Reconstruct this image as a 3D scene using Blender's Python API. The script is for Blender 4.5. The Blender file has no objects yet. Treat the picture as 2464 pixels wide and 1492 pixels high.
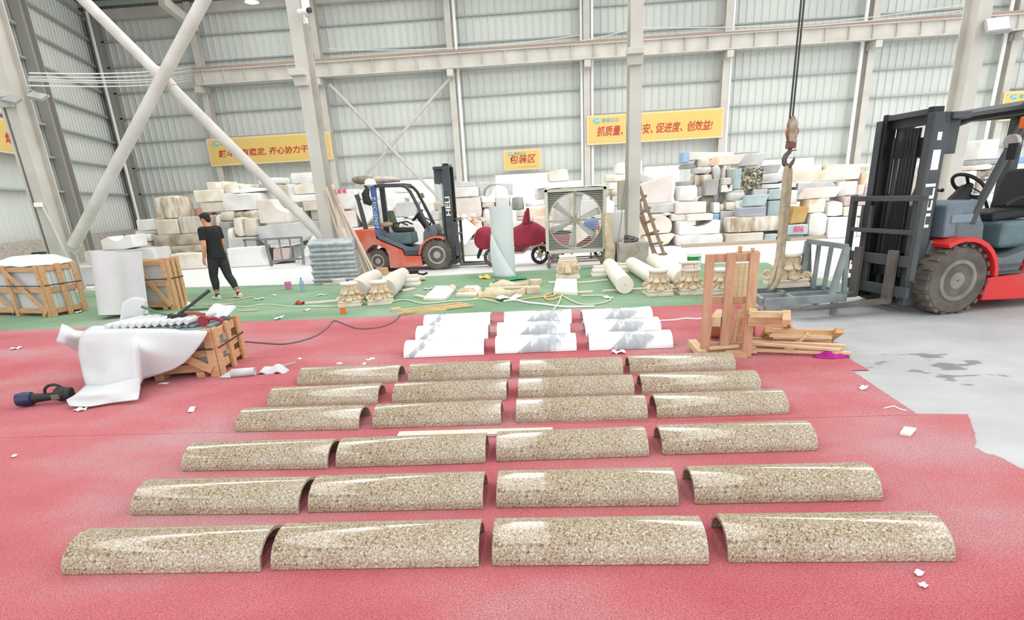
import bpy, math, random
import numpy as np
from mathutils import Vector, Matrix, noise

# ---------------------------------------------------------------- camera
W_PX, H_PX = 2464, 1492
FOC, PITCH, ROLL, YAW, PCX, PCY = 1381.67, 0.331347, -0.0540236, -0.0624644, 1232.0, 950.1
CAM_H = 1.7

def cam_axes():
    p, r, w = PITCH, ROLL, YAW
    f = np.array([math.sin(w) * math.cos(p), math.cos(w) * math.cos(p), -math.sin(p)])
    rt = np.array([math.cos(w), -math.sin(w), 0.0])
    up = np.cross(rt, f)
    return rt * math.cos(r) + up * math.sin(r), -rt * math.sin(r) + up * math.cos(r), f
A_R, A_U, A_F = cam_axes()
SC = bpy.context.scene
COL = SC.collection
cam_d = bpy.data.cameras.new('camera')
cam = bpy.data.objects.new('camera', cam_d)
COL.objects.link(cam)
cam_d.sensor_width = 36.0
cam_d.lens = FOC / W_PX * 36.0
cam_d.shift_y = (PCY - H_PX / 2) / W_PX
cam_d.clip_end = 400
mw = Matrix.Identity(4)
for i in range(3):
    mw[i][0], mw[i][1], mw[i][2] = A_R[i], A_U[i], -A_F[i]
mw.translation = (0, 0, CAM_H)
cam.matrix_world = mw
SC.camera = cam

# ---------------------------------------------------------------- world, light, exposure
wd = bpy.data.worlds.new('sky')
SC.world = wd
wd.use_nodes = True
bg = wd.node_tree.nodes['Background']
bg.inputs[0].default_value = (0.93, 0.97, 1.0, 1)
bg.inputs[1].default_value = 2.1
SC.view_settings.view_transform = 'Standard'
SC.view_settings.look = 'None'
SC.view_settings.exposure = -0.14
SC.view_settings.gamma = 1.0
SC.view_settings.use_curve_mapping = False
WALL_Y = 32.0
ROOF = (11.6, 15.2, -8.0)          # height at the back wall, height at the open end, y of the open end
def roof_z(y): return ROOF[0] + (ROOF[1] - ROOF[0]) * (WALL_Y - y) / (WALL_Y - ROOF[2])
SKY_STRIPS = [-13.0, -7.0, -1.0, 5.0, 11.0, 17.0, 23.0]
for sx in SKY_STRIPS:
    for (ya, yb, en) in ((-4.5, 11.5, 330.0), (11.5, 29.5, 700.0)):
        ld = bpy.data.lights.new('skylight', 'AREA')
        ld.shape = 'RECTANGLE'
        ld.size, ld.size_y = 1.5, yb - ya - 0.2
        ld.energy = en
        ld.color = (1.0, 0.99, 0.97)
        lo = bpy.data.objects.new('skylight', ld)
        COL.objects.link(lo)
        ym = (ya + yb) / 2
        lo.location = (sx, ym, roof_z(ym) - 0.12)
        lo.rotation_euler = (math.atan((ROOF[0] - ROOF[1]) / (WALL_Y - ROOF[2])), 0, 0)

# ---------------------------------------------------------------- picture point -> place in the hall
def ray(x, y):
    d = A_R * ((x - PCX) / FOC) - A_U * ((y - PCY) / FOC) + A_F
    return d
def F(x, y, z=0.0):
    d = ray(x, y)
    t = (z - CAM_H) / d[2]
    return Vector((d[0] * t, d[1] * t, z))
def D(x, y, Y):
    d = ray(x, y)
    t = Y / d[1]
    return Vector((d[0] * t, Y, CAM_H + d[2] * t))

# ---------------------------------------------------------------- mesh helpers
def rz(a): return Matrix.Rotation(a, 3, 'Z')
def rx(a): return Matrix.Rotation(a, 3, 'X')
def ry(a): return Matrix.Rotation(a, 3, 'Y')

class MB:
    def __init__(s): s.v, s.f = [], []
    def add(s, vs, fs):
        n = len(s.v)
        s.v += [Vector(p) for p in vs]
        s.f += [tuple(i + n for i in q) for q in fs]
        return s
    def box(s, c, d, rot=None, taper=1.0):
        c = Vector(c); vs = []
        for k in (-1, 1):
            t = taper if k > 0 else 1.0
            for (i, j) in ((-1, -1), (1, -1), (1, 1), (-1, 1)):
                p = Vector((i * d[0] / 2 * t, j * d[1] / 2 * t, k * d[2] / 2))
                vs.append(c + (rot @ p if rot else p))
        return s.add(vs, [(3, 2, 1, 0), (4, 5, 6, 7), (0, 1, 5, 4), (1, 2, 6, 5), (2, 3, 7, 6), (3, 0, 4, 7)])
    def frame(s, p0, p1, up=(0, 0, 1)):
        a = (Vector(p1) - Vector(p0)).normalized()
        u = Vector(up)
        if abs(a.dot(u)) > 0.98: u = Vector((0, 1, 0))
        b = a.cross(u).normalized()
        return a, b, b.cross(a)
    def beam(s, p0, p1, w, h, up=(0, 0, 1)):
        a, b, c = s.frame(p0, p1, up)
        vs = []
        for p in (Vector(p0), Vector(p1)):
            for (i, j) in ((-1, -1), (1, -1), (1, 1), (-1, 1)):
                vs.append(p + b * (i * w / 2) + c * (j * h / 2))
        return s.add(vs, [(0, 1, 2, 3), (7, 6, 5, 4), (4, 5, 1, 0), (5, 6, 2, 1), (6, 7, 3, 2), (7, 4, 0, 3)])
    def ring(s, c, b, d, r0, r1, n):
        return [c + b * (r0 * math.cos(2 * math.pi * k / n)) + d * (r1 * math.sin(2 * math.pi * k / n)) for k in range(n)]
    def loft(s, rings, caps=True, closed=False):
        n = len(rings[0]); vs = [p for r in rings for p in r]; fs = []
        m = len(rings)
        for i in range(m if closed else m - 1):
            for k in range(n):
                a, b = i * n + k, i * n + (k + 1) % n
                j = ((i + 1) % m) * n
                fs.append((a, b, j + (k + 1) % n, j + k))
        if caps and not closed:
            fs.append(tuple(range(n - 1, -1, -1)))
            fs.append(tuple((m - 1) * n + k for k in range(n)))
        return s.add(vs, fs)
    def cyl(s, p0, p1, r0, r1=None, n=16, caps=True):
        r1 = r0 if r1 is None else r1
        a, b, c = s.frame(p0, p1)
        return s.loft([s.ring(Vector(p0), b, c, r0, r0, n), s.ring(Vector(p1), b, c, r1, r1, n)], caps)
    def tube(s, pts, r, n=8, closed=False):
        pts = [Vector(p) for p in pts]; rings = []
        m = len(pts)
        prev = None
        for i, p in enumerate(pts):
            q0 = pts[i - 1] if (i > 0 or closed) else p
            q1 = pts[(i + 1) % m] if (i < m - 1 or closed) else p
            t = (q1 - q0).normalized()
            if prev is None:
                u = Vector((0, 0, 1)) if abs(t.z) < 0.95 else Vector((1, 0, 0))
                b = t.cross(u).normalized()
            else:
                b = (prev - t * prev.dot(t)).normalized()
            prev = b
            ri = r[i] if isinstance(r, (list, tuple)) else r
            rings.append(s.ring(p, b, b.cross(t), ri, ri, n))
        return s.loft(rings, True, closed)
    def prism(s, poly, d, fn):
        """poly: outline in 2D; fn(u, v, w) gives the place; w runs 0..d"""
        n = len(poly)
        vs = [fn(u, v, 0) for (u, v) in poly] + [fn(u, v, d) for (u, v) in poly]
        fs = [tuple(range(n - 1, -1, -1)), tuple(range(n, 2 * n))]
        fs += [(k, (k + 1) % n, n + (k + 1) % n, n + k) for k in range(n)]
        return s.add(vs, fs)
    def lathe(s, prof, n=24, c=(0, 0, 0), rot=None, caps=True, sq=None):
        c = Vector(c); rings = []
        for (r, z) in prof:
            rg = []
            for k in range(n):
                a = 2 * math.pi * k / n
                p = Vector((r * math.cos(a), r * math.sin(a), z))
                rg.append(c + (rot @ p if rot else p))
            rings.append(rg)
        return s.loft(rings, caps)
    def ball(s, c, r, n=14, m=9, rot=None):
        if not isinstance(r, (tuple, list)): r = (r, r, r)
        c = Vector(c); rings = []
        for i in range(m + 1):
            t = math.pi * i / m
            t = min(max(t, 0.03), math.pi - 0.03)
            rg = []
            for k in range(n):
                a = 2 * math.pi * k / n
                p = Vector((r[0] * math.sin(t) * math.cos(a), r[1] * math.sin(t) * math.sin(a), -r[2] * math.cos(t)))
                rg.append(c + (rot @ p if rot else p))
            rings.append(rg)
        return s.loft(rings, True)
    def grid(s, fn, nu, nv):
        vs = [fn(i / nu, j / nv) for j in range(nv + 1) for i in range(nu + 1)]
        w = nu + 1
        return s.add(vs, [(j * w + i, j * w + i + 1, (j + 1) * w + i + 1, (j + 1) * w + i) for j in range(nv) for i in range(nu)])
    def move(s, off):
        s.v = [p + Vector(off) for p in s.v]; return s
    def xf(s, rot, off=(0, 0, 0)):
        s.v = [rot @ p + Vector(off) for p in s.v]; return s
    def build(s, name, mat, parent=None, smooth=False, bevel=0.0, sub=0, solid=0.0, wld=False, remesh=0.0, origin=None, bseg=2, smooth_it=0, simple=0):
        vs = s.v
        loc = Vector((0, 0, 0))
        if parent is not None and wld:
            inv = parent.matrix_basis.inverted()
            vs = [inv @ p for p in vs]
        if parent is None:
            if origin is None:
                xs = [p.x for p in vs]; ys = [p.y for p in vs]; zs = [p.z for p in vs]
                origin = ((min(xs) + max(xs)) / 2, (min(ys) + max(ys)) / 2, min(zs))
            loc = Vector(origin)
            vs = [p - loc for p in vs]
        me = bpy.data.meshes.new(name)
        me.from_pydata([tuple(p) for p in vs], [], s.f)
        me.update()
        o = bpy.data.objects.new(name, me)
        COL.objects.link(o)
        o.location = loc
        if parent is not None: o.parent = parent
        me.materials.append(mat)
        if remesh:
            md = o.modifiers.new('r', 'REMESH'); md.mode = 'VOXEL'; md.voxel_size = remesh
            md.use_smooth_shade = True
            if smooth_it:
                m2 = o.modifiers.new('s', 'SMOOTH'); m2.iterations = smooth_it; m2.factor = 0.5
        if simple:
            md = o.modifiers.new('u', 'SUBSURF'); md.subdivision_type = 'SIMPLE'; md.levels = md.render_levels = simple
            m2 = o.modifiers.new('s', 'SMOOTH'); m2.iterations = 2; m2.factor = 0.5
            smooth = True
        if sub:
            md = o.modifiers.new('u', 'SUBSURF'); md.levels = sub; md.render_levels = sub
        if solid:
            md = o.modifiers.new('t', 'SOLIDIFY'); md.thickness = solid; md.offset = 0
        if bevel:
            md = o.modifiers.new('b', 'BEVEL'); md.width = bevel; md.segments = bseg; md.limit_method = 'ANGLE'; md.angle_limit = 0.6
        if smooth or sub:
            me.polygons.foreach_set('use_smooth', [True] * len(me.polygons))
            if smooth and not sub and not simple:
                try: me.set_sharp_from_angle(angle=0.7)
                except Exception: pass
        return o

def tag(o, label, cat, group=None, kind=None):
    if label: o['label'] = label
    if cat: o['category'] = cat
    if group: o['group'] = group
    if kind: o['kind'] = kind
    return o
def thing(name, label, cat, loc=(0, 0, 0), rotz=0.0, group=None):
    o = bpy.data.objects.new(name, None)
    COL.objects.link(o)
    o.empty_display_size = 0.1
    o.location = loc
    o.rotation_euler = (0, 0, rotz)
    o.matrix_basis = Matrix.Translation(Vector(loc)) @ Matrix.Rotation(rotz, 4, 'Z')
    return tag(o, label, cat, group)
def struct(o):
    o['kind'] = 'structure'; return o
def dup(root, loc, rotz, label, group=None):
    r = root.copy(); COL.objects.link(r)
    r.matrix_basis = Matrix.Translation(Vector(loc)) @ Matrix.Rotation(rotz, 4, 'Z')
    if label: r['label'] = label
    if group: r['group'] = group
    for ch in list(root.children):
        c = ch.copy(); COL.objects.link(c); c.parent = r
        for g in list(ch.children):
            d = g.copy(); COL.objects.link(d); d.parent = c
    return r

# ---------------------------------------------------------------- materials
def lin(c):
    if isinstance(c, str):
        c = [int(c[i:i + 2], 16) / 255 for i in (0, 2, 4)]
    return tuple(((x / 12.92) if x <= 0.04045 else ((x + 0.055) / 1.055) ** 2.4) for x in c)
MATS = {}
def mat(name, col, rough=0.6, metal=0.0, col2=None, nscale=6.0, sharp=None, bump=0.0, bscale=60.0, spec=0.5, stretch=None, detail=4.0, coat=0.0, dist=0.0, trans=0.0, emit=0.0):
    if name in MATS: return MATS[name]
    m = bpy.data.materials.new(name); m.use_nodes = True
    nt = m.node_tree; N = nt.nodes; L = nt.links
    p = N['Principled BSDF']
    c1 = lin(col) + (1,)
    p.inputs['Base Color'].default_value = c1
    p.inputs['Roughness'].default_value = rough
    p.inputs['Metallic'].default_value = metal
    p.inputs['Specular IOR Level'].default_value = spec
    if coat: p.inputs['Coat Weight'].default_value = coat; p.inputs['Coat Roughness'].default_value = 0.05
    if trans: p.inputs['Transmission Weight'].default_value = trans
    if emit:
        p.inputs['Emission Color'].default_value = c1; p.inputs['Emission Strength'].default_value = emit
    tc = N.new('ShaderNodeTexCoord')
    src = tc.outputs['Object']
    if stretch:
        mp = N.new('ShaderNodeMapping'); mp.inputs['Scale'].default_value = stretch
        L.new(src, mp.inputs[0]); src = mp.outputs[0]
    if col2 is not None:
        nz = N.new('ShaderNodeTexNoise'); nz.inputs['Scale'].default_value = nscale; nz.inputs['Detail'].default_value = detail
        nz.inputs['Distortion'].default_value = dist
        L.new(src, nz.inputs['Vector'])
        rp = N.new('ShaderNodeValToRGB')
        a, b = sharp or (0.35, 0.65)
        rp.color_ramp.elements[0].position = a; rp.color_ramp.elements[1].position = b
        rp.color_ramp.elements[0].color = lin(col2) + (1,)
        rp.color_ramp.elements[1].color = c1
        L.new(nz.outputs[0], rp.inputs[0]); L.new(rp.outputs[0], p.inputs['Base Color'])
    if bump:
        nb = N.new('ShaderNodeTexNoise'); nb.inputs['Scale'].default_value = bscale; nb.inputs['Detail'].default_value = 3
        L.new(src, nb.inputs['Vector'])
        bn = N.new('ShaderNodeBump'); bn.inputs['Strength'].default_value = bump; bn.inputs['Distance'].default_value = 0.02
        L.new(nb.outputs[0], bn.inputs['Height']); L.new(bn.outputs[0], p.inputs['Normal'])
    MATS[name] = m
    return m
def ramp_node(N, stops):
    r = N.new('ShaderNodeValToRGB')
    e = r.color_ramp.elements
    while len(e) > 1: e.remove(e[-1])
    e[0].position = stops[0][0]; e[0].color = lin(stops[0][1]) + (1,)
    for (q, c) in stops[1:]:
        x = e.new(q); x.color = lin(c) + (1,)
    return r
def mat_granite():
    m = mat('speckled_granite', 'a89878', 0.08, spec=0.42)
    nt = m.node_tree; N = nt.nodes; L = nt.links; p = N['Principled BSDF']
    tc = N.new('ShaderNodeTexCoord')
    n1 = N.new('ShaderNodeTexNoise'); n1.inputs['Scale'].default_value = 105; n1.inputs['Detail'].default_value = 2; n1.inputs['Roughness'].default_value = 0.55; n1.inputs['Distortion'].default_value = 0.8
    n2 = N.new('ShaderNodeTexNoise'); n2.inputs['Scale'].default_value = 3.0; n2.inputs['Detail'].default_value = 2
    L.new(tc.outputs['Object'], n1.inputs['Vector']); L.new(tc.outputs['Object'], n2.inputs['Vector'])
    r = ramp_node(N, [(0.28, '594633'), (0.39, '8e765a'), (0.47, 'a3937a'), (0.56, 'b2a692'), (0.70, 'd2ccc1')])
    ad = N.new('ShaderNodeMath'); ad.operation = 'MULTIPLY_ADD'; ad.inputs[1].default_value = 0.18; 
    sb = N.new('ShaderNodeMath'); sb.operation = 'ADD'; sb.inputs[1].default_value = -0.09
    L.new(n2.outputs[0], ad.inputs[0]); L.new(n1.outputs[0], ad.inputs[2]); L.new(ad.outputs[0], sb.inputs[0])
    L.new(sb.outputs[0], r.inputs[0]); L.new(r.outputs[0], p.inputs['Base Color'])
    return m
def mat_marble(name, lo, hi):
    """white marble with one grey veined cloud between lo and hi along its length"""
    m = mat(name, 'f4f4f4', 0.25)
    nt = m.node_tree; N = nt.nodes; L = nt.links; p = N['Principled BSDF']
    tc = N.new('ShaderNodeTexCoord')
    mp = N.new('ShaderNodeMapping'); mp.inputs['Scale'].default_value = (5.5, 3, 1.6); mp.inputs['Rotation'].default_value = (0.2, 0.75, 0.3)
    nz = N.new('ShaderNodeTexNoise'); nz.inputs['Scale'].default_value = 2.6; nz.inputs['Detail'].default_value = 8; nz.inputs['Distortion'].default_value = 0.7
    L.new(tc.outputs['Object'], mp.inputs[0]); L.new(mp.outputs[0], nz.inputs['Vector'])
    sx = N.new('ShaderNodeSeparateXYZ'); L.new(tc.outputs['Object'], sx.inputs[0])
    a = N.new('ShaderNodeMath'); a.operation = 'MULTIPLY_ADD'; a.inputs[1].default_value = -1.2; L.new(sx.outputs[2], a.inputs[0]); L.new(sx.outputs[0], a.inputs[2])
    w = N.new('ShaderNodeMath'); w.operation = 'MULTIPLY_ADD'; w.inputs[1].default_value = 0.10; L.new(nz.outputs[0], w.inputs[0]); L.new(a.outputs[0], w.inputs[2])
    r1 = ramp_node(N, [(0.0, '000000'), (0.495, '000000'), (0.505, 'ffffff'), (0.9, 'ffffff'), (0.99, '000000')])
    mr = N.new('ShaderNodeMapRange'); mr.inputs['From Min'].default_value = lo - (hi - lo); mr.inputs['From Max'].default_value = hi
    L.new(w.outputs[0], mr.inputs[0]); L.new(mr.outputs[0], r1.inputs[0])
    r2 = ramp_node(N, [(0.36, 'a4a8ad'), (0.53, 'b4b8bc'), (0.60, 'd9dadb'), (0.64, 'bcc0c3'), (0.72, 'dedfdf')])
    L.new(nz.outputs[0], r2.inputs[0])
    mx = N.new('ShaderNodeMix'); mx.data_type = 'RGBA'
    L.new(r1.outputs[0], mx.inputs[0]); mx.inputs[6].default_value = lin('f6f6f6') + (1,); L.new(r2.outputs[0], mx.inputs[7])
    L.new(mx.outputs[2], p.inputs['Base Color'])
    return m
def mat_carpet(name, c1, c2, c3):
    m = mat(name, c1, 0.95, spec=0.1)
    nt = m.node_tree; N = nt.nodes; L = nt.links; p = N['Principled BSDF']
    p.inputs['Sheen Weight'].default_value = 0.8; p.inputs['Sheen Roughness'].default_value = 0.55; p.inputs['Sheen Tint'].default_value = lin(c3) + (1,)
    g = N.new('ShaderNodeNewGeometry')
    n1 = N.new('ShaderNodeTexNoise'); n1.inputs['Scale'].default_value = 0.8; n1.inputs['Detail'].default_value = 5
    n2 = N.new('ShaderNodeTexNoise'); n2.inputs['Scale'].default_value = 150; n2.inputs['Detail'].default_value = 2
    mp = N.new('ShaderNodeMapping'); mp.inputs['Scale'].default_value = (0.7, 1.1, 1)
    L.new(g.outputs['Position'], mp.inputs[0])
    for n in (n1, n2): L.new(mp.outputs[0], n.inputs['Vector'])
    r1 = ramp_node(N, [(0.36, c2), (0.5, c1), (0.66, c3)])
    L.new(n1.outputs[0], r1.inputs[0])
    r2 = ramp_node(N, [(0.32, 'aea6a6'), (0.6, 'ffffff')])
    L.new(n2.outputs[0], r2.inputs[0])
    mx = N.new('ShaderNodeMix'); mx.data_type = 'RGBA'; mx.blend_type = 'MULTIPLY'; mx.inputs[0].default_value = 1
    L.new(r1.outputs[0], mx.inputs[6]); L.new(r2.outputs[0], mx.inputs[7]); L.new(mx.outputs[2], p.inputs['Base Color'])
    bn = N.new('ShaderNodeBump'); bn.inputs['Strength'].default_value = 0.8; bn.inputs['Distance'].default_value = 0.012
    L.new(n2.outputs[0], bn.inputs['Height']); L.new(bn.outputs[0], p.inputs['Normal'])
    return m
M_GRAN = mat_granite()
M_RED = mat_carpet('red_carpet', 'cf6e74', 'c4555e', 'cc999b')
M_GREEN = mat_carpet('green_carpet', '86a886', '719672', '9fb59d')
M_SHEET = mat('pale_sheet_metal', 'd6d9d3', 0.55, col2='cccfc9', nscale=0.4, stretch=(1, 1, 0.3))
M_GIRT = mat('galvanised_girt', 'a9ada8', 0.5)
M_STEEL = mat('cream_painted_steel', 'cbc7be', 0.5, col2='bdb7ae', nscale=1.2)
M_PIPE = mat('white_pipe', 'd4d0ca', 0.5, col2='c4beb6', nscale=2.0)
M_DARKROOF = mat('dull_roof_sheet', '8d908c', 0.6)
M_YEL = mat('yellow_banner', 'dcbb68', 0.6, col2='d8bb74', nscale=0.3)
M_YEL2 = mat('pale_yellow_border', 'dfc998', 0.6)
M_ORG = mat('orange_corner', 'e5a866', 0.6)
M_REDINK = mat('red_ink', 'b93530', 0.6)
M_BLUEINK = mat('blue_ink', '4fb0c4', 0.6)
M_WHITE = mat('white_paint', 'f2f2f0', 0.5)
M_CONC = mat('raw_concrete', 'b9b3a8', 0.85, col2='9c968c', nscale=3.0, bump=0.3, bscale=30)
M_BRICK = mat('plastered_brick', 'bdb4a8', 0.9, col2='a2998e', nscale=5.0, bump=0.6, bscale=14, stretch=(1, 1, 4))
M_WIRE = mat('pale_cable', 'd0d0cc', 0.6)
M_BLACKW = mat('black_cable', '3c3a3a', 0.6)
def mat_floor():
    m = mat('floor_concrete', 'd2d2d1', 0.55, spec=0.5)
    nt = m.node_tree; N = nt.nodes; L = nt.links; p = N['Principled BSDF']
    g = N.new('ShaderNodeNewGeometry')
    mp = N.new('ShaderNodeMapping'); mp.inputs['Scale'].default_value = (0.6, 1.0, 1)
    L.new(g.outputs['Position'], mp.inputs[0])
    n1 = N.new('ShaderNodeTexNoise'); n1.inputs['Scale'].default_value = 0.9; n1.inputs['Detail'].default_value = 8; n1.inputs['Roughness'].default_value = 0.65
    n2 = N.new('ShaderNodeTexNoise'); n2.inputs['Scale'].default_value = 5.5; n2.inputs['Detail'].default_value = 3
    L.new(mp.outputs[0], n1.inputs['Vector']); L.new(mp.outputs[0], n2.inputs['Vector'])
    r1 = ramp_node(N, [(0.3, '9c9d9d'), (0.5, 'adaeae'), (0.7, 'bfc0bf')])
    L.new(n1.outputs[0], r1.inputs[0])
    # floor colour lightened toward the block piles, painting in the washed-out brightness there
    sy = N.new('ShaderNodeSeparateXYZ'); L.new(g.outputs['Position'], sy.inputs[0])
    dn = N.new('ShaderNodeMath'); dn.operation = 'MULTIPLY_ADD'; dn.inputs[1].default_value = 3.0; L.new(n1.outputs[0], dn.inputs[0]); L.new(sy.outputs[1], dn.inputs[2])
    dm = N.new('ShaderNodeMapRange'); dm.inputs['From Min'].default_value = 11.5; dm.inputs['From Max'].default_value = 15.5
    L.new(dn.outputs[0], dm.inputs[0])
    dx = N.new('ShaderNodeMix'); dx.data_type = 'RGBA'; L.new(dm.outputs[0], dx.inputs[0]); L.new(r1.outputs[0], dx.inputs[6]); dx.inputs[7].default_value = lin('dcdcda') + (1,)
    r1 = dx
    # damp dark spots, only where the bare floor beside the red carpet is stained
    sx = N.new('ShaderNodeSeparateXYZ'); L.new(g.outputs['Position'], sx.inputs[0])
    vd = N.new('ShaderNodeVectorMath'); vd.operation = 'DISTANCE'; vd.inputs[1].default_value = (3.75, 5.35, 0)
    L.new(g.outputs['Position'], vd.inputs[0])
    mr = N.new('ShaderNodeMapRange'); mr.inputs['From Min'].default_value = 0.1; mr.inputs['From Max'].default_value = 0.95; mr.inputs['To Min'].default_value = 0.11; mr.inputs['To Max'].default_value = -0.15
    L.new(vd.outputs['Value'], mr.inputs[0])
    ad = N.new('ShaderNodeMath'); ad.operation = 'ADD'; L.new(n2.outputs[0], ad.inputs[0]); L.new(mr.outputs[0], ad.inputs[1])
    r2 = ramp_node(N, [(0.6, '000000'), (0.66, 'ffffff')])
    L.new(ad.outputs[0], r2.inputs[0])
    mx = N.new('ShaderNodeMix'); mx.data_type = 'RGBA'
    L.new(r2.outputs[0], mx.inputs[0]); L.new(r1.outputs[2], mx.inputs[6]); mx.inputs[7].default_value = lin('7b7c79') + (1,)
    L.new(mx.outputs[2], p.inputs['Base Color'])
    return m
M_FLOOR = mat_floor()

def text_mesh(txt, size, m, name, parent=None, loc=(0, 0, 0), rot=None, width=None, depth=0.004, shear=0.0, wld=False, bold=0.0):
    """lettering as a thin raised mesh; rot is the 3x3 turn of its flat XY plane"""
    cu = bpy.data.curves.new(name, 'FONT')
    cu.body = txt; cu.size = size; cu.extrude = depth; cu.align_x = 'CENTER'; cu.align_y = 'CENTER'; cu.shear = shear
    cu.resolution_u = 2; cu.offset = bold
    tmp = bpy.data.objects.new(name, cu)
    COL.objects.link(tmp)
    dg = bpy.context.evaluated_depsgraph_get()
    me = bpy.data.meshes.new_from_object(tmp.evaluated_get(dg))
    bpy.data.objects.remove(tmp); bpy.data.curves.remove(cu)
    xs = [v.co.x for v in me.vertices]
    k = 1.0
    if width and xs: k = width / (max(xs) - min(xs))
    R = rot or Matrix.Identity(3)
    mb = MB()
    mb.v = [R @ Vector((v.co.x * k, v.co.y, v.co.z)) + Vector(loc) for v in me.vertices]
    mb.f = [tuple(p.vertices) for p in me.polygons]
    bpy.data.meshes.remove(me)
    return mb.build(name, m, parent, wld=wld)
FACE = Matrix(((1, 0, 0), (0, 0, -1), (0, 1, 0)))      # lettering standing upright and facing -Y
# ================================================================ the hall
def gz(k): return None
cor = D(328, 540, WALL_Y)
XL, XR = cor.x, 26.0
# floor and yard outside
fl = MB(); fl.add([(-60, -12, 0), (45, -12, 0), (45, WALL_Y + 0.2, 0), (-60, WALL_Y + 0.2, 0)], [(0, 1, 2, 3)])
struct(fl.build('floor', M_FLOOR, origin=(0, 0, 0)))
yd = MB(); yd.add([(-60, WALL_Y + 0.2, -0.02), (60, WALL_Y + 0.2, -0.02), (60, 90, -0.02), (-60, 90, -0.02)], [(0, 1, 2, 3)])
struct(yd.build('yard_ground', mat('bright_yard', 'e6e4de', 0.9), origin=(0, WALL_Y, -0.02)))

# back wall: trapezoid sheets with the doorways left open
girts_z = [D(1100, y, WALL_Y).z for y in (425, 360, 297, 235, 172, 107, 42, -22)]
OPEN_TOP = D(1250, 419, WALL_Y).z
OPENINGS = []
for (a, b) in ((925, 1043), (1193, 1352), (1550, 1634), (1822, 1952)):
    OPENINGS.append((D(a, 440, WALL_Y).x, D(b, 440, WALL_Y).x))
def sheet(mb, x0, x1, z0, z1, y, pitch=0.36, rib=0.055):
    pts = [(x0, 0.0)]
    x = math.ceil(x0 / pitch) * pitch
    while x < x1 - 0.12:
        if x > x0 + 0.06:
            pts += [(x - 0.045, 0), (x - 0.02, -rib), (x + 0.02, -rib), (x + 0.045, 0)]
        x += pitch
    pts.append((x1, 0.0))
    n = len(pts)
    mb.add([(px, y + py, z0) for px, py in pts] + [(px, y + py, z1) for px, py in pts], [(i, i + 1, n + i + 1, n + i) for i in range(n - 1)])
wb = MB()
sheet(wb, XL, XR, OPEN_TOP, ROOF[0], WALL_Y)
xs = [XL] + [v for o in OPENINGS for v in o] + [XR]
for i in range(0, len(xs), 2):
    sheet(wb, xs[i], xs[i + 1], 0, OPEN_TOP, WALL_Y)
struct(wb.build('wall_back', M_SHEET, origin=(0, WALL_Y, 0)))
for i, z in enumerate(girts_z):
    g = MB()
    if z < OPEN_TOP - 0.02:
        continue
    g.box(((XL + XR) / 2, WALL_Y - 0.12, z), (XR - XL, 0.12, 0.06))
    struct(g.build('trim_%d' % (i + 1), M_GIRT))
# left wall, running off obliquely from the corner towards the camera
vl = ray(850, 470); vl = Vector((vl[0], vl[1], 0)).normalized()
LW = 26.0
nl = Vector((vl.y, -vl.x, 0))                      # into the hall
def onleft(d, z, off=0.0): return Vector((cor.x, WALL_Y, z)) - vl * d + nl * off
pts = []; s_ = 0.0
while s_ < LW:
    pts += [(s_, 0), (s_ + 0.27, 0), (s_ + 0.29, 0.05), (s_ + 0.33, 0.05)]; s_ += 0.36
n = len(pts); wl = MB()
wl.add([onleft(d, 0, o) for d, o in pts] + [onleft(d, 13.0, o) for d, o in pts], [(i, i + 1, n + i + 1, n + i) for i in range(n - 1)])
struct(wl.build('wall_left', M_SHEET, origin=tuple(onleft(0, 0))))
for i, z in enumerate(girts_z):
    g = MB(); g.beam(onleft(0.2, z, 0.14), onleft(LW, z, 0.14), 0.2, 0.07)
    struct(g.build('trim_%d' % (i + 11), M_GIRT))
# low plastered brick walls at the foot of the left wall and the corner
bw = MB(); bw.beam(onleft(0, 0.55, 0.3), onleft(LW, 0.55, 0.3), 0.24, 1.1)
struct(bw.build('baseboard_left', M_BRICK))
bw = MB(); bw.box((cor.x + 1.6, WALL_Y - 0.35, 0.55), (2.6, 0.24, 1.1))
struct(bw.build('baseboard_back', M_BRICK))
# roof: sheets with open skylight strips, purlins and a dark eave
rf = MB()
edges = [-34.0]
for sx in SKY_STRIPS: edges += [sx - 0.8, sx + 0.8]
edges.append(30.0)
for i in range(0, len(edges), 2):
    x0, x1 = edges[i], edges[i + 1]
    rf.add([(x0, WALL_Y, ROOF[0]), (x1, WALL_Y, ROOF[0]), (x1, ROOF[2], ROOF[1]), (x0, ROOF[2], ROOF[1])], [(0, 1, 2, 3)])
for sx in SKY_STRIPS:
    for (ya, yb) in ((WALL_Y, 29.5), (-4.5, ROOF[2])):
        rf.add([(sx - 0.8, ya, roof_z(ya)), (sx + 0.8, ya, roof_z(ya)), (sx + 0.8, yb, roof_z(yb)), (sx - 0.8, yb, roof_z(yb))], [(0, 1, 2, 3)])
struct(rf.build('ceiling', M_DARKROOF, origin=(0, 12, 13)))
for k in range(7):
    y = WALL_Y - 0.6 - k * 1.5
    g = MB(); g.box((-2, y, roof_z(y) - 0.14), (60, 0.08, 0.22))
    struct(g.build('trim_%d' % (k + 21), M_GIRT))
g = MB(); g.box(((XL + XR) / 2, WALL_Y - 0.3, ROOF[0] - 0.5), (XR - XL, 0.3, 0.42))
struct(g.build('trim_31', M_STEEL))

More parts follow.
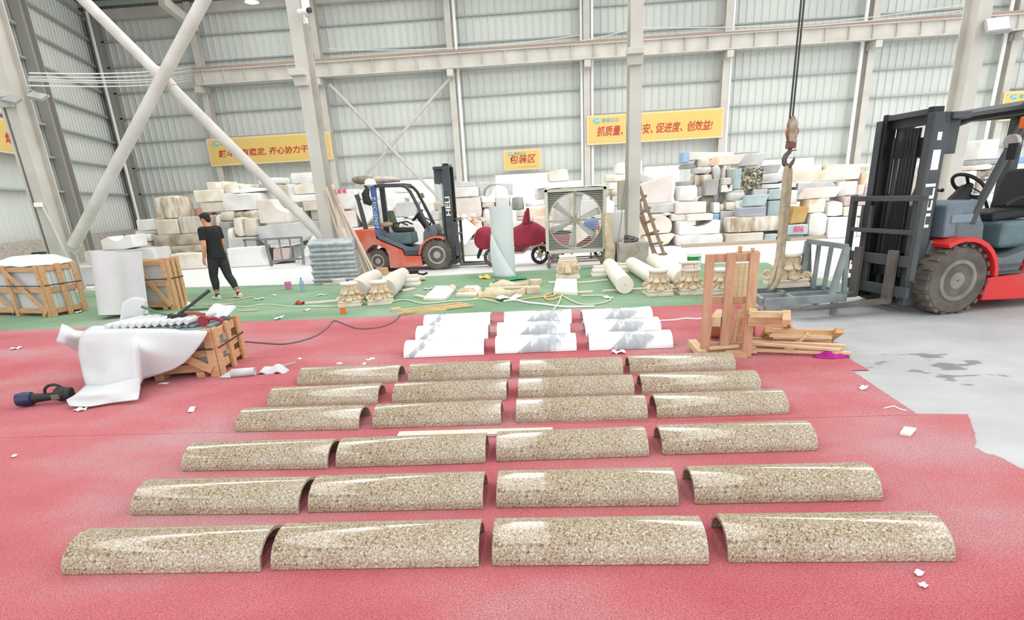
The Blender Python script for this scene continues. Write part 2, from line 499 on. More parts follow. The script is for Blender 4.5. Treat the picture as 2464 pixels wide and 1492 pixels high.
# wall posts with a downpipe beside each
def hcol(mb, x, y, z0, z1, fw, dp, t=0.03):
    mb.box((x, y - dp / 2 + t / 2, (z0 + z1) / 2), (fw, t, z1 - z0))
    mb.box((x, y + dp / 2 - t / 2, (z0 + z1) / 2), (fw, t, z1 - z0))
    mb.box((x, y, (z0 + z1) / 2), (t * 0.7, dp - 2 * t, z1 - z0))
post_px = [(487, 169), (783, 240), (1090, 200), (1411, 200), (1741, 200), (2083, 180), (2418, 180)]
post_lab = ['pale steel wall post where the overhead crane beam begins', 'pale wall post behind the column with the small camera', 'pale wall post at the upper end of the thin crossed braces', 'pale wall post at the logo end of the long slogan banner',
            'pale wall post behind the exclamation-mark end of the long banner', 'pale wall post above the long beam-shaped stone, between two banners', 'pale wall post beside the banner over the big forklift']
POSTX = []
for (px, py), lb in zip(post_px, post_lab):
    x = D(px, py, WALL_Y - 0.4).x; POSTX.append(x)
    m_ = MB(); hcol(m_, x, WALL_Y - 0.48, 0, ROOF[0] - 0.3, 0.3, 0.42)
    tag(m_.build('wall_post', M_STEEL), lb, 'post', 'wall posts')
pipe_px = [(1108, 260), (1424, 200), (1400, 200), (1755, 180), (2065, 180), (2400, 180)]
pipe_lab = ['white downpipe beside the post holding the crossed braces', 'white downpipe by the logo end of the long banner, hall side of its post', 'thin pale downpipe between the packing sign and the long banner', 'white downpipe behind the exclamation-mark end of the long slogan banner', 'white downpipe beside the post over the beam-shaped stone', 'white downpipe beside the banner over the big forklift']
for (px, py), lb in zip(pipe_px, pipe_lab):
    x = D(px, py, WALL_Y - 0.45).x
    m_ = MB(); m_.cyl((x, WALL_Y - 0.5, 0.2), (x, WALL_Y - 0.5, ROOF[0] - 0.7), 0.085, n=10)
    tag(m_.build('downpipe', M_WHITE, smooth=True), lb, 'pipe', 'downpipes on the back wall')
x = D(258, 180, WALL_Y - 0.3).x
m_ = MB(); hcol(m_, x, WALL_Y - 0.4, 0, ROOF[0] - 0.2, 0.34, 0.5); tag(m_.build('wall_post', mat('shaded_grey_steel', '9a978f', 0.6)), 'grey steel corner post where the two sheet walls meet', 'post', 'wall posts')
x = D(276, 280, WALL_Y - 0.6).x
m_ = MB(); m_.cyl((x, WALL_Y - 0.75, 0), (x, WALL_Y - 0.75, ROOF[0] - 0.4), 0.07, n=10); tag(m_.build('downpipe', M_WHITE, smooth=True), 'slim white downpipe in front of the corner post', 'pipe')
# posts on the left wall
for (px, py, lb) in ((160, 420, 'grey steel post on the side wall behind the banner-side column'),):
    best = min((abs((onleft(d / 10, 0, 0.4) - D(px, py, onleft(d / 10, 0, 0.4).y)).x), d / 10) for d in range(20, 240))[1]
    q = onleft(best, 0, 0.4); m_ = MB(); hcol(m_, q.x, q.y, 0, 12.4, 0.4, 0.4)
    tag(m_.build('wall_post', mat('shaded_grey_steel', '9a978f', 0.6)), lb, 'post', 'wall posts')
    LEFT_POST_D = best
# crossed braces on the back wall
for (a, b, lb) in (((793, 203), (1083, 505), 'thin pale brace tube running from the crane beam down to the forklift mast'), ((1083, 187), (795, 520), 'thin pale brace tube crossing the other, lower end behind the small forklift cab')):
    m_ = MB(); yb = WALL_Y - 0.9 + (0.16 if a[0] > 900 else 0)
    m_.cyl(D(a[0], a[1], yb), D(b[0], b[1], yb), 0.075, n=10)
    tag(m_.build('brace_tube', M_STEEL, smooth=True), lb, 'brace', 'crossed braces on the back wall')
# knee brace under the eave
m_ = MB(); m_.beam(D(388, 0, WALL_Y - 3.0), D(470, 66, WALL_Y - 0.8), 0.3, 0.4); tag(m_.build('knee_brace', M_STEEL), 'pale steel rafter end rising from a wall post under the eave', 'brace')
# crane beam on the wall posts
yb = WALL_Y - 1.15
pa, pb = D(468, 188, yb), D(2345, 62, yb)
zc = (pa.z + pb.z) / 2
cb = thing('crane_beam', 'long pale steel crane beam with stiffeners across the back wall', 'beam', (pa.x, yb, zc))
bx0, bx1 = 0.0, 26.5 - pa.x
m_ = MB()
m_.box(((bx0 + bx1) / 2, 0, 0.3), (bx1 - bx0, 0.3, 0.04)); m_.box(((bx0 + bx1) / 2, 0, -0.3), (bx1 - bx0, 0.26, 0.04)); m_.box(((bx0 + bx1) / 2, 0, 0), (bx1 - bx0, 0.03, 0.58))
m_.build('girder', M_STEEL, cb)
m_ = MB(); q = 0.5
while q < bx1:
    m_.box((q, -0.07, 0), (0.025, 0.12, 0.56)); q += 1.05
m_.build('stiffener_ribs', M_STEEL, cb)
m_ = MB(); m_.box(((bx0 + bx1) / 2, 0, 0.39), (bx1 - bx0, 0.09, 0.14)); m_.build('rail', mat('rusty_rail', 'a58f80', 0.7), cb)
for i, x in enumerate(POSTX):
    m_ = MB(); m_.box((x - pa.x, 0.33, -0.48), (0.3, 0.86, 0.3)); m_.build('bracket', M_STEEL, cb)
# loose cables near the crane beam
rnd = random.Random(4)
for i, (a, b, sag, lb) in enumerate((((790, 118), (1400, 84), 0.25, 'slack pale cable strung above the crane beam behind the crossed braces'), ((1400, 98), (1520, 68), 0.05, 'pale cable rising above the beam towards the plain column'), ((1545, 66), (2340, 8), 0.3, 'long pale cable strung above the beam over the slogan banner'), ((1745, 75), (2340, 22), 0.1, 'lower pale cable close above the beam near the stone yard end'))):
    p0, p1 = D(*a, yb - 0.3), D(*b, yb - 0.3)
    m_ = MB(); m_.tube([p0.lerp(p1, t / 10) - Vector((0, 0, sag * 4 * t / 10 * (1 - t / 10))) for t in range(11)], 0.018, 5)
    tag(m_.build('overhead_cable', M_WIRE), lb, 'cable', 'overhead cables')
for i, (ya, yb2, lb) in enumerate(((176, 159, 'topmost of five pale cables strung from the banner-side column'), (185, 168, 'second pale cable below the top one strung from the banner-side column'), (190, 180, 'middle of five pale cables strung from the banner-side column'), (194, 186, 'fourth pale cable down strung from the banner-side column'), (206, 192, 'lowest of five pale cables strung from the banner-side column'))):
    p0, p1 = D(70, ya, 13.6), D(466, yb2, WALL_Y - 1.0)
    m_ = MB(); m_.tube([p0.lerp(p1, t / 8) - Vector((0, 0, 0.12 * 4 * t / 8 * (1 - t / 8))) for t in range(9)], 0.016, 5)
    tag(m_.build('overhead_cable', M_WIRE), lb, 'cable', 'five cables at the banner-side column')

# ---------------------------------------------------------------- columns of the near row
YC = 13.95
def steel_column(px, py, zb, zbr, label, lamp=False):
    x = D(px, py, YC).x
    t = thing('steel_column', label, 'column', (x, YC, zb), 0, 'steel columns of the near row')
    m_ = MB(); hcol(m_, 0, 0.12, 0, 13.2 - zb, 0.26, 0.5, 0.03); m_.build('shaft', M_STEEL, t)
    if zbr:
        m_ = MB(); m_.box((-0.05, -0.2, zbr - zb), (0.34, 0.34, 0.12)); m_.box((-0.03, -0.14, zbr - zb - 0.14), (0.28, 0.2, 0.2), None, 1.2); m_.build('bracket', M_STEEL, t, bevel=0.01)
    m_ = MB(); m_.box((0, 0.12, 0.015), (0.5, 0.75, 0.03)); m_.build('base_plate', M_STEEL, t)
    return t
c0 = steel_column(128, 560, 0, D(40, 232, YC).z, 'pale steel column standing behind the crate with the plastic top')
m_ = MB(); m_.box((-0.22, 0.12, 2.2), (0.06, 0.5, 4.4)); m_.box((-0.1, 0.12, 2.2), (0.2, 0.03, 4.4)); m_.build('side_stiffener', M_STEEL, c0)
c1 = steel_column(790, 560, 0, D(745, 180, YC).z, 'pale steel column carrying a small camera, planks leaning on its foot')
c2 = steel_column(1522, 580, 0.58, D(1530, 130, YC).z, 'pale steel column rising from the grey concrete pedestal')
c3 = steel_column(2283, 449, 0, 0, 'pale steel column behind the mast of the big forklift')
# security camera and junction box on the second column
q = D(728, 28, YC - 0.2)
t = thing('security_camera', 'small white security camera with black lens on a steel column', 'camera', tuple(q))
m_ = MB(); m_.cyl((-0.08, 0, 0), (0.16, -0.12, -0.02), 0.05, n=12); m_.build('housing', M_WHITE, t, smooth=True)
m_ = MB(); m_.cyl((0.16, -0.12, -0.02), (0.22, -0.15, -0.025), 0.052, n=12); m_.build('lens', mat('black_plastic', '262626', 0.4), t)
m_ = MB(); m_.cyl((0, 0, -0.04), (0, 0.1, -0.16), 0.03, n=8); m_.box((0, 0.1, -0.14), (0.08, 0.06, 0.1)); m_.build('mount', M_WHITE, t)
q = D(735, 10, YC - 0.2); m_ = MB(); m_.box(q, (0.14, 0.1, 0.18)); tag(m_.build('junction_box', M_WHITE, bevel=0.01), 'small white box on the column above the security camera', 'box')
# flood lamp on the column behind the big forklift
q = D(2400, 62, YC - 0.35)
t = thing('flood_lamp', 'square grey flood lamp fixed to the column over the big forklift', 'lamp', tuple(q))
R_ = rz(-0.3) @ rx(-0.75)
m_ = MB(); m_.box((0, 0, 0), (0.42, 0.07, 0.4), R_); m_.build('housing', mat('lamp_grey', '9c9d9a', 0.5), t, bevel=0.01)
m_ = MB(); m_.box(R_ @ Vector((0, -0.04, 0)), (0.36, 0.02, 0.34), R_); m_.build('lens', mat('lamp_glass', 'd3d6d2', 0.2), t)
m_ = MB(); m_.beam((0, 0.02, 0.05), (-0.1, 0.35, 0.1), 0.06, 0.06); m_.build('arm', M_STEEL, t)
# small flood lamp boxes on the banner-side column
for (px, py, lb) in ((28, 240, 'grey flood lamp under the bracket on the banner-side column'), (90, 232, 'pale lamp box on the hall face of the banner-side column')):
    q = D(px, py, YC - 0.3); t = thing('flood_lamp', lb, 'lamp', tuple(q))
    m_ = MB(); m_.box((0, 0, 0), (0.3, 0.26, 0.07), rx(0.5) @ ry(0.3)); m_.build('housing', mat('lamp_grey', '9c9d9a', 0.5), t, bevel=0.008)
    m_ = MB(); m_.beam((0, 0.05, 0), (0.06, 0.25, 0.04), 0.05, 0.05); m_.build('arm', M_STEEL, t)
# high bay lamp under the roof
q = D(606, 6, 27.0)
t = thing('high_bay_lamp', 'glowing high bay lamp hanging under the roof eave', 'lamp', (q.x, q.y, q.z))
m_ = MB(); m_.lathe([(0.05, 0.42), (0.12, 0.36), (0.28, 0.05), (0.3, 0.0)], 20, caps=False); m_.build('reflector', mat('lamp_grey', '9c9d9a', 0.5), t, smooth=True, solid=0.01)
m_ = MB(); m_.ball((0, 0, 0.04), (0.24, 0.24, 0.08)); m_.build('bulb', mat('lamp_glow', 'ffffff', 0.5, emit=14.0), t, smooth=True)
m_ = MB(); m_.cyl((0, 0, 0.4), (0, 0, roof_z(27) - q.z), 0.02, n=6); m_.build('rod', M_STEEL, t)
# concrete pedestal of the third column
q = F(1519, 648)
t = thing('column_pedestal', 'grey concrete pedestal block under the plain column', 'pedestal', (D(1519, 640, YC).x, YC - 0.02, 0))
m_ = MB(); m_.box((0, 0, 0.29), (0.68, 0.66, 0.58)); m_.build('block', M_CONC, t, bevel=0.02)
# big crossed pipes of the near row
def pipe_brace(a, b, r, lb, yo, cut):
    p0, p1 = D(*a, YC + yo), D(*b, YC + yo)
    t = thing('brace_pipe', lb, 'brace', tuple(p1), 0, 'big crossed brace pipes')
    m_ = MB(); m_.cyl(p0 - p1, Vector((0, 0, 0)), r, n=18); m_.build('tube', M_PIPE, t, smooth=True)
    if cut:
        d = (p0 - p1)
        m_ = MB(); m_.cyl(d * cut[0], d * cut[1], r * 1.18, n=18); m_.build('joint_sleeve', mat('pinkish_sleeve', 'd3c8bf', 0.6), t, smooth=True)
    m_ = MB(); m_.box((0.0, 0, 0.0), (0.3, 0.03, 0.3), ry(0.78)); m_.build('gusset_plate', M_STEEL, t)
    return t
pipe_brace((175, -26), (782, 576), 0.115, 'big white brace pipe slanting down to the column with leaning planks', 0.0, (0.63, 0.70))
pipe_brace((506, -30), (176, 592), 0.125, 'big white brace pipe slanting down to the banner-side column foot', -0.24, None)

# ---------------------------------------------------------------- banners
def banner(name, label, org, R, w, h, main, logo=True, sub=None, logo_txt='璧鼎石业', main_w=0.84, main_h=0.36, corner=True):
    """org: lower left corner; R: turn of the board (x along, y up, z out)"""
    t = thing(name, label, 'sign', tuple(org))
    P = lambda x, y, z: R @ Vector((x, y, z))
    m_ = MB(); m_.prism([(0, 0), (w, 0), (w, h), (0, h)], 0.04, P); m_.build('board', M_YEL2, t)
    b = h * 0.07; rr = h * 0.14
    pl = []
    for (cx, cy, a0) in ((w - b - rr, h - b - rr, 0), (b + rr, h - b - rr, 90), (b + rr, b + rr, 180), (w - b - rr, b + rr, 270)):
        for k in range(6):
            a = math.radians(a0 + k * 18); pl.append((cx + rr * math.cos(a), cy + rr * math.sin(a)))
    m_ = MB(); m_.prism(pl, 0.006, lambda x, y, z: P(x, y, z + 0.043)); m_.build('printed_field', M_YEL, t)
    for (cx, cy, sx, sy) in ((b, b, 1, 1), (w - b, b, -1, 1), (b, h - b, 1, -1), (w - b, h - b, -1, -1)):
        m_ = MB(); k = rr * 0.62
        tri = [(cx, cy), (cx + sx * k, cy), (cx, cy + sy * k)]
        if sx * sy < 0: tri.reverse()
        m_.prism(tri, 0.004, lambda x, y, z: P(x, y, z + 0.0405)); m_.build('corner_mark', M_ORG, t)
    seg = ['']
    for ch in main:
        seg[-1] += ch
        if ch in '、,': seg.append('')
    wid = lambda q: sum(0.45 if ch in ',!' else 1.0 for ch in q)
    tot = sum(wid(q) for q in seg); pos = 0.0
    for q in seg:
        if q:
            text_mesh(q, h * main_h, M_REDINK, 'slogan_lettering', t, P(w * (0.5 - main_w / 2) + w * main_w * (pos + wid(q) / 2) / tot, h * (0.42 if not sub else 0.5), 0.056), R, w * main_w * (wid(q) - .35 * (q[-1] in '、,')) / tot * .97, shear=0.18, bold=0.004 * h)
        pos += wid(q)
    if logo:
        m_ = MB(); rw = h * 0.13
        m_.prism([(h * 0.36 + rw * math.cos(a * 0.393), h * 0.80 + rw * 0.68 * math.sin(a * 0.393)) for a in range(16)], 0.005, lambda x, y, z: P(x, y, z + 0.05)); m_.build('logo_oval', M_BLUEINK, t)
        text_mesh('ZM', h * 0.13, M_WHITE, 'logo_letters', t, P(h * 0.36, h * 0.80, 0.06), R, shear=0.3)
        text_mesh(logo_txt, h * 0.14, M_BLUEINK, 'logo_lettering', t, P(h * 0.86, h * 0.80, 0.055), R, h * 0.62)
    if sub: text_mesh(sub, h * 0.085, M_ORG, 'sub_lettering', t, P(w * 0.66, h * 0.14, 0.055), R, w * 0.5)
    return t
RB = Matrix(((1, 0, 0), (0, 0, -1), (0, 1, 0)))
def back_banner(x0, x1, yt, yb, label, main, **k):
    Yb = WALL_Y - 0.76
    a, b = D(x0, yb, Yb), D(x1, yb, Yb); xm = (x0 + x1) / 2
    sl = -0.057
    z0 = D(x0, yb, Yb).z; z1 = D(x0, yt, Yb).z
    banner('slogan_banner', label, (a.x, Yb, z0), RB, b.x - a.x, z1 - z0, main, **k)
back_banner(1412, 1737, 279, 350, 'long yellow slogan banner passing behind the plain column', '抓质量、保平安、促进度、创效益!')
back_banner(510, 806, 334, 401, 'yellow slogan banner behind the white brace pipe and the walking man', '鼓斗志有稳定,齐心协力干事业', main_w=0.88, main_h=0.28)
back_banner(1214, 1302, 362, 411, 'small yellow packing area sign above a bright doorway', '包装区', sub='PACKING AREA', main_w=0.72, main_h=0.46)
back_banner(2402, 2640, 222, 292, 'yellow banner half hidden behind the big forklift roof', '安全第一、预防为主', main_w=0.8)
# banner on the left wall, passing behind the first column
RL = Matrix(((vl.x, 0, nl.x), (vl.y, 0, nl.y), (0, 1, 0)))
def left_hit(px, py):
    d = Vector(ray(px, py)); o = Vector((0, 0, CAM_H))
    q0 = onleft(0, 0, 0.45); k = (q0 - o).dot(nl) / d.dot(nl)
    return o + d * k
a, b, c = left_hit(112, 383), left_hit(-150, 335), left_hit(103, 309)
ln = (Vector((a.x, a.y, 0)) - Vector((b.x, b.y, 0))).length
banner('slogan_banner', 'yellow slogan banner on the side wall, cut by a column', (a.x - vl.x * ln, a.y - vl.y * ln, a.z), RL, ln, c.z - a.z, '抓早切、爆节约', main_w=0.8, main_h=0.33)
# ================================================================ carpets
def flat(name, pts, z, th, m):
    mb = MB(); mb.prism([(p[0], p[1]) for p in pts], th, lambda u, v, w: Vector((u, v, z + w)))
    return mb.build(name, m)
def FX(x, y): q = F(x, y); return (q.x, q.y)
def lineX(p, q, x):       # picture line through p, q at picture x
    return p[1] + (q[1] - p[1]) * (x - p[0]) / (q[0] - p[0])
# seams in the picture, back to front
S = [((0, 797.6), (1738, 733.7)), ((0, 836), (1716, 773)), ((0, 881), (1650, 829)), ((0, 941), (2085, 890)), ((0, 1052), (2205, 997))]
right_x = [1800, 1868, 1958, 2087, 2203]
left_x = -260
redlab = ['red carpet strip meeting the green carpet, white marble slabs on it', 'red carpet strip under the nearest white marble slabs and timber crate', 'red carpet strip carrying the back row of granite half-pipes', 'red carpet strip carrying the fifth granite row, pale paper on its edge']
for i in range(4):
    a, b = S[i], S[i + 1]
    xr0, xr1 = (right_x[i], right_x[i + 1])
    if i == 3: xr0, xr1 = 2046, 2203
    P0 = [FX(left_x, lineX(*a, left_x)), FX(900, lineX(*a, 900)), FX(xr0, lineX(*a, xr0))]
    P1 = [FX(xr1, lineX(*b, xr1)), FX(900, lineX(*b, 900)), FX(left_x, lineX(*b, left_x))]
    P1 = [(u, v - 0.03) for u, v in P1]
    o = flat('red_carpet_strip', (P0 + P1)[::-1], 0.002 + 0.0015 * (4 - i), 0.005, M_RED)
    tag(o, redlab[i], 'carpet', 'red carpet strips')
edge = [(2205, 997), (2328, 997), (2336, 1020), (2344, 1045), (2349, 1062), (2345, 1078), (2368, 1090), (2410, 1103), (2464, 1132), (2560, 1190), (2700, 1300)]
rnd = random.Random(2)
fine = []
for (p, q) in zip(edge[1:], edge[2:]):
    for k in range(4):
        fine.append((p[0] + (q[0] - p[0]) * k / 4 + rnd.uniform(-2.5, 2.5), p[1] + (q[1] - p[1]) * k / 4 + rnd.uniform(-1.5, 1.5)))
pts = [FX(left_x, lineX(*S[4], left_x)), FX(900, lineX(*S[4], 900)), FX(2205, 997)] + [FX(*p) for p in fine] + [(4.2, 1.2), (4.2, -0.5), (-6.5, -0.5), (-6.5, 1.2)]
tag(flat('red_carpet_strip', pts[::-1], 0.001, 0.005, M_RED), 'wide red carpet under the front four granite rows, ragged edge on concrete', 'carpet', 'red carpet strips')
# green carpet
top = [(-120, 712), (250, 698), (450, 692), (742, 684), (1000, 667), (1130, 659), (1322, 649), (1480, 640), (1700, 634), (1845, 632), (1880, 650)]
bot = [(2070, 692), (1990, 722), (1862, 729), (1738, 733.7), (900, lineX(*S[0], 900)), (-260, lineX(*S[0], -260))]
g = flat('green_carpet', [FX(*p) for p in top + bot][::-1], 0.001, 0.004, M_GREEN)
tag(g, 'worn green carpet under the capitals and the walking man', 'carpet')

# ================================================================ granite half-pipes
def half_pipe(r, th, L, h, seg=28):
    """half-round shell, axis along x, resting on its two long edges"""
    prof = []
    for k in range(seg + 1):
        a = math.pi * k / seg; prof.append((-r * math.cos(a), h * math.sin(a)))
    for k in range(seg, -1, -1):
        a = math.pi * k / seg; prof.append((-(r - th) * math.cos(a), (h - th) * math.sin(a)))
    mb = MB(); n = len(prof)
    vs = [(-L / 2, y, z) for y, z in prof] + [(L / 2, y, z) for y, z in prof]
    fs = [(k, (k + 1) % n, n + (k + 1) % n, n + k) for k in range(n)]
    h = n // 2
    for k in range(seg):
        a, b, c, d = k, k + 1, n - 2 - k, n - 1 - k
        fs.append((d, c, b, a)); fs.append((n + a, n + b, n + c, n + d))
    mb.add(vs, fs)
    return mb
rows = [
    [((150, 1387), (627, 1380)), ((653, 1376), (1153, 1368)), ((1185, 1366), (1706, 1362)), ((1752, 1358), (2298, 1355))],
    [((316, 1243), (719, 1240)), ((742, 1237), (1163, 1228)), ((1195, 1226), (1633, 1220)), ((1672, 1217), (2123, 1208))],
    [((438, 1137), (789, 1131)), ((809, 1129), (1169, 1117)), ((1195, 1114), (1562, 1101)), ((1594, 1098), (1968, 1087))],
    [((568, 1042), (864, 1036)), ((897, 1034), (1206, 1024)), ((1242, 1021), (1559, 1012)), ((1581, 1010), (1899, 998))],
    [((644, 985), (910, 975)), ((944, 974), (1219, 966)), ((1247, 963), (1527, 955)), ((1545, 953), (1832, 944))],
    [((716, 930), (958, 923)), ((982, 922), (1228, 914)), ((1250, 912), (1500, 906)), ((1516, 903), (1771, 893))]]
rown = ['front row', 'second row from front', 'third row from front', 'fourth row from front', 'fifth row from front', 'back row']
coln = ['outermost on the crate side', 'second from the crate side', 'second from the bare concrete side', 'outermost on the bare concrete side']
R_H, T_H = 0.165, 0.022
srnd = random.Random(11)
for i, r in enumerate(rows):
    for j, (a, b) in enumerate(r):
        p, q = F(*a), F(*b)
        L = (q - p).length
        ang = math.atan2(q.y - p.y, q.x - p.x)
        mb = half_pipe(R_H, T_H, L, 0.137)
        o = mb.build('granite_half_pipe', M_GRAN, smooth=True, bevel=0.003, origin=(0, 0, 0))
        nrm = Vector((-math.sin(ang), math.cos(ang), 0))
        c = (p + q) / 2 + nrm * R_H
        o.matrix_basis = Matrix.Translation(Vector((c.x, c.y, 0.0085))) @ Matrix.Rotation(ang, 4, 'Z')
        o.location = (c.x, c.y, 0.0085); o.rotation_euler = (0, 0, ang)
        tag(o, 'speckled beige granite half-pipe, %s, %s' % (rown[i], coln[j]), 'stone slab', 'granite half-pipes')
# ================================================================ white marble half-pipes
mr = [
    [((972, 865), (1165, 857)), ((1192, 855), (1388, 847)), ((1418, 847), (1620, 840))],
    [((1000, 825), (1175, 818)), ((1196, 817), (1373, 810)), ((1410, 813), (1592, 803))],
    [((1019, 794), (1180, 787)), ((1213, 787), (1376, 781)), ((1404, 783), (1572, 774))]]
mrow = ['nearest the granite', 'middle row', 'row nearest the green carpet']
mcol = ['grey streak at its end, nearest the crates', 'middle column of three', 'column nearest the timber rack']
MARB = [mat_marble('white_marble_a', -0.40, -0.30), mat_marble('white_marble_b', -0.17, 0.30), mat_marble('white_marble_c', -0.2, 0.24)]
for i, r in enumerate(mr):
    for j, (a, b) in enumerate(r):
        p, q = F(*a), F(*b); L = (q - p).length; ang = math.atan2(q.y - p.y, q.x - p.x)
        mb = half_pipe(0.2, 0.025, L, 0.158)
        o = mb.build('marble_half_pipe', MARB[j], smooth=True, bevel=0.003, origin=(0, 0, 0))
        c = (p + q) / 2 + Vector((-math.sin(ang), math.cos(ang), 0)) * 0.2
        o.location = (c.x, c.y, 0.0135); o.rotation_euler = (0, 0, ang)
        tag(o, 'white marble half-pipe, %s, %s' % (mrow[i], mcol[j]), 'stone slab', 'marble half-pipes')
# ================================================================ quarry blocks piled along the back of the hall
def stone(name, a, b, sc=1.6, rough=0.75, bump=0.35, bs=18, sharp=(0.36, 0.62), stretch=None):
    return mat(name, a, rough, col2=b, nscale=sc, sharp=sharp, bump=bump, bscale=bs, detail=6, stretch=stretch)
ST = {
    'w': stone('white_stone', 'e9e8e4', 'd6d4ce'), 'w2': stone('chalk_white_stone', 'f0f0ef', 'e0e0de', 0.8),
    'c': stone('cream_stone', 'ece6da', 'd5c8b4'), 'b': stone('beige_stone', 'ded5c8', 'c6baa8'),
    'sb': stone('streaked_brown_stone', 'e2d9cb', 'a28f74', 2.2, stretch=(2.2, 2.2, 0.7)), 'm': stone('mossy_brown_stone', 'c2b8a9', '938873', 2.4),
    'g': stone('pale_grey_stone', 'cfcecc', 'bab8b5'), 'dg': stone('dull_grey_stone', 'b0afad', '989694'),
    'p': stone('pinkish_stone', 'e6dfd9', 'd6c8bd', 1.2), 'bl': stone('bluish_stone', 'b6c2c4', '9fb0b4'), 'pu': stone('violet_grey_stone', 'b0b4be', '9b9ea9', stretch=(0.6, 1, 4)),
    'o': stone('ochre_stone', 'c4a266', 'b08a48', 0.9), 'or': stone('orange_stained_stone', 'e9dccd', 'd9b28a', 1.6, sharp=(0.38, 0.52)),
    'wg': stone('wood_grained_stone', 'dad3c9', 'bab0a3', 3.0, stretch=(2.5, 2.5, 0.5)), 'dr': stone('dark_rock', 'a0a098', '7c7d73', 3.0),
    'pk': stone('rose_stone', 'cfbcb9', 'bea6a3'), 'fr': stone('faded_red_paint', 'dba89d', 'd09a8f'), 'bc': stone('painted_blue', '8aa9cc', '9db8d2'),
}
def mat_coarse():
    m = mat('coarse_black_gold_granite', '8c8468', 0.5)
    nt = m.node_tree; N = nt.nodes; L = nt.links
    tc = N.new('ShaderNodeTexCoord'); nz = N.new('ShaderNodeTexNoise'); nz.inputs['Scale'].default_value = 11; nz.inputs['Detail'].default_value = 4; nz.inputs['Distortion'].default_value = 1.2
    L.new(tc.outputs['Object'], nz.inputs['Vector'])
    r = ramp_node(N, [(0.36, '25251f'), (0.46, '56533f'), (0.54, '8b846a'), (0.66, 'c9c5b2')]); L.new(nz.outputs[0], r.inputs[0]); L.new(r.outputs[0], N['Principled BSDF'].inputs['Base Color'])
    return m
ST['cg'] = mat_coarse()
OUT = {
    'cove': [(0, 0), (1, 0), (1, .42), (.93, .43), (.82, .48), (.7, .58), (.6, .72), (.54, .9), (.5, 1), (0, 1)],
    'cover': [(0, 0), (1, 0), (1, 1), (.97, 1), (.9, .75), (.78, .55), (.62, .42), (.45, .36), (.1, .36), (0, .5)],
    'cradle': [(0.01, 0), (.99, 0), (1, .25), (1, 1), (.86, .98), (.78, .78), (.66, .6), (.5, .52), (.36, .58), (.24, .76), (.14, .95), (0, 1)],
    'vee': [(0.02, 0), (.72, 0), (1, .12), (1, 1), (.82, .97), (.66, .72), (.52, .62), (.38, .72), (.28, .95), (.02, .7)],
    'trough': [(0.1, 0), (.3, .02), (.55, 0), (.85, .1), (.97, .3), (1, 1), (0, .88), (.01, .3)],
    'boat': [(0.05, 0), (.55, .02), (.8, .2), (1, .85), (.98, 1), (.0, .85), (.01, .3)],
    'rnd': [(0, 0), (.9, 0), (.97, .12), (1, .32), (.98, .55), (.9, .76), (.7, .92), (.4, .98), (.2, 1), (0, .9)],
    'conc': [(0, 0), (1, 0), (.95, .12), (.9, .32), (.885, .5), (.9, .7), (.95, .9), (1, 1), (0, .97)],
    'slant': [(0, 0), (1, 0), (1, 1), (.9, .98), (0, .68)], 'slantl': [(0.02, 0), (1, 0), (.98, .66), (.1, 1), (0, .95)],
    'tilt': [(0, .45), (1, 0), (1, .3), (.15, 1), (0, .9)], 'wedge': [(0.0, 0), (.82, 0.05), (1, .9), (.2, 1.0), (.12, .8)],
    'notch': [(0, 0), (1, .02), (.98, 1), (.86, 1), (.82, .6), (.7, .42), (.58, .48), (.52, .8), (.48, 1), (0, 1)],
    'lift': [(0.02, .3), (.28, 0), (.95, .3), (1, .85), (.88, .97), (.02, 1)],
    'para': [(0, 0), (.82, .02), (1, 1), (.16, .97)], 'arch': [(0, 0), (.1, 0), (.16, .5), (.3, .72), (.5, .78), (.74, .68), (.86, .4), (.9, 0), (1, 0), (1, .8), (.0, 1)],
}
def smoothpoly(pl):
    out = []
    for i, p in enumerate(pl):
        q = pl[(i + 1) % len(pl)]
        out.append(p); out.append(((p[0] + q[0]) / 2, (p[1] + q[1]) / 2))
    return out
def rough_box(w, d, h, seed, amp, rnd=0.06):
    nx = max(3, min(14, int(w / 0.16))); ny = 4; nz = max(3, min(8, int(h / 0.14)))
    idx = {}; vs = []; fs = []
    off = Vector((seed * 7.3, seed * 3.1, seed * 1.7))
    def V(i, j, k):
        if (i, j, k) not in idx:
            u, v, t = i / nx * 2 - 1, j / ny * 2 - 1, k / nz * 2 - 1
            p = Vector((u * w / 2, v * d / 2, t * h / 2))
            e = sum(1 for q in (u, v, t) if abs(q) > 0.99)
            if e >= 2: p *= 1 - rnd * (e - 1) * min(1, 0.6 / max(w, .3))
            nv = noise.noise_vector(p * 2.2 + off) * amp + noise.noise_vector(p * 6.0 + off) * amp * 0.45
            if k == 0: nv.z = abs(nv.z) * 0.2
            idx[(i, j, k)] = len(vs); vs.append(p + nv + Vector((0, 0, h / 2)))
        return idx[(i, j, k)]
    for i in range(nx):
        for k in range(nz):
            fs.append((V(i, 0, k), V(i + 1, 0, k), V(i + 1, 0, k + 1), V(i, 0, k + 1)))
            fs.append((V(i + 1, ny, k), V(i, ny, k), V(i, ny, k + 1), V(i + 1, ny, k + 1)))
        for j in range(ny):
            fs.append((V(i, j, nz), V(i + 1, j, nz), V(i + 1, j + 1, nz), V(i, j + 1, nz)))
            fs.append((V(i + 1, j, 0), V(i, j, 0), V(i, j + 1, 0), V(i + 1, j + 1, 0)))
    for j in range(ny):
        for k in range(nz):
            fs.append((V(0, j + 1, k), V(0, j, k), V(0, j, k + 1), V(0, j + 1, k + 1)))
            fs.append((V(nx, j, k), V(nx, j + 1, k), V(nx, j + 1, k + 1), V(nx, j, k + 1)))
    return vs, fs
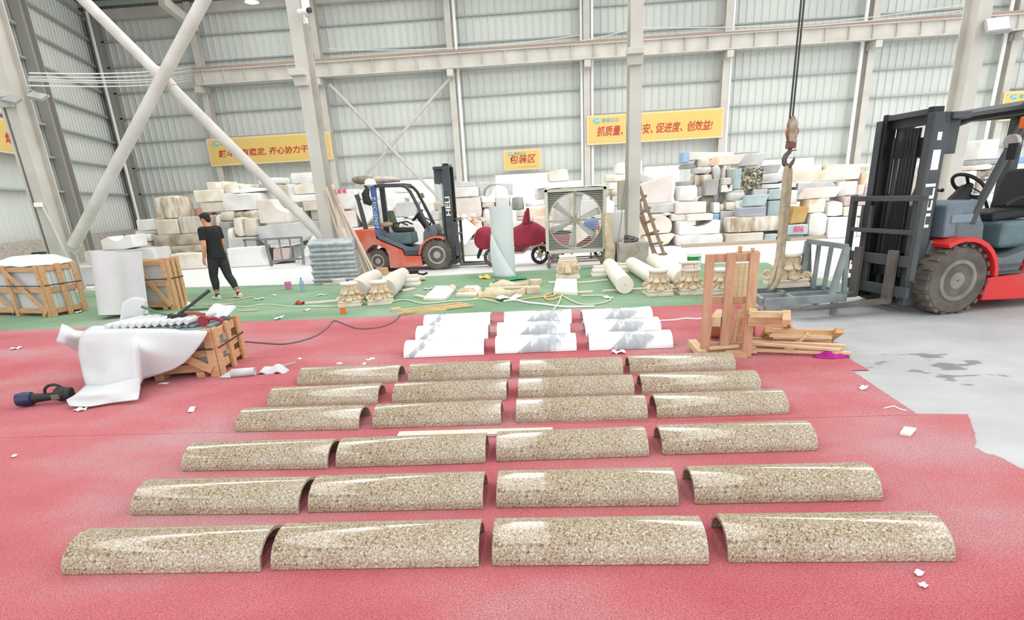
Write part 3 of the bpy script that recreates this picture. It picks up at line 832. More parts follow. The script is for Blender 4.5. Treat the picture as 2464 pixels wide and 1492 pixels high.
ZO = {1: (300, 390, .18093), 2: (540, 390, .18093), 3: (1070, 390, .18093), 4: (1440, 350, .17426), 5: (1620, 350, .17426), 6: (1840, 350, .17426), 7: (2230, 320, .16082), 8: (780, 400, .16082), 0: (0, 0, 1)}
BLK = []
def place(r, Y):
    zo, x0, x1, yt, yb = r[:5]
    ox, oy, k = ZO[zo]
    x0, x1, yt, yb = ox + x0 * k, ox + x1 * k, oy + yt * k, oy + yb * k
    xm, ym = (x0 + x1) / 2, (yt + yb) / 2
    pb, pt = D(xm, yb, Y), D(xm, yt, Y)
    z0 = max(0.004, pb.z)
    return [D(xm, ym, Y).x, D(x1, ym, Y).x - D(x0, ym, Y).x - 0.012, z0, max(0.05, pt.z - z0 - 0.006)]
def settle(T):
    """nearer blocks first; one that would cut into a nearer one shortens it or moves back behind it"""
    done = []
    for r in sorted(T, key=lambda r: r[5]):
        Y = r[5]
        for _ in range(12):
            cx, w, z0, h = place(r, Y); hit = None
            for q in done:
                ax = min(cx + w / 2, q[1] + q[2] / 2) - max(cx - w / 2, q[1] - q[2] / 2)
                az = min(z0 + h, q[3] + q[4]) - max(z0, q[3])
                if ax > 0.004 and az > 0.004 and Y < q[5] + q[6] and Y + r[6] > q[5]:
                    if ax < min(0.16, w * 0.3):
                        w -= ax + 0.008; cx += (ax + 0.008) / 2 * (1 if cx > q[1] else -1)
                    elif az < min(0.14, h * 0.4):
                        h -= az + 0.004
                        if z0 + h / 2 > q[3] + q[4] / 2: z0 += az + 0.004
                    elif Y - q[5] >= 0.45: q[6] = min(q[6], Y - q[5] - 0.02)
                    else: hit = q; break
            if hit is None: break
            Y = hit[5] + min(hit[6], 0.6) + 0.02
            hit[6] = min(hit[6], Y - hit[5] - 0.02)
        done.append([r, cx, w, z0, h, Y, r[6]])
    # what would hang in the air reaches down, behind the nearer stones, to what carries it
    for q in sorted(done, key=lambda q: q[3]):
        top = 0.004
        for p in done:
            if p is not q and min(q[1] + q[2] / 2, p[1] + p[2] / 2) - max(q[1] - q[2] / 2, p[1] - p[2] / 2) > 0.1 and min(q[5] + q[6], p[5] + p[6]) - max(q[5], p[5]) > 0.08 and p[3] + p[4] <= q[3] + 0.02:
                top = max(top, p[3] + p[4])
        gap = q[3] - top
        q.append(max(0.0, gap - 0.002) if gap > 0.015 else 0.0)
    return done
def block(r, cx, w, z0, h, Y, dep, ext):
    style, mk, label, group = r[7], r[8], r[9], r[10]
    seed = len(BLK) + 1; name = 'stone_block'
    mb = MB()
    if style in ('r', 'rr', 's'): z0 -= ext; h += ext
    if style in ('r', 'rr'):
        vs, fs = rough_box(w - 0.02, dep - 0.02, h, seed, 0.028 if style == 'r' else 0.06, 0.08)
        mb.add([v + Vector((cx, Y + dep / 2, z0)) for v in vs], fs)
        o = mb.build(name, ST[mk], smooth=True, origin=(cx, Y + dep / 2, z0))
    elif style == 's':
        rr = random.Random(seed)
        mb.box((cx, Y + dep / 2, z0 + h / 2), (w, dep, h))
        for p in mb.v: p += Vector((rr.uniform(-.015, .015), rr.uniform(-.02, .02), rr.uniform(-.02, .0) if p.z > z0 + h / 2 else 0))
        o = mb.build(name, ST[mk], bevel=min(0.03, h * 0.15), origin=(cx, Y + dep / 2, z0))
    else:
        pl = [(cx - w / 2 + u * w, z0 + v * h - (ext if v == 0 else 0)) for u, v in OUT[style]]
        mb.prism(pl, dep, lambda u, v, q: Vector((u, Y + q, v)))
        mb.f = [tuple(reversed(f)) for f in mb.f]
        o = mb.build(name, ST[mk], bevel=min(0.025, h * 0.08), origin=(cx, Y + dep / 2, z0))
    BLK.append(o); o['yf'] = 0.0; del o['yf']
    FRONT[label] = Y
    tag(o, label, 'stone block', group)
    return o
FRONT = {}
GL, GM, GF, GR, GB = 'stone blocks of the pile by the walking man', 'stone blocks behind the small forklift', 'stone blocks around the big fan', 'stone blocks of the pile by the hook', 'stone blocks behind the big forklift'
T = [
 # ---- pile by the walking man
 (1, 375, 748, 455, 738, 20.0, 1.1, 'rr', 'sb', 'rough cream block with a dark brown crack, alone on top of the pile end', GL),
 (1, 405, 712, 757, 932, 19.7, 1.2, 's', 'b', 'smooth beige sawn block under the cracked cream block', GL),
 (1, 718, 1092, 715, 922, 19.7, 1.2, 's', 'wg', 'wood-grained beige block beside the walking man\'s head', GL),
 (1, 358, 1095, 958, 1098, 19.5, 1.4, 'r', 'm', 'long mossy brown stone beam below the sawn beige blocks', GL),
 (1, 150, 408, 757, 884, 20.2, 1.0, 's', 'w', 'white slab end jutting out toward the corner post', GL),
 (1, 135, 432, 908, 955, 20.3, 1.2, 's', 'w2', 'thin white slab lying under the jutting white slab end', GL),
 (1, 180, 355, 955, 1045, 20.0, 1.0, 'r', 'w2', 'small rounded white stone at the end of the mossy beam', GL),
 (1, 170, 1095, 1120, 1240, 19.2, 1.6, 'r', 'm', 'long brown-grey stone slab, lowest long one before the walking man', GL),
 (1, -60, 360, 1060, 1130, 20.2, 1.3, 's', 'w', 'flat white slab behind the V-shaped cradle stone', GL),
 (1, 560, 1045, 1215, 1385, 18.6, 0.9, 's', 'c', 'cream block with a white end lying low beside the crate', GL),
 (1, 1010, 1400, 1240, 1370, 19.3, 1.2, 's', 'dg', 'grey base block behind the walking man\'s arm', GL),
 (0, 240, 320, 566, 601, 17.9, 0.7, 'vee', 'w', 'V-shaped white cradle stone near the corner post', GL),
 (0, 200, 372, 601, 640, 17.8, 1.0, 'r', 'g', 'low grey stone carrying the V-shaped cradle', GL),
 (1, 912, 1312, 360, 522, 20.6, 1.2, 's', 'c', 'wide cream sawn block jutting out high over the man\'s head', GL),
 (1, 1090, 1362, 258, 358, 20.8, 1.0, 'notch', 'c', 'cream block with a bowl-shaped notch, top of the man\'s pile', GL),
 (1, 1010, 1410, 525, 640, 20.6, 1.2, 's', 'b', 'beige block directly under the wide jutting cream block', GL),
 (1, 805, 1040, 605, 690, 20.9, 0.9, 'slant', 'fr', 'faded red wedge-shaped block behind the walking man\'s head', GL),
 (1, 1040, 1215, 605, 690, 20.9, 0.9, 's', 'dg', 'grey block touching the faded red wedge', GL),
 (1, 1195, 1270, 690, 900, 19.9, 1.0, 'r', 'c', 'rough cream stone just past the back of the man\'s neck', GL),
 (2, -110, 130, 655, 785, 19.9, 1.0, 'rr', 'b', 'rough beige stone wedged under the carved white block', GL),
 (2, -30, 482, 410, 655, 20.0, 1.2, 'rr', 'w', 'big rough carved white block in the middle of the pile', GL),
 (2, 120, 482, 645, 775, 19.9, 1.1, 'rr', 'sb', 'rough brown-streaked stone under the carved white block', GL),
 (2, 440, 830, 490, 798, 19.5, 1.0, 'cove', 'p', 'pinkish white block with a scooped top corner', GL),
 (2, 780, 1050, 590, 790, 19.7, 1.0, 'rr', 'c', 'rough cream stone beside the block with scooped corner', GL),
 (2, 440, 1130, 805, 1098, 19.0, 1.3, 'trough', 'g', 'big smooth grey trough-shaped block above the steel rack', GL),
 (2, 95, 250, 735, 985, 19.4, 0.9, 'rr', 'c', 'upright rough cream stone with vertical folds', GL),
 (2, 245, 440, 745, 985, 19.4, 0.9, 'rr', 'b', 'upright rough beige stone touching the grey trough block', GL),
 (2, -70, 98, 790, 1000, 19.6, 0.9, 's', 'dg', 'grey block end in shade behind the folded cream stone', GL),
 (2, 40, 530, 1130, 1360, 18.5, 0.6, 'conc', 'w2', 'low white block with a concave end, beside the man\'s elbow', GL),
 (2, 85, 425, 1000, 1128, 19.1, 1.0, 's', 'g', 'pale grey slab above the low white concave block', GL),
 (2, 20, 100, 880, 1125, 19.2, 0.8, 'rr', 'w', 'narrow rough white stone beside the man\'s back', GL),
 (2, 615, 885, 1140, 1305, 19.0, 0.9, 'para', 'pk', 'rose-coloured block seen through the steel rack', GL),
 (2, 905, 1110, 1100, 1270, 19.2, 0.9, 's', 'dg', 'dark grey block at the far end of the steel rack', GL),
 (2, 500, 590, 1155, 1295, 19.3, 0.8, 'r', 'm', 'small rounded brown stone behind the steel rack post', GL),
 (2, 78, 562, 350, 430, 20.2, 1.1, 'lift', 'w2', 'long bright white slab tilted on the carved white block', GL),
 (2, 305, 655, 270, 480, 20.7, 1.0, 'slantl', 'p', 'pinkish block under the slanting brace pipe', GL),
 (2, 170, 312, 290, 362, 20.9, 0.9, 's', 'c', 'small cream block behind the tilted bright slab', GL),
 (2, -60, 165, 282, 412, 20.7, 0.9, 'r', 'c', 'yellowish rough block near the notched top block', GL),
 (2, 425, 735, 205, 292, 21.0, 1.0, 'r', 'w', 'rounded white stone topping the pile under the brace pipe', GL),
 (2, 655, 765, 300, 480, 20.9, 0.8, 's', 'b', 'beige upright block just under the brace pipe', GL),
 (2, 745, 850, 245, 440, 21.1, 0.8, 's', 'w', 'upright white block beyond the brace pipe', GL),
 (2, 850, 922, 315, 440, 20.8, 0.8, 's', 'w2', 'small bright white block beyond the brace pipe', GL),
 (2, 862, 1285, 130, 282, 20.4, 1.1, 'r', 'w', 'rough white block on top of the stack behind the planks', GL),
 (2, 915, 1292, 275, 425, 20.4, 1.1, 'rr', 'c', 'rough cream block, second from top behind the planks', GL),
 (2, 880, 1252, 425, 530, 20.3, 1.2, 's', 'w2', 'long white slab, third from top behind the planks', GL),
 (2, 985, 1322, 520, 640, 20.2, 1.2, 's', 'b', 'beige slab, fourth from top behind the planks', GL),
 (2, 1250, 1335, 380, 645, 20.0, 0.9, 'r', 'w', 'upright rough white stone touching the small-camera column', GL),
 (2, 690, 1010, 480, 610, 20.3, 1.0, 'rr', 'c', 'rough cream fragments under the long brace pipe', GL),
 (2, 1150, 1290, 640, 760, 20.4, 0.8, 's', 'g', 'small grey panel stone under the beige slab', GL),
 (2, 1280, 1430, 640, 880, 20.2, 0.9, 's', 'w', 'white block behind the foot of the small-camera column', GL),
 (2, 1000, 1290, 760, 1060, 20.2, 1.1, 'r', 'w2', 'white block half buried in the pale rubble', GL),
 # ---- behind the small forklift
 (8, 185, 470, 345, 640, 20.0, 1.1, 's', 'w', 'white block with red painted marks behind the planks', GM),
 (8, 300, 482, 660, 905, 19.8, 1.1, 's', 'p', 'pinkish block below the one with red marks', GM),
 (8, 150, 305, 640, 905, 20.2, 1.0, 's', 'c', 'cream block behind the leaning planks', GM),
 (8, 465, 790, 500, 790, 19.8, 1.1, 'lift', 'w', 'white boat-shaped block behind the forklift exhaust pipe', GM),
 (8, 470, 770, 360, 505, 20.3, 1.0, 'r', 'w2', 'bright rounded stone above the boat-shaped block', GM),
 (8, 640, 790, 700, 905, 19.9, 0.9, 'r', 'c', 'cream stone behind the blue numbered post', GM),
 (8, 470, 645, 780, 905, 20.1, 0.9, 's', 'b', 'beige block behind the foot of the exhaust pipe', GM),
 (8, 905, 1365, 400, 485, 20.6, 1.2, 's', 'w2', 'long white slab seen through the forklift cab top', GM),
 (8, 1010, 1280, 320, 400, 20.8, 1.0, 'r', 'w', 'rounded white stone under the forklift cab roof', GM),
 (8, 900, 1200, 485, 600, 20.4, 1.0, 's', 'w', 'white slab with shaded underside behind the cab', GM),
 (8, 1030, 1420, 530, 760, 19.8, 0.9, 'para', 'g', 'pale grey panel block behind the forklift steering wheel', GM),
 (8, 905, 1040, 600, 860, 20.0, 0.9, 's', 'w2', 'bright white block behind the forklift seat back', GM),
 (8, 1035, 1190, 760, 1000, 19.6, 1.0, 's', 'w2', 'white block above the forklift engine hood', GM),
 (8, 1190, 1520, 780, 1090, 19.5, 1.0, 'slantl', 'w', 'white slanted block behind the forklift steering column', GM),
 (8, 1475, 1640, 530, 680, 20.0, 1.0, 's', 'c', 'cream block behind the forklift front guard leg', GM),
 (8, 1600, 1705, 530, 690, 20.2, 1.0, 's', 'b', 'beige block tucked behind the forklift mast', GM),
 (8, 1540, 1710, 680, 815, 19.8, 1.0, 's', 'g', 'grey block behind the lower forklift guard leg', GM),
 (8, 1540, 1710, 815, 985, 19.6, 1.0, 's', 'w', 'white block low behind the forklift mast', GM),
 (3, 85, 422, 325, 465, 19.9, 1.2, 's', 'w', 'white block on the big beige rough one, beside the forklift mast', GM),
 (3, 60, 395, 240, 330, 20.1, 1.0, 'slantl', 'g', 'pale grey wedge topping the stack beside the forklift mast', GM),
 (3, 100, 492, 465, 760, 19.8, 1.2, 'r', 'p', 'big pinkish rough block beside the forklift mast', GM),
 (3, 425, 662, 345, 535, 20.0, 1.0, 'cover', 'w2', 'white block with one curled-up end under the stone arch', GM),
 (3, 490, 652, 535, 600, 20.0, 1.0, 's', 'b', 'thin beige slab under the white block with curled end', GM),
 (3, 395, 890, 255, 460, 20.8, 1.0, 'arch', 'g', 'grey arched stone with a dark hollow beside the bright doorway', GM),
 (3, 655, 860, 455, 580, 20.3, 1.0, 's', 'w', 'white block under the arched stone', GM),
 (3, 480, 615, 600, 800, 19.9, 1.0, 'r', 'w', 'rough white stone behind the foam roll', GM),
 (3, 90, 360, 760, 1000, 19.5, 1.1, 'r', 'c', 'rough cream block low behind the forklift fork backrest', GM),
 (3, 355, 500, 770, 1010, 19.6, 1.0, 'r', 'p', 'pinkish rough block behind the scooter cover', GM),
 (3, 185, 600, 1035, 1205, 18.6, 0.4, 's', 'w', 'low white block before the scooter, on the floor', GM),
 (3, 890, 1050, 470, 645, 20.2, 0.9, 'rr', 'dr', 'dark grey-green rock beside the foam roll', GM),
 (3, 950, 1065, 645, 725, 20.0, 0.9, 's', 'b', 'beige block under the dark rock', GM),
 (3, 950, 1070, 725, 800, 19.8, 0.9, 's', 'pk', 'rose block low under the dark rock', GM),
 (3, 600, 1070, 790, 1200, 19.3, 1.0, 's', 'w', 'white base block behind the foam roll', GM),
 # ---- around the fan
 (3, 1110, 1450, 590, 830, 19.8, 1.1, 's', 'or', 'cream block with a yellow stain beside the fan frame', GF),
 (3, 1180, 1420, 722, 850, 19.3, 0.9, 's', 'c', 'small cream block in front of the yellow-stained one', GF),
 (0, 1318, 1370, 407, 437, 20.6, 0.8, 'rr', 'c', 'carved crouching-lion-like stone on top of the fan pile', GF),
 (0, 1290, 1402, 436, 451, 20.4, 1.2, 's', 'w2', 'thin white slab under the carved stone', GF),
 (0, 1286, 1345, 451, 480, 20.5, 1.0, 'r', 'w', 'white stone at the doorway side of the fan top', GF),
 (0, 1262, 1312, 480, 500, 20.6, 1.0, 'r', 'w2', 'flat bright stone between the doorway and the fan', GF),
 (0, 1325, 1420, 462, 520, 20.3, 1.0, 's', 'w', 'white block seen through the upper fan opening', GF),
 (0, 1372, 1395, 470, 496, 19.9, 0.4, 's', 'sb', 'small brown block seen through the fan opening', GF),
 (0, 1395, 1470, 480, 540, 20.0, 1.0, 's', 'w', 'white slabs behind the fan blades', GF),
 (0, 1330, 1480, 540, 600, 19.6, 1.0, 's', 'c', 'long cream block behind the lower fan grille', GF),
 (4, 240, 395, 235, 385, 20.4, 1.0, 'r', 'w', 'white block on top of the stack before the plain column', GF),
 (4, 100, 395, 398, 500, 20.2, 1.1, 'r', 'c', 'cream slab, second in the stack before the plain column', GF),
 (4, 148, 400, 500, 605, 20.1, 1.0, 's', 'w', 'layered white slab, third in the stack before the plain column', GF),
 (4, 105, 325, 605, 700, 20.0, 1.0, 'r', 'sb', 'brown-stained slab in the stack before the plain column', GF),
 (4, 170, 325, 690, 840, 19.8, 1.0, 's', 'g', 'pale grey block low in the stack before the plain column', GF),
 (4, 105, 225, 720, 910, 19.4, 0.6, 'slantl', 'w2', 'small bright white stone leaning by the fan edge', GF),
 (4, 200, 335, 840, 930, 19.5, 0.9, 's', 'g', 'grey slab under the pale grey block by the fan', GF),
 (4, 195, 315, 940, 1030, 19.3, 0.9, 's', 'b', 'beige slab just above the white board', GF),
 # ---- pile by the hook, first stack beside the ladder
 (4, 545, 612, 205, 345, 20.9, 0.8, 's', 'w', 'narrow white block behind the plain column, top of its stack', GR),
 (4, 555, 845, 392, 510, 20.2, 1.1, 'tilt', 'g', 'tilted grey slab beside the ladder top', GR),
 (4, 560, 1090, 400, 800, 20.0, 1.2, 'slant', 'p', 'huge pinkish block with a slanting top beside the ladder', GR),
 (4, 690, 1050, 795, 942, 19.6, 1.1, 's', 'g', 'pale grey block under the huge pinkish one', GR),
 (4, 560, 1022, 950, 1240, 19.0, 1.0, 'rnd', 'c', 'cream-edged white block with a rounded end behind the ladder', GR),
 (4, 640, 1085, 1225, 1400, 18.7, 1.0, 'boat', 'c', 'boat-shaped cream rock behind the ladder foot', GR),
 (4, 945, 1080, 965, 1215, 19.6, 0.9, 'r', 'or', 'orange-stained stone between ladder stack and hook stack', GR),
 (4, 740, 945, 935, 1010, 19.5, 0.9, 's', 'g', 'thin grey slab on the rounded-end block', GR),
 (5, 78, 358, 552, 780, 19.6, 1.0, 'r', 'w', 'cube-like rough white block with a ragged top', GR),
 (5, 42, 462, 772, 940, 19.3, 1.1, 's', 'p', 'white block with a pinkish curved stain', GR),
 (5, 208, 557, 938, 1088, 18.9, 0.8, 's', 'c', 'yellowish cream block with a pale rim on the white cradle', GR),
 (5, 88, 652, 1040, 1212, 18.7, 0.9, 'cradle', 'w2', 'white cradle-shaped stone with a concave top', GR),
 (5, 40, 705, 1232, 1388, 18.5, 1.1, 'r', 'w', 'long white base block under the cradle-shaped stone', GR),
 (5, -20, 205, 948, 1075, 19.3, 0.9, 's', 'p', 'pinkish white block beside the yellowish cream one', GR),
 (5, 172, 850, 72, 240, 20.6, 1.2, 'slantl', 'w', 'long white slab with a blue end, top of the hook pile', GR),
 (5, 540, 1000, 130, 268, 20.2, 1.1, 'para', 'or', 'white slab with pink-orange stains near the pile top', GR),
 (5, 915, 1300, 105, 280, 20.2, 1.0, 'para', 'g', 'slanted grey block beside the stained slab', GR),
 (5, 550, 1182, 92, 132, 20.7, 1.0, 's', 'dg', 'thin grey slab edge above the stained slab', GR),
 (5, 388, 550, 180, 285, 20.3, 1.0, 'r', 'b', 'beige-grey stone under the long blue-ended slab', GR),
 (5, 160, 390, 250, 350, 20.9, 1.0, 'slantl', 'dg', 'dark grey block in the shade of the blue-ended slab', GR),
 (5, 328, 572, 290, 388, 20.1, 1.0, 'r', 'g', 'grey slab below the beige-grey stone', GR),
 (5, 315, 605, 388, 545, 20.0, 1.0, 'rr', 'sb', 'rough brown and white stone below the grey slab', GR),
 (5, 112, 332, 482, 555, 20.3, 1.0, 's', 'dg', 'dull grey-brown slab over the ragged white cube', GR),
 (5, 455, 622, 460, 690, 19.5, 0.9, 's', 'dg', 'smooth grey square-faced block next to the ragged white cube', GR),
 (5, 345, 460, 555, 665, 19.9, 0.9, 's', 'p', 'small pinkish slab between ragged cube and grey square block', GR),
 (5, 568, 662, 270, 455, 19.9, 0.8, 'r', 'g', 'upright grey-white slab in the middle of the hook pile', GR),
 (5, 662, 782, 270, 515, 19.8, 0.8, 'r', 'w', 'tall upright white slab beside the coarse granite block', GR),
 (5, 775, 855, 315, 440, 19.9, 0.9, 's', 'g', 'small pale block touching the coarse granite block', GR),
 (5, 850, 1240, 305, 612, 19.4, 1.1, 's', 'cg', 'coarse black and gold granite block', GR),
 (5, 690, 845, 435, 542, 19.6, 0.9, 's', 'b', 'beige block beside the foot of the coarse granite', GR),
 (5, 665, 845, 542, 642, 19.5, 0.9, 'notch', 'w', 'white stone with a round notch below the coarse granite', GR),
 (5, 770, 1005, 638, 762, 19.3, 1.0, 'r', 'g', 'grey slab under the notched white stone', GR),
 (5, 612, 705, 505, 800, 19.7, 0.9, 'slantl', 'w', 'white leaning slab beside the smooth grey square block', GR),
 (5, 735, 888, 768, 898, 19.3, 0.9, 'r', 'c', 'small cream stone on the tall grey panel', GR),
 (5, 636, 740, 808, 905, 19.4, 0.9, 'r', 'b', 'small beige stone beside the cream one on the grey panel', GR),
 (5, 335, 625, 690, 905, 19.8, 0.9, 'rr', 'm', 'rough brown fragments behind the pink-stained block', GR),
 (5, 560, 645, 780, 925, 19.3, 0.8, 's', 'w', 'small white block at the corner of the tall grey panel', GR),
 (5, 640, 895, 900, 1335, 19.0, 0.8, 's', 'g', 'tall smooth grey panel block standing on the floor', GR),
 (5, 552, 640, 935, 1045, 19.2, 0.6, 's', 'bc', 'small blue-painted block beside the tall grey panel', GR),
 (5, 988, 1328, 678, 862, 18.8, 0.9, 'para', 'bl', 'blue-green block, upper one of the stacked pair', GR),
 (5, 905, 1282, 842, 985, 18.7, 1.0, 's', 'pu', 'violet-grey striped block under the blue-green one', GR),
 (5, 1320, 1560, 595, 745, 19.2, 1.0, 's', 'bl', 'bluish block behind the sling, upper', GR),
 (5, 1300, 1500, 750, 970, 19.2, 1.0, 's', 'bl', 'blue-green block behind the sling, lower', GR),
 (5, 745, 1500, 985, 1190, 18.6, 1.2, 'r', 'sb', 'long beige rough-faced beam block under the blue-green pair', GR),
 (5, 730, 1310, 1200, 1338, 18.5, 1.2, 's', 'b', 'beige base block under the long rough beam', GR),
 (5, 1262, 1445, 1222, 1338, 18.4, 0.6, 'para', 'bl', 'pale blue slab leaning on the beige base block', GR),
 (5, 1110, 1325, 600, 690, 19.3, 1.0, 's', 'g', 'grey slab between coarse granite and bluish block', GR),
 (5, 1235, 1500, 250, 385, 20.4, 1.0, 'para', 'dg', 'grey rough slab beside the hook tip', GR),
 (5, 1000, 1260, 262, 308, 20.6, 1.0, 's', 'dg', 'dull slab behind the top of the coarse granite', GR),
 (5, 1235, 1480, 500, 605, 19.7, 1.0, 's', 'w', 'pale slab beside the coarse granite block', GR),
 (6, 250, 603, 1092, 1228, 18.5, 0.9, 's', 'bl', 'pale blue block with red painted number 816', GR),
 (6, 250, 548, 1230, 1338, 18.6, 0.9, 's', 'bl', 'blue base block under the one numbered 816', GR),
 (6, 360, 625, 830, 1090, 18.8, 0.8, 'wedge', 'o', 'golden ochre block behind the numbered blue block', GR),
 (6, 300, 412, 810, 975, 19.1, 0.8, 'slantl', 'w2', 'small bright white stone between sling and ochre block', GR),
 (6, 440, 1035, 505, 800, 19.6, 1.0, 'lift', 'g', 'big grey-white rounded block under the beam-shaped stone', GR),
 (6, 520, 1132, 570, 722, 19.1, 1.0, 'para', 'p', 'layered cream slab with diagonal cracks', GR),
 (6, 365, 1342, 332, 488, 19.6, 1.2, 'r', 'c', 'long beam-shaped cream stone near the hook', GR),
 (6, -60, 365, 390, 492, 19.8, 1.1, 'r', 'g', 'grey rough slab continuing behind the sling', GR),
 (6, -120, 440, 500, 605, 19.6, 1.0, 's', 'w', 'pale block behind the sling below the rough grey slab', GR),
 (6, 1340, 1520, 350, 530, 19.6, 1.1, 's', 'or', 'orange-stained block at the mast end of the beam-shaped stone', GR),
 (6, 840, 1560, 245, 335, 20.1, 1.0, 'slantl', 'c', 'long cream slab lying on the beam-shaped stone', GR),
 (6, 450, 840, 270, 335, 20.3, 0.9, 's', 'w2', 'bright white slab on the hook end of the beam-shaped stone', GR),
 (6, 575, 842, 738, 920, 18.9, 0.9, 's', 'or', 'grey block with a bright orange face', GR),
 (6, 868, 1110, 772, 965, 18.9, 0.9, 'rr', 'w2', 'lumpy bright white stone on the white block pair', GR),
 (6, 615, 905, 930, 1272, 18.7, 1.0, 'r', 'w', 'large rounded white block beside the ochre one', GR),
 (6, 895, 1275, 985, 1275, 18.6, 1.0, 's', 'w2', 'large square white block beside the steel A-frame', GR),
 (6, 1030, 1300, 490, 690, 19.4, 1.0, 's', 'w', 'white block under the mast end of the beam-shaped stone', GR),
 (6, 1100, 1520, 690, 815, 19.0, 1.0, 's', 'pk', 'pinkish slab with red painted writing', GR),
 (6, 1100, 1500, 830, 985, 18.9, 1.0, 's', 'c', 'cream block under the slab with red writing', GR),
 (6, 325, 470, 610, 735, 19.4, 0.9, 's', 'w2', 'small white block just past the sling', GR),
 (6, 1300, 1382, 535, 700, 19.3, 0.8, 's', 'or', 'yellowish narrow block above the red writing', GR),
 (6, 1382, 1560, 535, 690, 19.3, 0.9, 's', 'g', 'grey block partly hidden by the forklift mast', GR),
 (6, 1275, 1560, 985, 1290, 18.8, 1.0, 's', 'w', 'white base block behind the fork backrest', GR),
 # ---- behind the big forklift
 (7, 790, 1085, 85, 392, 18.9, 0.8, 's', 'w', 'tall pale block standing on the stack behind the big forklift', GB),
 (7, 690, 1085, 395, 470, 18.8, 1.0, 's', 'dg', 'grey slab under the tall pale block', GB),
 (7, 725, 1010, 465, 550, 18.6, 0.9, 'r', 'c', 'rounded cream stone above the big forklift steering wheel', GB),
 (7, 610, 745, 560, 720, 18.7, 0.9, 's', 'w', 'white block beside the steering wheel rim', GB),
 (7, 590, 705, 410, 640, 19.3, 0.9, 'r', 'dg', 'dark grey rough stone beside the steel column', GB),
 (7, 740, 1010, 550, 720, 18.9, 0.9, 's', 'b', 'beige block seen through the steering wheel', GB),
 (7, 960, 1560, 635, 890, 18.2, 1.1, 'slant', 'p', 'wide pinkish block behind the big forklift seat', GB),
 (7, 860, 1560, 890, 1010, 18.0, 1.2, 's', 'w2', 'long white slab just above the big forklift hood', GB),
 (7, 1265, 1560, 340, 460, 18.6, 0.9, 's', 'bc', 'bright blue covered block behind the roof leg', GB),
 (7, 1090, 1560, 455, 555, 18.5, 1.0, 's', 'w', 'white slab under the bright blue block', GB),
 (7, 1060, 1560, 545, 620, 18.4, 1.0, 'r', 'p', 'rough pinkish slab behind the roof leg of the forklift', GB),
 (7, 110, 320, 395, 480, 19.0, 0.9, 's', 'w2', 'white block seen between mast and roof leg, top', GB),
 (7, 120, 320, 475, 590, 18.9, 0.9, 's', 'bc', 'blue painted block seen between mast and roof leg', GB),
 (7, 60, 300, 590, 840, 18.7, 0.9, 's', 'b', 'beige block behind the big forklift control levers', GB),
 (7, 60, 1560, 1015, 1700, 18.6, 1.2, 's', 'w', 'white base block mostly hidden behind the big forklift body', GB),
 (8, 300, 1000, 905, 1400, 19.6, 1.2, 's', 'w', 'white base block mostly hidden behind the small forklift body', GM),
 (7, 60, 245, 715, 1050, 18.0, 0.8, 'r', 'w2', 'white rounded block just behind the big forklift mast', GB),
]
for q in settle(T): block(*q)
# blue sawn end of the long top slab, painted marks
def paint(txt, px, py, Y, wpx, m, label_of=None, sz=0.3, parent=None, rot=0.0):
    q = D(px, py, Y); wd_ = D(px + wpx, py, Y).x - q.x
    text_mesh(txt, sz, m, 'painted_marks', parent, q, FACE @ rz(rot), wd_, wld=parent is not None, bold=0.01)
M_PINKINK = mat('pink_paint', 'd8566e', 0.7)
def find(label): return [o for o in BLK if o['label'] == label][0]
paint('816', 1840 + 472 * .17426, 350 + 1160 * .17426, FRONT['pale blue block with red painted number 816'] - .03, 23, M_PINKINK, sz=0.24, parent=find('pale blue block with red painted number 816'))
paint('706', 1840 + 1270 * .17426, 350 + 745 * .17426, FRONT['pinkish slab with red painted writing'] - .03, 26, M_PINKINK, sz=0.2, parent=find('pinkish slab with red painted writing'))
paint('3S VE', 780 + 262 * .16082, 400 + 378 * .16082, FRONT['white block with red painted marks behind the planks'] - .03, 22, M_PINKINK, sz=0.16, parent=find('white block with red painted marks behind the planks'))
e_ = find('long white slab with a blue end, top of the hook pile')
Yq = FRONT['long white slab with a blue end, top of the hook pile']; q = D(1620 + 190 * .17426, 350 + 160 * .17426, Yq - .03)
m_ = MB(); m_.box((q.x - 0.02, q.y + 0.3, q.z), (0.2, 0.6, 0.34)); m_.build('blue_painted_end', ST['bc'], e_, wld=True, bevel=0.02)
e_ = find('coarse black and gold granite block'); Yq = FRONT['coarse black and gold granite block']
q0, q1 = D(1620 + 852 * .17426, 350 + 460 * .17426, Yq - .02), D(1620 + 938 * .17426, 350 + 460 * .17426, Yq - .02)
m_ = MB(); hz = D(1620 + 895 * .17426, 350 + 312 * .17426, Yq).z; lz = D(1620 + 895 * .17426, 350 + 605 * .17426, Yq).z
m_.box(((q0.x + q1.x) / 2, Yq + .2, (hz + lz) / 2), (q1.x - q0.x, .46, hz - lz - .02)); m_.build('sawn_pale_side', ST['bl'], e_, wld=True, bevel=.015)
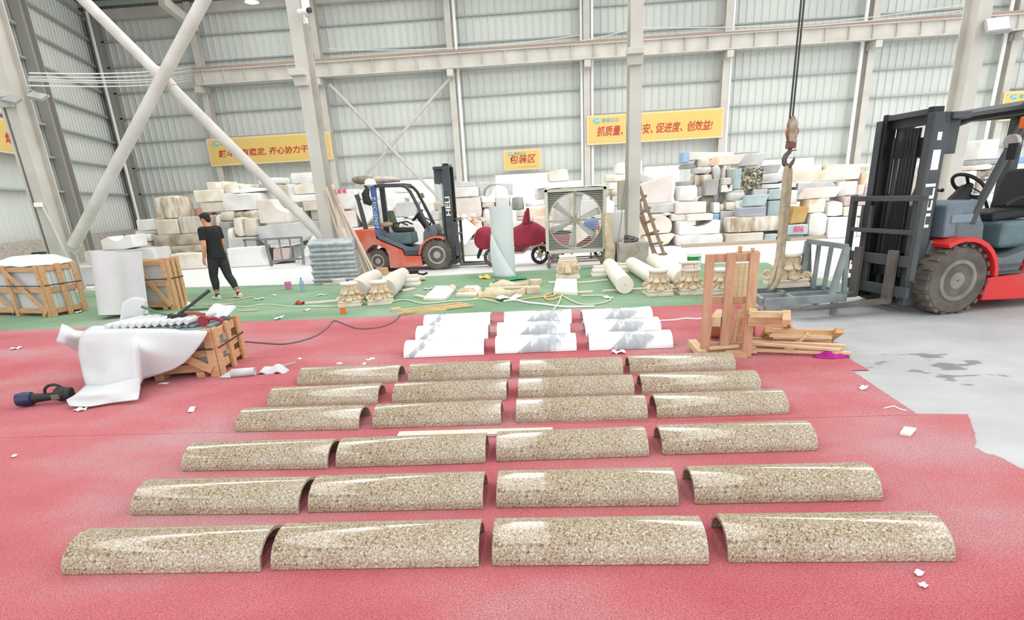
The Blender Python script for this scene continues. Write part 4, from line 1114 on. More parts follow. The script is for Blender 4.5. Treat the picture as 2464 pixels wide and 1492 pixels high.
# pale rubble heap beside the small-camera column: uncountable chips
mb = MB(); rr = random.Random(8)
for k in range(70):
    a = rr.uniform(0, 6.28); rad = rr.uniform(0, .75); x = rad * math.cos(a); y = rad * math.sin(a) * 0.35
    z = max(0.02, 0.95 * (1 - rad / .85)) * rr.uniform(0.6, 1)
    mb.ball((x, y, z), (rr.uniform(.06, .13), rr.uniform(.06, .13), rr.uniform(.05, .1)), 6, 4, rz(rr.uniform(0, 3)))
mb.lathe([(.82, 0.0), (.6, 0.3), (.3, 0.7), (.06, .95)], 14, (0, 0, 0), Matrix(((1, 0, 0), (0, .35, 0), (0, 0, 1))), caps=False)
mb.move((D(768, 600, 18.3).x, 18.3, 0))
tag(mb.build('marble_rubble', ST['w2']), 'heap of pale marble rubble beside the leaning planks', 'rubble', kind='stuff')
q = D(1133, 560, 19.3); mb = MB()
for k in range(40):
    mb.ball((q.x + rr.uniform(-.6, .6), 19.25 + rr.uniform(-.12, .12), rr.uniform(0.1, 1.2) ), (rr.uniform(.06, .16), .12, rr.uniform(.05, .11)), 6, 4, rz(rr.uniform(0, 3)))
tag(mb.build('stone_rubble', ST['or']), 'heap of broken stone chips behind the fork backrest', 'rubble', kind='stuff')
# thin white slab leaning in front of the chips
m_ = MB(); m_.beam(D(1104, 578, 18.5), D(1134, 538, 18.9), 0.5, 0.07, up=(0, 1, 0)); tag(m_.build('stone_slab', ST['w2']), 'thin white slab leaning diagonally beside the fork backrest', 'stone slab')
# timber bearers under the hook pile
for (a, b, y, Y, lb) in ((1640, 1880, 596, 18.3, 'long timber bearer in front of the hook pile'), (1900, 2060, 580, 18.2, 'timber bearer in front of the square white block')):
    p0, p1 = F(a, y), F(b, y - 12); m_ = MB(); m_.beam(p0 + Vector((0, 0, .05)), p1 + Vector((0, 0, .05)), 0.12, 0.1); tag(m_.build('timber_bearer', mat('grey_timber', 'b5a48e', 0.8)), lb, 'timber')
# ================================================================ forklifts
M_FRED = mat('worn_red_paint', 'd95f45', 0.5, col2='cf8c79', nscale=2.2, sharp=(0.38, 0.56))
M_FRED2 = mat('bright_red_paint', 'd8302c', 0.4, col2='c24a40', nscale=2.0, sharp=(0.25, 0.42))
M_FGREY = mat('forklift_grey', '5a646b', 0.5, col2='6d7478', nscale=2.5)
M_FDARK = mat('mast_dark_grey', '3c4043', 0.5, col2='4c4f51', nscale=3.0)
M_HOOD = mat('hood_blue_grey', '5f7479', 0.45, col2='4f6165', nscale=3)
M_BLACK = mat('black_rubber_plastic', '232323', 0.6)
M_TYRE = mat('dusty_tyre', '6f675c', 0.9, col2='544e47', nscale=5, bump=0.3)
M_RIM = mat('dusty_rim', '8d8a83', 0.6, col2='716d66', nscale=5)
M_HUB = mat('dark_hub', '5f5b55', 0.6, col2='4a4743', nscale=9)
M_RIM2 = mat('pale_rim', 'b2b0ab', 0.5, col2='97948e', nscale=6)
M_CHROME = mat('chrome_rod', 'd5d7d8', 0.2, metal=0.8)
M_BLUEP = mat('blue_leg_paint', '4f76b4', 0.5, col2='3f5f96', nscale=4)
M_AMBER = mat('amber_plastic', 'd86a28', 0.35)
M_GLASSL = mat('lamp_lens', 'd8dcdc', 0.15)
def tyre(r, w, name, parent, y, x, rim_m, lugs=22):
    hw = w / 2
    t = MB()
    t.lathe([(r * 0.55, -hw * .86), (r * .78, -hw), (r * .93, -hw * .95), (r, -hw * .72), (r, hw * .72), (r * .93, hw * .95), (r * .78, hw), (r * .55, hw * .86)], 36, (0, 0, 0), rx(math.pi / 2))
    for k in range(lugs):
        a = 2 * math.pi * k / lugs
        for sy in (-1, 1):
            aa = a + (math.pi / lugs if sy > 0 else 0)
            R_ = ry(aa)
            t.box(R_ @ Vector((r * 1.005, sy * hw * .52, 0)), (r * .09, hw * .86, r * .13), R_)
    t.move((x, y, r))
    o = t.build(name, M_TYRE, parent, smooth=True)
    s_ = -1 if y < 0 else 1
    m = MB()
    m.lathe([(r * .62, 0.0), (r * .6, hw * .3), (r * .5, hw * .34), (r * .44, hw * -.1), (r * .26, hw * -.16), (r * .24, hw * .2), (r * .1, hw * .24), (0.01, hw * .24)], 28, (0, 0, 0), rx(-math.pi / 2 * s_), caps=False)
    for k in range(6):
        a = 2 * math.pi * k / 6
        m.cyl((r * .34 * math.cos(a), s_ * -hw * .14, r * .34 * math.sin(a)), (r * .34 * math.cos(a), s_ * hw * .05, r * .34 * math.sin(a)), r * .05, n=6); m.cyl((r * .34 * math.cos(a), s_ * hw * .0, r * .34 * math.sin(a)), (r * .34 * math.cos(a), s_ * hw * .12, r * .34 * math.sin(a)), r * .055, n=8)
    m.move((x, y + s_ * hw * .68, r))
    m.build('rim', rim_m, o, smooth=True)
    h_ = MB(); h_.cyl((x, y + s_ * hw * .5, r), (x, y + s_ * hw * .6, r), r * .41, n=24); h_.build('hub', M_HUB, o, smooth=True)
    return o
def forklift(label, loc, rot, s, mast_h, red, rim_m, blue_leg=False, full_roof=True, backrest_bars=2, lift=0.0, group=None):
    t = thing('forklift', label, 'forklift', loc, rot, group)
    def S(mb): mb.v = [p * s for p in mb.v]; return mb
    # wheels
    for sy in (-1, 1):
        tyre(.38 * s, .27 * s, 'front_wheel', t, sy * .48 * s, 0, rim_m)
        tyre(.29 * s, .2 * s, 'rear_wheel', t, sy * .46 * s, -1.58 * s, rim_m, 18)
    yh = .56
    # counterweight: rounded block with a wheel arch each side
    m = MB(); pl = [(-1.34, .62), (-1.5, .70), (-1.66, .70), (-1.82, .6), (-1.9, .42), (-1.92, .26), (-2.16, .26), (-2.24, .4), (-2.25, .8), (-2.2, 1.04), (-2.1, 1.1), (-1.56, 1.1), (-1.56, .86), (-1.34, .74)]
    S(m.prism(pl, 1.12, lambda u, v, w: Vector((u, .56 - w, v)))).build('counterweight', red, t, bevel=.03 * s)
    # side frame, red, sloping to the step
    m = MB(); pl = [(-1.56, .86), (-1.5, .82), (-.9, .54), (-.86, .4), (-.42, .38), (-.4, .12), (-.9, .1), (-1.28, .1), (-1.28, .42), (-1.34, .6), (-1.5, .68), (-1.55, .68)]
    S(m.prism(pl, 1.14, lambda u, v, w: Vector((u, .57 - w, v)))).build('side_frame', red, t, bevel=.015 * s)
    # grey upper frame and floor
    m = MB(); pl = [(-1.55, 1.04), (-1.46, .94), (-1.3, .86), (-.78, .62), (-.6, .58), (-.4, .62), (-.3, .78), (-.1, .82), (-.02, .64), (-.3, .5), (-.42, .4), (-.84, .42), (-.88, .56), (-1.5, .85)]
    S(m.prism(pl, 1.08, lambda u, v, w: Vector((u, .54 - w, v)))).build('upper_frame', M_FGREY, t, bevel=.012 * s)
    # steps
    for sy in (-1, 1):
        m = MB(); m.box((-.64, sy * .54, .42), (.44, .1, .03)); m.box((-.64, sy * .55, .5), (.4, .04, .02)); S(m).build('step', M_FDARK, t)
    # front fenders
    for sy in (-1, 1):
        m = MB(); pts_o = []; 
        for k in range(11):
            a = math.radians(18 + k * 15.5); pts_o.append((-.47 * math.cos(a) * -1 * -1, .38 + .47 * math.sin(a)))
        pl = [(.47 * math.cos(math.radians(60 + k * 13)), .38 + .47 * math.sin(math.radians(60 + k * 13))) for k in range(10)]
        pi_ = [(.425 * math.cos(math.radians(60 + k * 13)), .38 + .425 * math.sin(math.radians(60 + k * 13))) for k in range(10)]
        S(m.prism(pl + pi_[::-1], .3, lambda u, v, w: Vector((u, sy * (.34 + w), v)))).build('fender', red, t, smooth=True)
    # chassis between the wheels
    m = MB(); m.box((-.75, 0, .3), (1.6, .66, .34)); S(m).build('chassis', M_BLACK, t, bevel=.02 * s)
    # hood, seat
    m = MB(); m.box((-1.02, 0, .82), (.76, .86, .3), None, .94); S(m).build('engine_hood', M_HOOD, t, bevel=.05 * s, bseg=3)
    st = MB(); st.box((-.92, 0, 1.03), (.5, .5, .11), ry(.06), .92); S(st).build('seat_cushion', M_BLACK, t, bevel=.035 * s, bseg=3)
    sb_ = MB(); sb_.box((-1.2, 0, 1.3), (.11, .5, .46), ry(-.2), .86); S(sb_).build('seat_back', mat('olive_seat', '4c5a44', .6) if blue_leg else M_BLACK, t, bevel=.04 * s, bseg=3)
    for sy in (-1, 1):
        m = MB(); m.tube([(-1.16, sy * .29, 1.06), (-1.1, sy * .31, 1.2), (-.9, sy * .31, 1.22), (-.74, sy * .3, 1.14)], .02, 7); S(m).build('hip_rest', M_BLACK, t, smooth=True)
    # dash, steering column and wheel, levers
    m = MB(); m.prism([(-.36, .6), (-.02, .6), (0.04, .98), (-.04, 1.12), (-.22, 1.1), (-.32, .95)], .98, lambda u, v, w: Vector((u, .49 - w, v))); S(m).build('front_cowl', M_FGREY, t, bevel=.02 * s)
    if full_roof:
        m = MB(); m.prism([(-.3, .84), (.16, .84), (.18, 1.18), (.12, 1.23), (-.22, 1.23)], .96, lambda u, v, w: Vector((u, .48 - w, v))); S(m).build('cowl_panel', mat('cowl_blue_grey', '66737c', .45, col2='76818a', nscale=3), t, bevel=.02 * s)
        for sy in (-1, 1):
            m = MB(); m.box((-.06, sy * .485, 1.04), (.34, .02, .09)); S(m).build('panel_recess', mat('cowl_light', '7d8c96', .5), t, bevel=.01 * s)
    m = MB(); m.box((0.0, 0, .9), (.03, .8, .14)); S(m).build('cowl_recess', mat('cowl_light', '7d8c96', .5), t, bevel=.012 * s)
    m = MB(); m.tube([(-.2, 0, .9), (-.34, 0, 1.15), (-.5, 0, 1.34)], [.11, .095, .07], 12); S(m).build('steering_column', M_BLACK, t, smooth=True)
    wh = thing('x', None, None) if False else None
    R_ = ry(-.75); c = Vector((-.52, 0, 1.37))
    m = MB(); m.tube([c + R_ @ Vector((.19 * math.cos(k * .2618), .19 * math.sin(k * .2618), 0)) for k in range(24)], .02, 8, closed=True)
    for k in range(3):
        a = k * 2.094 + .4; m.beam(c, c + R_ @ Vector((.19 * math.cos(a), .19 * math.sin(a), 0)), .03, .014)
    m.ball(c, (.05, .05, .035), 10, 6); S(m).build('steering_wheel', M_BLACK, t, smooth=True)
    for k in range(3):
        m = MB(); y = -.2 - k * .07; m.tube([(-.18, y, 1.1), (-.12, y, 1.22), (-.3, y, 1.32), (-.36, y, 1.33)], .011, 6); m.ball((-.37, y, 1.33), .024, 8, 5); S(m).build('control_lever', M_BLACK, t, smooth=True)
    # overhead guard
    leg = MB(); 
    for sy in (-1, 1):
        m = MB(); m.tube([(-.16, sy * .47, .98), (-.2, sy * .47, 1.14), (-.48, sy * .46, 1.78), (-.56, sy * .455, 1.96), (-.66, sy * .45, 2.08), (-.82, sy * .445, 2.13)], .042, 8); S(m).build('front_guard_leg', M_FDARK, t, smooth=True)
        m = MB(); m.beam((-1.5, sy * .46, .9), (-1.5, sy * .44, 2.12), .13, .13, up=(1, 0, 0)); lg = S(m).build('rear_guard_leg', M_BLUEP if (blue_leg and sy < 0) else M_FDARK, t, bevel=.012 * s)
        if blue_leg and sy < 0:
            text_mesh('Z·DC10760T', .12 * s, M_WHITE, 'leg_lettering', lg, (-1.5 * s, -.53 * s, 1.5 * s), FACE @ rz(-math.pi / 2), .78 * s, depth=.002)
    m = MB()
    for sy in (-1, 1): m.beam((-.72, sy * .44, 2.13), (-1.72, sy * .44, 2.16), .07, .08)
    m.beam((-.72, -.44, 2.13), (-.72, .44, 2.13), .07, .08); m.beam((-1.68, -.44, 2.15), (-1.68, .44, 2.15), .07, .08)
    for k in range(6): m.beam((-.86 - k * .14, -.42, 2.15), (-.86 - k * .14, .42, 2.15), .03, .05)
    S(m).build('overhead_guard_frame', M_FDARK, t, bevel=.01 * s)
    if full_roof:
        m = MB(); m.prism([(-.42, 2.15), (-.5, 2.2), (-1.9, 2.26), (-2.0, 2.22), (-1.9, 2.2), (-.6, 2.13)], 1.02, lambda u, v, w: Vector((u, .51 - w, v))); S(m).build('rain_roof', mat('dark_roof_sheet', '37393b', .5), t, bevel=.01 * s)
        # lamps on the front legs
        for sy in (-1, 1):
            m = MB(); m.box((-.5, sy * .55, 1.98), (.09, .08, .12)); lo_ = S(m).build('turn_signal', M_AMBER, t, bevel=.012 * s)
            m = MB(); m.cyl((-.4, sy * .57, 1.8), (-.34, sy * .57, 1.79), .07, .085, 14); S(m).build('headlamp', M_RIM2, t, smooth=True)
            m = MB(); m.tube([(-.36, sy * .5, 1.74), (-.3, sy * .62, 1.72)], .01, 5); m.box((-.29, sy * .66, 1.7), (.03, .1, .16)); S(m).build('side_mirror', M_BLACK, t)
    else:
        m = MB(); m.box((-.42, .36, 1.86), (.09, .1, .13), ry(-.3)); S(m).build('headlamp', mat('dull_lamp', '8e7a72', .5), t, bevel=.012 * s)
    # mast
    mo = MB()
    for sy in (-1, 1):
        m = MB(); y = sy * .40
        m.box((.37, y, (mast_h + .1) / 2), (.17, .025, mast_h - .1)); m.box((.455, y - sy * .035, (mast_h + .1) / 2), (.02, .09, mast_h - .1)); m.box((.285, y - sy * .035, (mast_h + .1) / 2), (.02, .09, mast_h - .1))
        rl = S(m).build('outer_mast_rail', M_FDARK, t, bevel=.004 * s)
        rd = FACE @ rz(math.pi / 2) if sy < 0 else (Matrix(((-1, 0, 0), (0, 0, 1), (0, 1, 0))) @ rz(math.pi / 2))
        text_mesh('HELI', .17 * s, M_WHITE, 'mast_lettering', rl, (.37 * s, (y + sy * .015) * s, (mast_h * (.62 if blue_leg else .56)) * s), rd, .46 * s, depth=.002, bold=.003)
        if not blue_leg and sy > 0:
            m = MB(); m.box((.37, y + sy * .014, mast_h * .78), (.09, .004, .2)); S(m).build('warning_sticker', M_WHITE, rl)
            m = MB(); m.box((.37, y + sy * .014, mast_h * .89), (.05, .004, .08)); S(m).build('small_sticker', M_WHITE, rl)
        m = MB(); y = sy * .335
        m.box((.37, y, (mast_h + .16) / 2), (.13, .02, mast_h - .04)); m.box((.43, y - sy * .025, (mast_h + .16) / 2), (.015, .06, mast_h - .04)); m.box((.31, y - sy * .025, (mast_h + .16) / 2), (.015, .06, mast_h - .04))
        S(m).build('inner_mast_rail', M_BLACK, t)
        m = MB(); m.cyl((.22, sy * .3, .2), (.22, sy * .3, mast_h * .62), .045, n=12); cy_ = S(m).build('lift_cylinder', M_FDARK, t, smooth=True)
        m = MB(); m.cyl((.22, sy * .3, mast_h * .62), (.22, sy * .3, mast_h - .1), .026, n=10); S(m).build('lift_rod', M_CHROME if blue_leg else M_FDARK, cy_, smooth=True)
        m = MB(); m.beam((.4, sy * .16, .4), (.4, sy * .16, mast_h - .2), .03, .02, up=(1, 0, 0)); S(m).build('lift_chain', M_BLACK, t)
        m = MB(); m.prism([(-.1, .72), (.24, .82), (.28, .66), (.1, .62)], .05, lambda u, v, w: Vector((u, sy * (.36 + w), v))); S(m).build('tilt_bracket', M_FGREY, t, bevel=.01 * s)
    m = MB(); m.box((.3, 0, mast_h - .05), (.05, .84, .1)); m.box((.27, 0, mast_h - .32), (.04, .8, .2)); m.box((.36, 0, mast_h + .02), (.14, .62, .06)); m.box((.28, 0, .45), (.04, .8, .14)); m.box((.17, 0, mast_h - .04), (.22, .9, .07)); m.box((.16, -.3, mast_h - .24), (.2, .05, .34)); m.box((.16, .3, mast_h - .24), (.2, .05, .34)); S(m).build('cross_brace_frame', M_FDARK, t, bevel=.008 * s)
    m = MB()
    for k in range(5): m.tube([(.36, -.1 + k * .05, .5), (.34, -.1 + k * .05, mast_h * .5), (.33, -.1 + k * .05, mast_h - .12)], .018, 6)
    S(m).build('hydraulic_hose_mesh', M_BLACK, t, smooth=True)
    # carriage, backrest, forks
    zl = lift
    m = MB(); m.box((.51, 0, .5 + zl), (.05, 1.0, .12)); m.box((.51, 0, .16 + zl), (.05, 1.0, .12)); 
    for sy in (-1, 1): m.box((.5, sy * .2, .33 + zl), (.05, .1, .4))
    S(m).build('carriage_frame', M_FDARK, t, bevel=.008 * s)
    bh = 1.12
    m = MB()
    for sy in (-1, 1): m.box((.53, sy * .52, (.3 + bh) / 2 + .05 + zl), (.07, .06, bh - .2))
    m.box((.53, 0, bh + .06 + zl), (.06, 1.1, .06)); m.box((.53, 0, .82 + zl), (.05, 1.06, .05))
    for y in (-.34, -.2, .2, .34)[:backrest_bars] if backrest_bars else (): m.box((.53, y, .95 + zl), (.04, .04, .3))
    S(m).build('load_backrest_frame', M_FDARK, t, bevel=.006 * s)
    for sy in (-1, 1):
        m = MB(); y = sy * .27
        m.prism([(.54, .62), (.59, .62), (.595, .07), (1.62, .04), (1.64, .02), (.56, .015), (.54, .04)], .12, lambda u, v, w: Vector((u, y + .06 - w, v + zl))); S(m).build('fork', mat('worn_fork', '6b645e', .6, col2='514d4b', nscale=3), t, bevel=.006 * s)
    return t
fk_small = forklift('small orange-red forklift side-on, cluttered cab roof, blue numbered post', (-2.70, 15.75, 0), 0.0, 1.0, 2.52, M_FRED, M_RIM2, blue_leg=True, full_roof=False, backrest_bars=0, lift=0.03)
fk_big = forklift('big red forklift with dark roof and mast, beside the steel A-frame', (5.06, 8.17, 0), math.pi + 0.2, 1.12, 2.13, M_FRED2, M_RIM, backrest_bars=2, lift=0.1)
# exhaust pipe on the small forklift and rags on its roof
m_ = MB(); m_.tube([(-1.86, -.3, 1.08), (-1.9, -.3, 1.4), (-1.96, -.3, 1.8), (-2.0, -.3, 1.96)], [.06, .06, .05, .055], 10); m_.build('exhaust_pipe', mat('sooty_pipe', '5a5a58', .7), fk_small, smooth=True)
rr = random.Random(5)
B0 = fk_small.matrix_basis
def rag(name, c, d, m, label, seed, cat, amp=.09):
    mb = MB(); q = B0 @ Vector(c)
    vs, fs = rough_box(d[0], d[1], d[2], seed, amp, 0.2)
    mb.add([v + q for v in vs], fs)
    tag(mb.build(name, m, smooth=True, sub=1), label, cat)
rag('rag_bundle', (-1.82, -.2, 2.2), (.5, .5, .22), mat('olive_rag', '8b8672', .9, col2='6d6a58', nscale=5), 'olive ragged bundle on the rear of the small forklift roof', 41, 'rag', .08)
rag('plastic_sack', (-1.2, -.15, 2.2), (.7, .5, .14), mat('pale_sack', 'c9bfb4', .7, col2='aea598', nscale=5), 'crumpled pale plastic sack on the small forklift roof', 42, 'sack', .07)
q = B0 @ Vector((-1.56, -.42, 2.22)); m_ = MB(); m_.ball(q, (.15, .15, .11)); m_.lathe([(.1, -.02), (.19, -.03), (.19, -.05)], 18, q); tag(m_.build('hard_hat', M_WHITE, smooth=True), 'white hard hat on the small forklift roof post', 'helmet')
m_ = MB(); m_.tube([B0 @ Vector(p) for p in ((-1.6, -.56, 2.1), (-1.68, -.58, 1.95), (-1.66, -.57, 1.78), (-1.56, -.56, 1.7))], [.05, .1, .11, .04], 9); tag(m_.build('bag', M_BLACK, smooth=True), 'black bag hung on the blue post of the small forklift', 'bag')
rag('cloth', (-1.32, -.2, 1.12), (.34, .3, .14), mat('tan_cloth', 'b59b7c', .9), 'tan cloth bundle behind the seat of the small forklift', 43, 'cloth', .06)

# ================================================================ scooters
M_PINK = mat('pink_scooter_plastic', 'd9a2a6', 0.3)
M_MAROON = mat('maroon_cloth', '9a2a3e', 0.85, col2='7e2033', nscale=4)
def scooter(label, loc, rot, body):
    t = thing('scooter', label, 'scooter', loc, rot, None)
    for x, nm in ((-.62, 'rear_wheel'), (.62, 'front_wheel')):
        m = MB(); m.tube([(x + .19 * math.cos(k * .2618), 0, .235 + .19 * math.sin(k * .2618)) for k in range(24)], .045, 8, closed=True)
        o = m.build(nm, M_BLACK if x > 0 else M_TYRE, t, smooth=True)
        m = MB(); m.cyl((x, -.045, .235), (x, .045, .235), .075 if x > 0 else .13, n=16)
        for k in range(5): a = k * 1.2566; m.beam((x, 0, .235), (x + .165 * math.cos(a), 0, .235 + .165 * math.sin(a)), .03, .03, up=(0, 1, 0))
        m.build('hub', M_RIM2, o, smooth=True)
    m = MB(); m.prism([(-.2, .3), (.2, .3), (.36, .42), (.44, .7), (.5, .98), (.42, 1.0), (.36, .72), (.28, .42), (.15, .36), (-.2, .38)], .3, lambda u, v, w: Vector((u, w - .15, v))); m.build('leg_shield', body, t, bevel=.03, bseg=3)
    m = MB(); m.prism([(-.95, .62), (-.86, .5), (-.5, .48), (-.22, .34), (-.12, .4), (-.1, .6), (-.25, .72), (-.9, .72)], .32, lambda u, v, w: Vector((u, w - .16, v))); m.build('rear_body', body, t, bevel=.04, bseg=3)
    m = MB(); m.prism([(-.92, .73), (-.2, .73), (-.16, .78), (-.4, .82), (-.88, .84)], .28, lambda u, v, w: Vector((u, w - .14, v))); m.build('seat', M_BLACK, t, bevel=.03, bseg=3)
    m = MB(); m.tube([(.62, 0, .5), (.5, 0, .9), (.46, 0, 1.04)], [.035, .045, .05], 10); m.build('steering_tube', body, t, smooth=True)
    for sy in (-1, 1):
        m = MB(); m.tube([(.62, sy * .07, .235), (.58, sy * .075, .52)], .02, 7); m.build('fork_leg', mat('gold_fork', 'c9a24a', .3, metal=.6), t, smooth=True)
        m = MB(); m.tube([(.46, sy * .02, 1.04), (.42, sy * .22, 1.08), (.36, sy * .34, 1.06)], .018, 7); m.build('handlebar', M_BLACK, t, smooth=True)
    m = MB(); m.prism([(.86, .42), (.8, .5), (.62, .54), (.44, .5), (.4, .44), (.62, .48)], .16, lambda u, v, w: Vector((u, w - .08, v))); m.build('front_fender', body, t, bevel=.015)
    m = MB(); m.tube([(-.86, 0, .55), (-.98, 0, .3), (-1.0, 0, .22)], [.06, .05, .03], 6); m.build('mud_flap', M_BLACK, t)
    m = MB(); m.beam((-.1, .1, .34), (-.22, .2, .03), .025, .02); m.build('kick_stand', M_RIM, t)
    return t
sp = F(1160, 651)
sc_pink = scooter('pink scooter under a maroon cover beside the foam roll', (F(1240, 648).x, 15.35, 0), 0.02, M_PINK)
# maroon cover: two sagging pieces joined over seat and handlebar
def cover():
    t = thing('scooter_cover', 'maroon cloth cover draped over the pink scooter', 'cover', (F(1240, 648).x, 15.35, .5))
    def sec(x, top, wid, low):
        r = []
        for k in range(13):
            a = math.pi * k / 12
            r.append(Vector((x, -wid * math.cos(a) * (1 + .1 * math.sin(3 * a + x * 9)), low + (top - low) * max(0, math.sin(a)) ** .6)))
        return r
    S1 = [sec(-1.05, .78, .16, .62), sec(-.98, .96, .24, .5), sec(-.8, 1.04, .28, .44), sec(-.6, .98, .27, .5), sec(-.42, .9, .26, .52), sec(-.1, .92, .27, .5), sec(.1, 1.0, .3, .46), sec(.28, 1.12, .36, .48), sec(.48, 1.1, .34, .52), sec(.66, .98, .26, .56), sec(.82, .86, .18, .58), sec(.92, .76, .1, .6)]
    mb = MB(); n = 13; vs = [p - Vector((0, 0, .5)) for r in S1 for p in r]
    mb.add(vs, [(i * n + k, i * n + k + 1, (i + 1) * n + k + 1, (i + 1) * n + k) for i in range(len(S1) - 1) for k in range(n - 1)])
    mb.build('cover_cloth', M_MAROON, t, smooth=True, sub=1, solid=.012)
    m = MB(); m.tube([(.3, -.1, .55), (.33, -.12, .78), (.36, -.12, .92)], [.11, .07, .03], 9); m.build('mirror_hood', M_MAROON, t, smooth=True)
cover()
scooter('rose-red scooter standing behind the big fan', (F(1400, 640).x, 15.6, 0), 0.06, mat('rose_plastic', 'b4636c', 0.3))
q = D(1422, 540, 15.6); m_ = MB(); m_.ball(q, (.2, .17, .16)); m_.box((q.x - .16, q.y, q.z - .07), (.2, .26, .03)); tag(m_.build('helmet', mat('blue_helmet', '4c7cc6', .35), smooth=True), 'blue helmet seen through the fan grille', 'helmet')
q = D(1341, 549, 15.6); m_ = MB(); m_.ball(q, (.17, .15, .12)); m_.box((q.x + .02, q.y, q.z - .07), (.34, .28, .03)); tag(m_.build('helmet', mat('pinkish_helmet', 'd8c4c4', .35), smooth=True), 'pale pinkish helmet seen through the fan grille', 'helmet')

# ================================================================ the big fan
fx0, fx1 = D(1312, 540, 14.5).x, D(1457, 540, 14.5).x
zt, zb = D(1384, 452, 14.5).z, D(1384, 607, 14.5).z
fw, fh = fx1 - fx0, zt - zb
t = thing('industrial_fan', 'big square louvred fan on a wheeled steel stand', 'fan', ((fx0 + fx1) / 2, 14.5, 0))
M_FAN = mat('fan_beige_metal', 'dad7cb', 0.5, col2='ccc8bb', nscale=2); M_FANG = mat('fan_grille', 'c9c9c1', 0.5); M_FANC = mat('fan_corner', '77786f', 0.6); M_BLADE = mat('fan_blade', 'cfd0ca', 0.35, metal=0.3)
zc = (zt + zb) / 2; R0 = fw * .445
m = MB(); b_ = .075
m.box((-fw / 2 + b_ / 2, 0, zc), (b_, .4, fh)); m.box((fw / 2 - b_ / 2, 0, zc), (b_, .4, fh)); m.box((0, 0, zt - b_ / 2), (fw, .4, b_)); m.box((0, 0, zb + b_ / 2), (fw, .4, b_))
m.build('housing_frame', M_FAN, t, bevel=.01)
m = MB(); m.tube([(R0 * math.cos(k * .1309), .02, zc + R0 * math.sin(k * .1309)) for k in range(48)], .018, 6, closed=True)
m.build('shroud_ring', M_FAN, t, smooth=True)
# corner plates behind the grille
for sx in (-1, 1):
    for sz in (-1, 1):
        m = MB(); pl = [(sx * (fw / 2 - b_), zc + sz * (fh / 2 - b_))]
        for k in range(9):
            a = math.radians(10 * k + 5); pl.append((sx * R0 * math.cos(a), zc + sz * R0 * math.sin(a)))
        pl.append((0.02 * sx, zc + sz * (fh / 2 - b_)))
        m.prism(pl if sx * sz > 0 else pl[::-1], .01, lambda u, v, w: Vector((u, .06 + w, v))); m.build('corner_plate', M_FANC, t)
m = MB(); k = zb + b_ + .02
while k < zt - b_:
    m.box((0, -.1, k), (fw - 2 * b_, .01, .011)); k += .04
m.build('louver_grille', M_FANG, t)
m = MB(); m.box((0, .1, zc + R0 * .5), (.05, .06, R0)); m.box((0, .1, zc - R0 * .5), (.05, .06, R0)); m.box((0, .1, zc), (fw - .1, .05, .05)); m.build('centre_strut', M_FANG, t)
m = MB(); m.cyl((0, -.06, zc), (0, .12, zc), .07, n=16); m.build('hub', mat('brass_hub', 'a8986a', .4), t, smooth=True)
for k in range(6):
    a = math.radians(60 * k + 20); c, s_ = math.cos(a), math.sin(a)
    m = MB()
    def bl(u, v):
        r = .08 + u * (R0 - .11); w = (.04 + .045 * u) * (v - .5) * 2; tw = .5 - .25 * u
        return Vector((c * r - s_ * w * math.cos(tw), .02 + w * math.sin(tw), zc + s_ * r + c * w * math.cos(tw)))
    m.grid(bl, 6, 4); m.build('fan_blade', M_BLADE, t, smooth=True, solid=.006)
m = MB()
for sx in (-1, 1):
    for y in (-.25, .25): m.box((sx * (fw / 2 - .06), y, (zb + .12) / 2), (.045, .045, zb - .12))
    m.box((sx * (fw / 2 - .06), 0, .14), (.045, .55, .045)); m.box((sx * (fw / 2 - .06), 0, zb - .03), (.045, .55, .045))
for y in (-.25, .25): m.box((0, y, zb - .14), (fw - .1, .035, .035)); m.box((0, y, .15), (fw - .1, .035, .035))
m.box((-.12, -.25, zb - .08), (.05, .03, .16)); m.box((.35, -.25, zb - .08), (.05, .03, .16)); m.beam((.3, -.25, zb - .1), (.62, -.25, .18), .03, .03)
m.build('stand_frame', mat('brown_grey_stand', '8b7d74', .6), t)
for sx in (-1, 1):
    for y in (-.25, .25):
        m = MB(); m.cyl((sx * (fw / 2 - .06), y - .02, .05), (sx * (fw / 2 - .06), y + .02, .05), .05, n=14); m.box((sx * (fw / 2 - .06), y, .095), (.05, .06, .06)); m.build('caster', M_RIM, t, smooth=True)
m = MB(); m.grid(lambda u, v: Vector(((u - .5) * (fw + .12), -.25 + v * .5, zt + .02 + .02 * math.sin(u * 9) * math.sin(v * 5) - .05 * (abs(u - .5) * 2) ** 6)), 20, 6)
for p in m.v: p += Vector(((fx0 + fx1) / 2, 14.5, 0))
tag(m.build('dust_sheet', M_WHITE, smooth=True, solid=.01), 'pale crumpled sheet lying on top of the big fan', 'sheet')
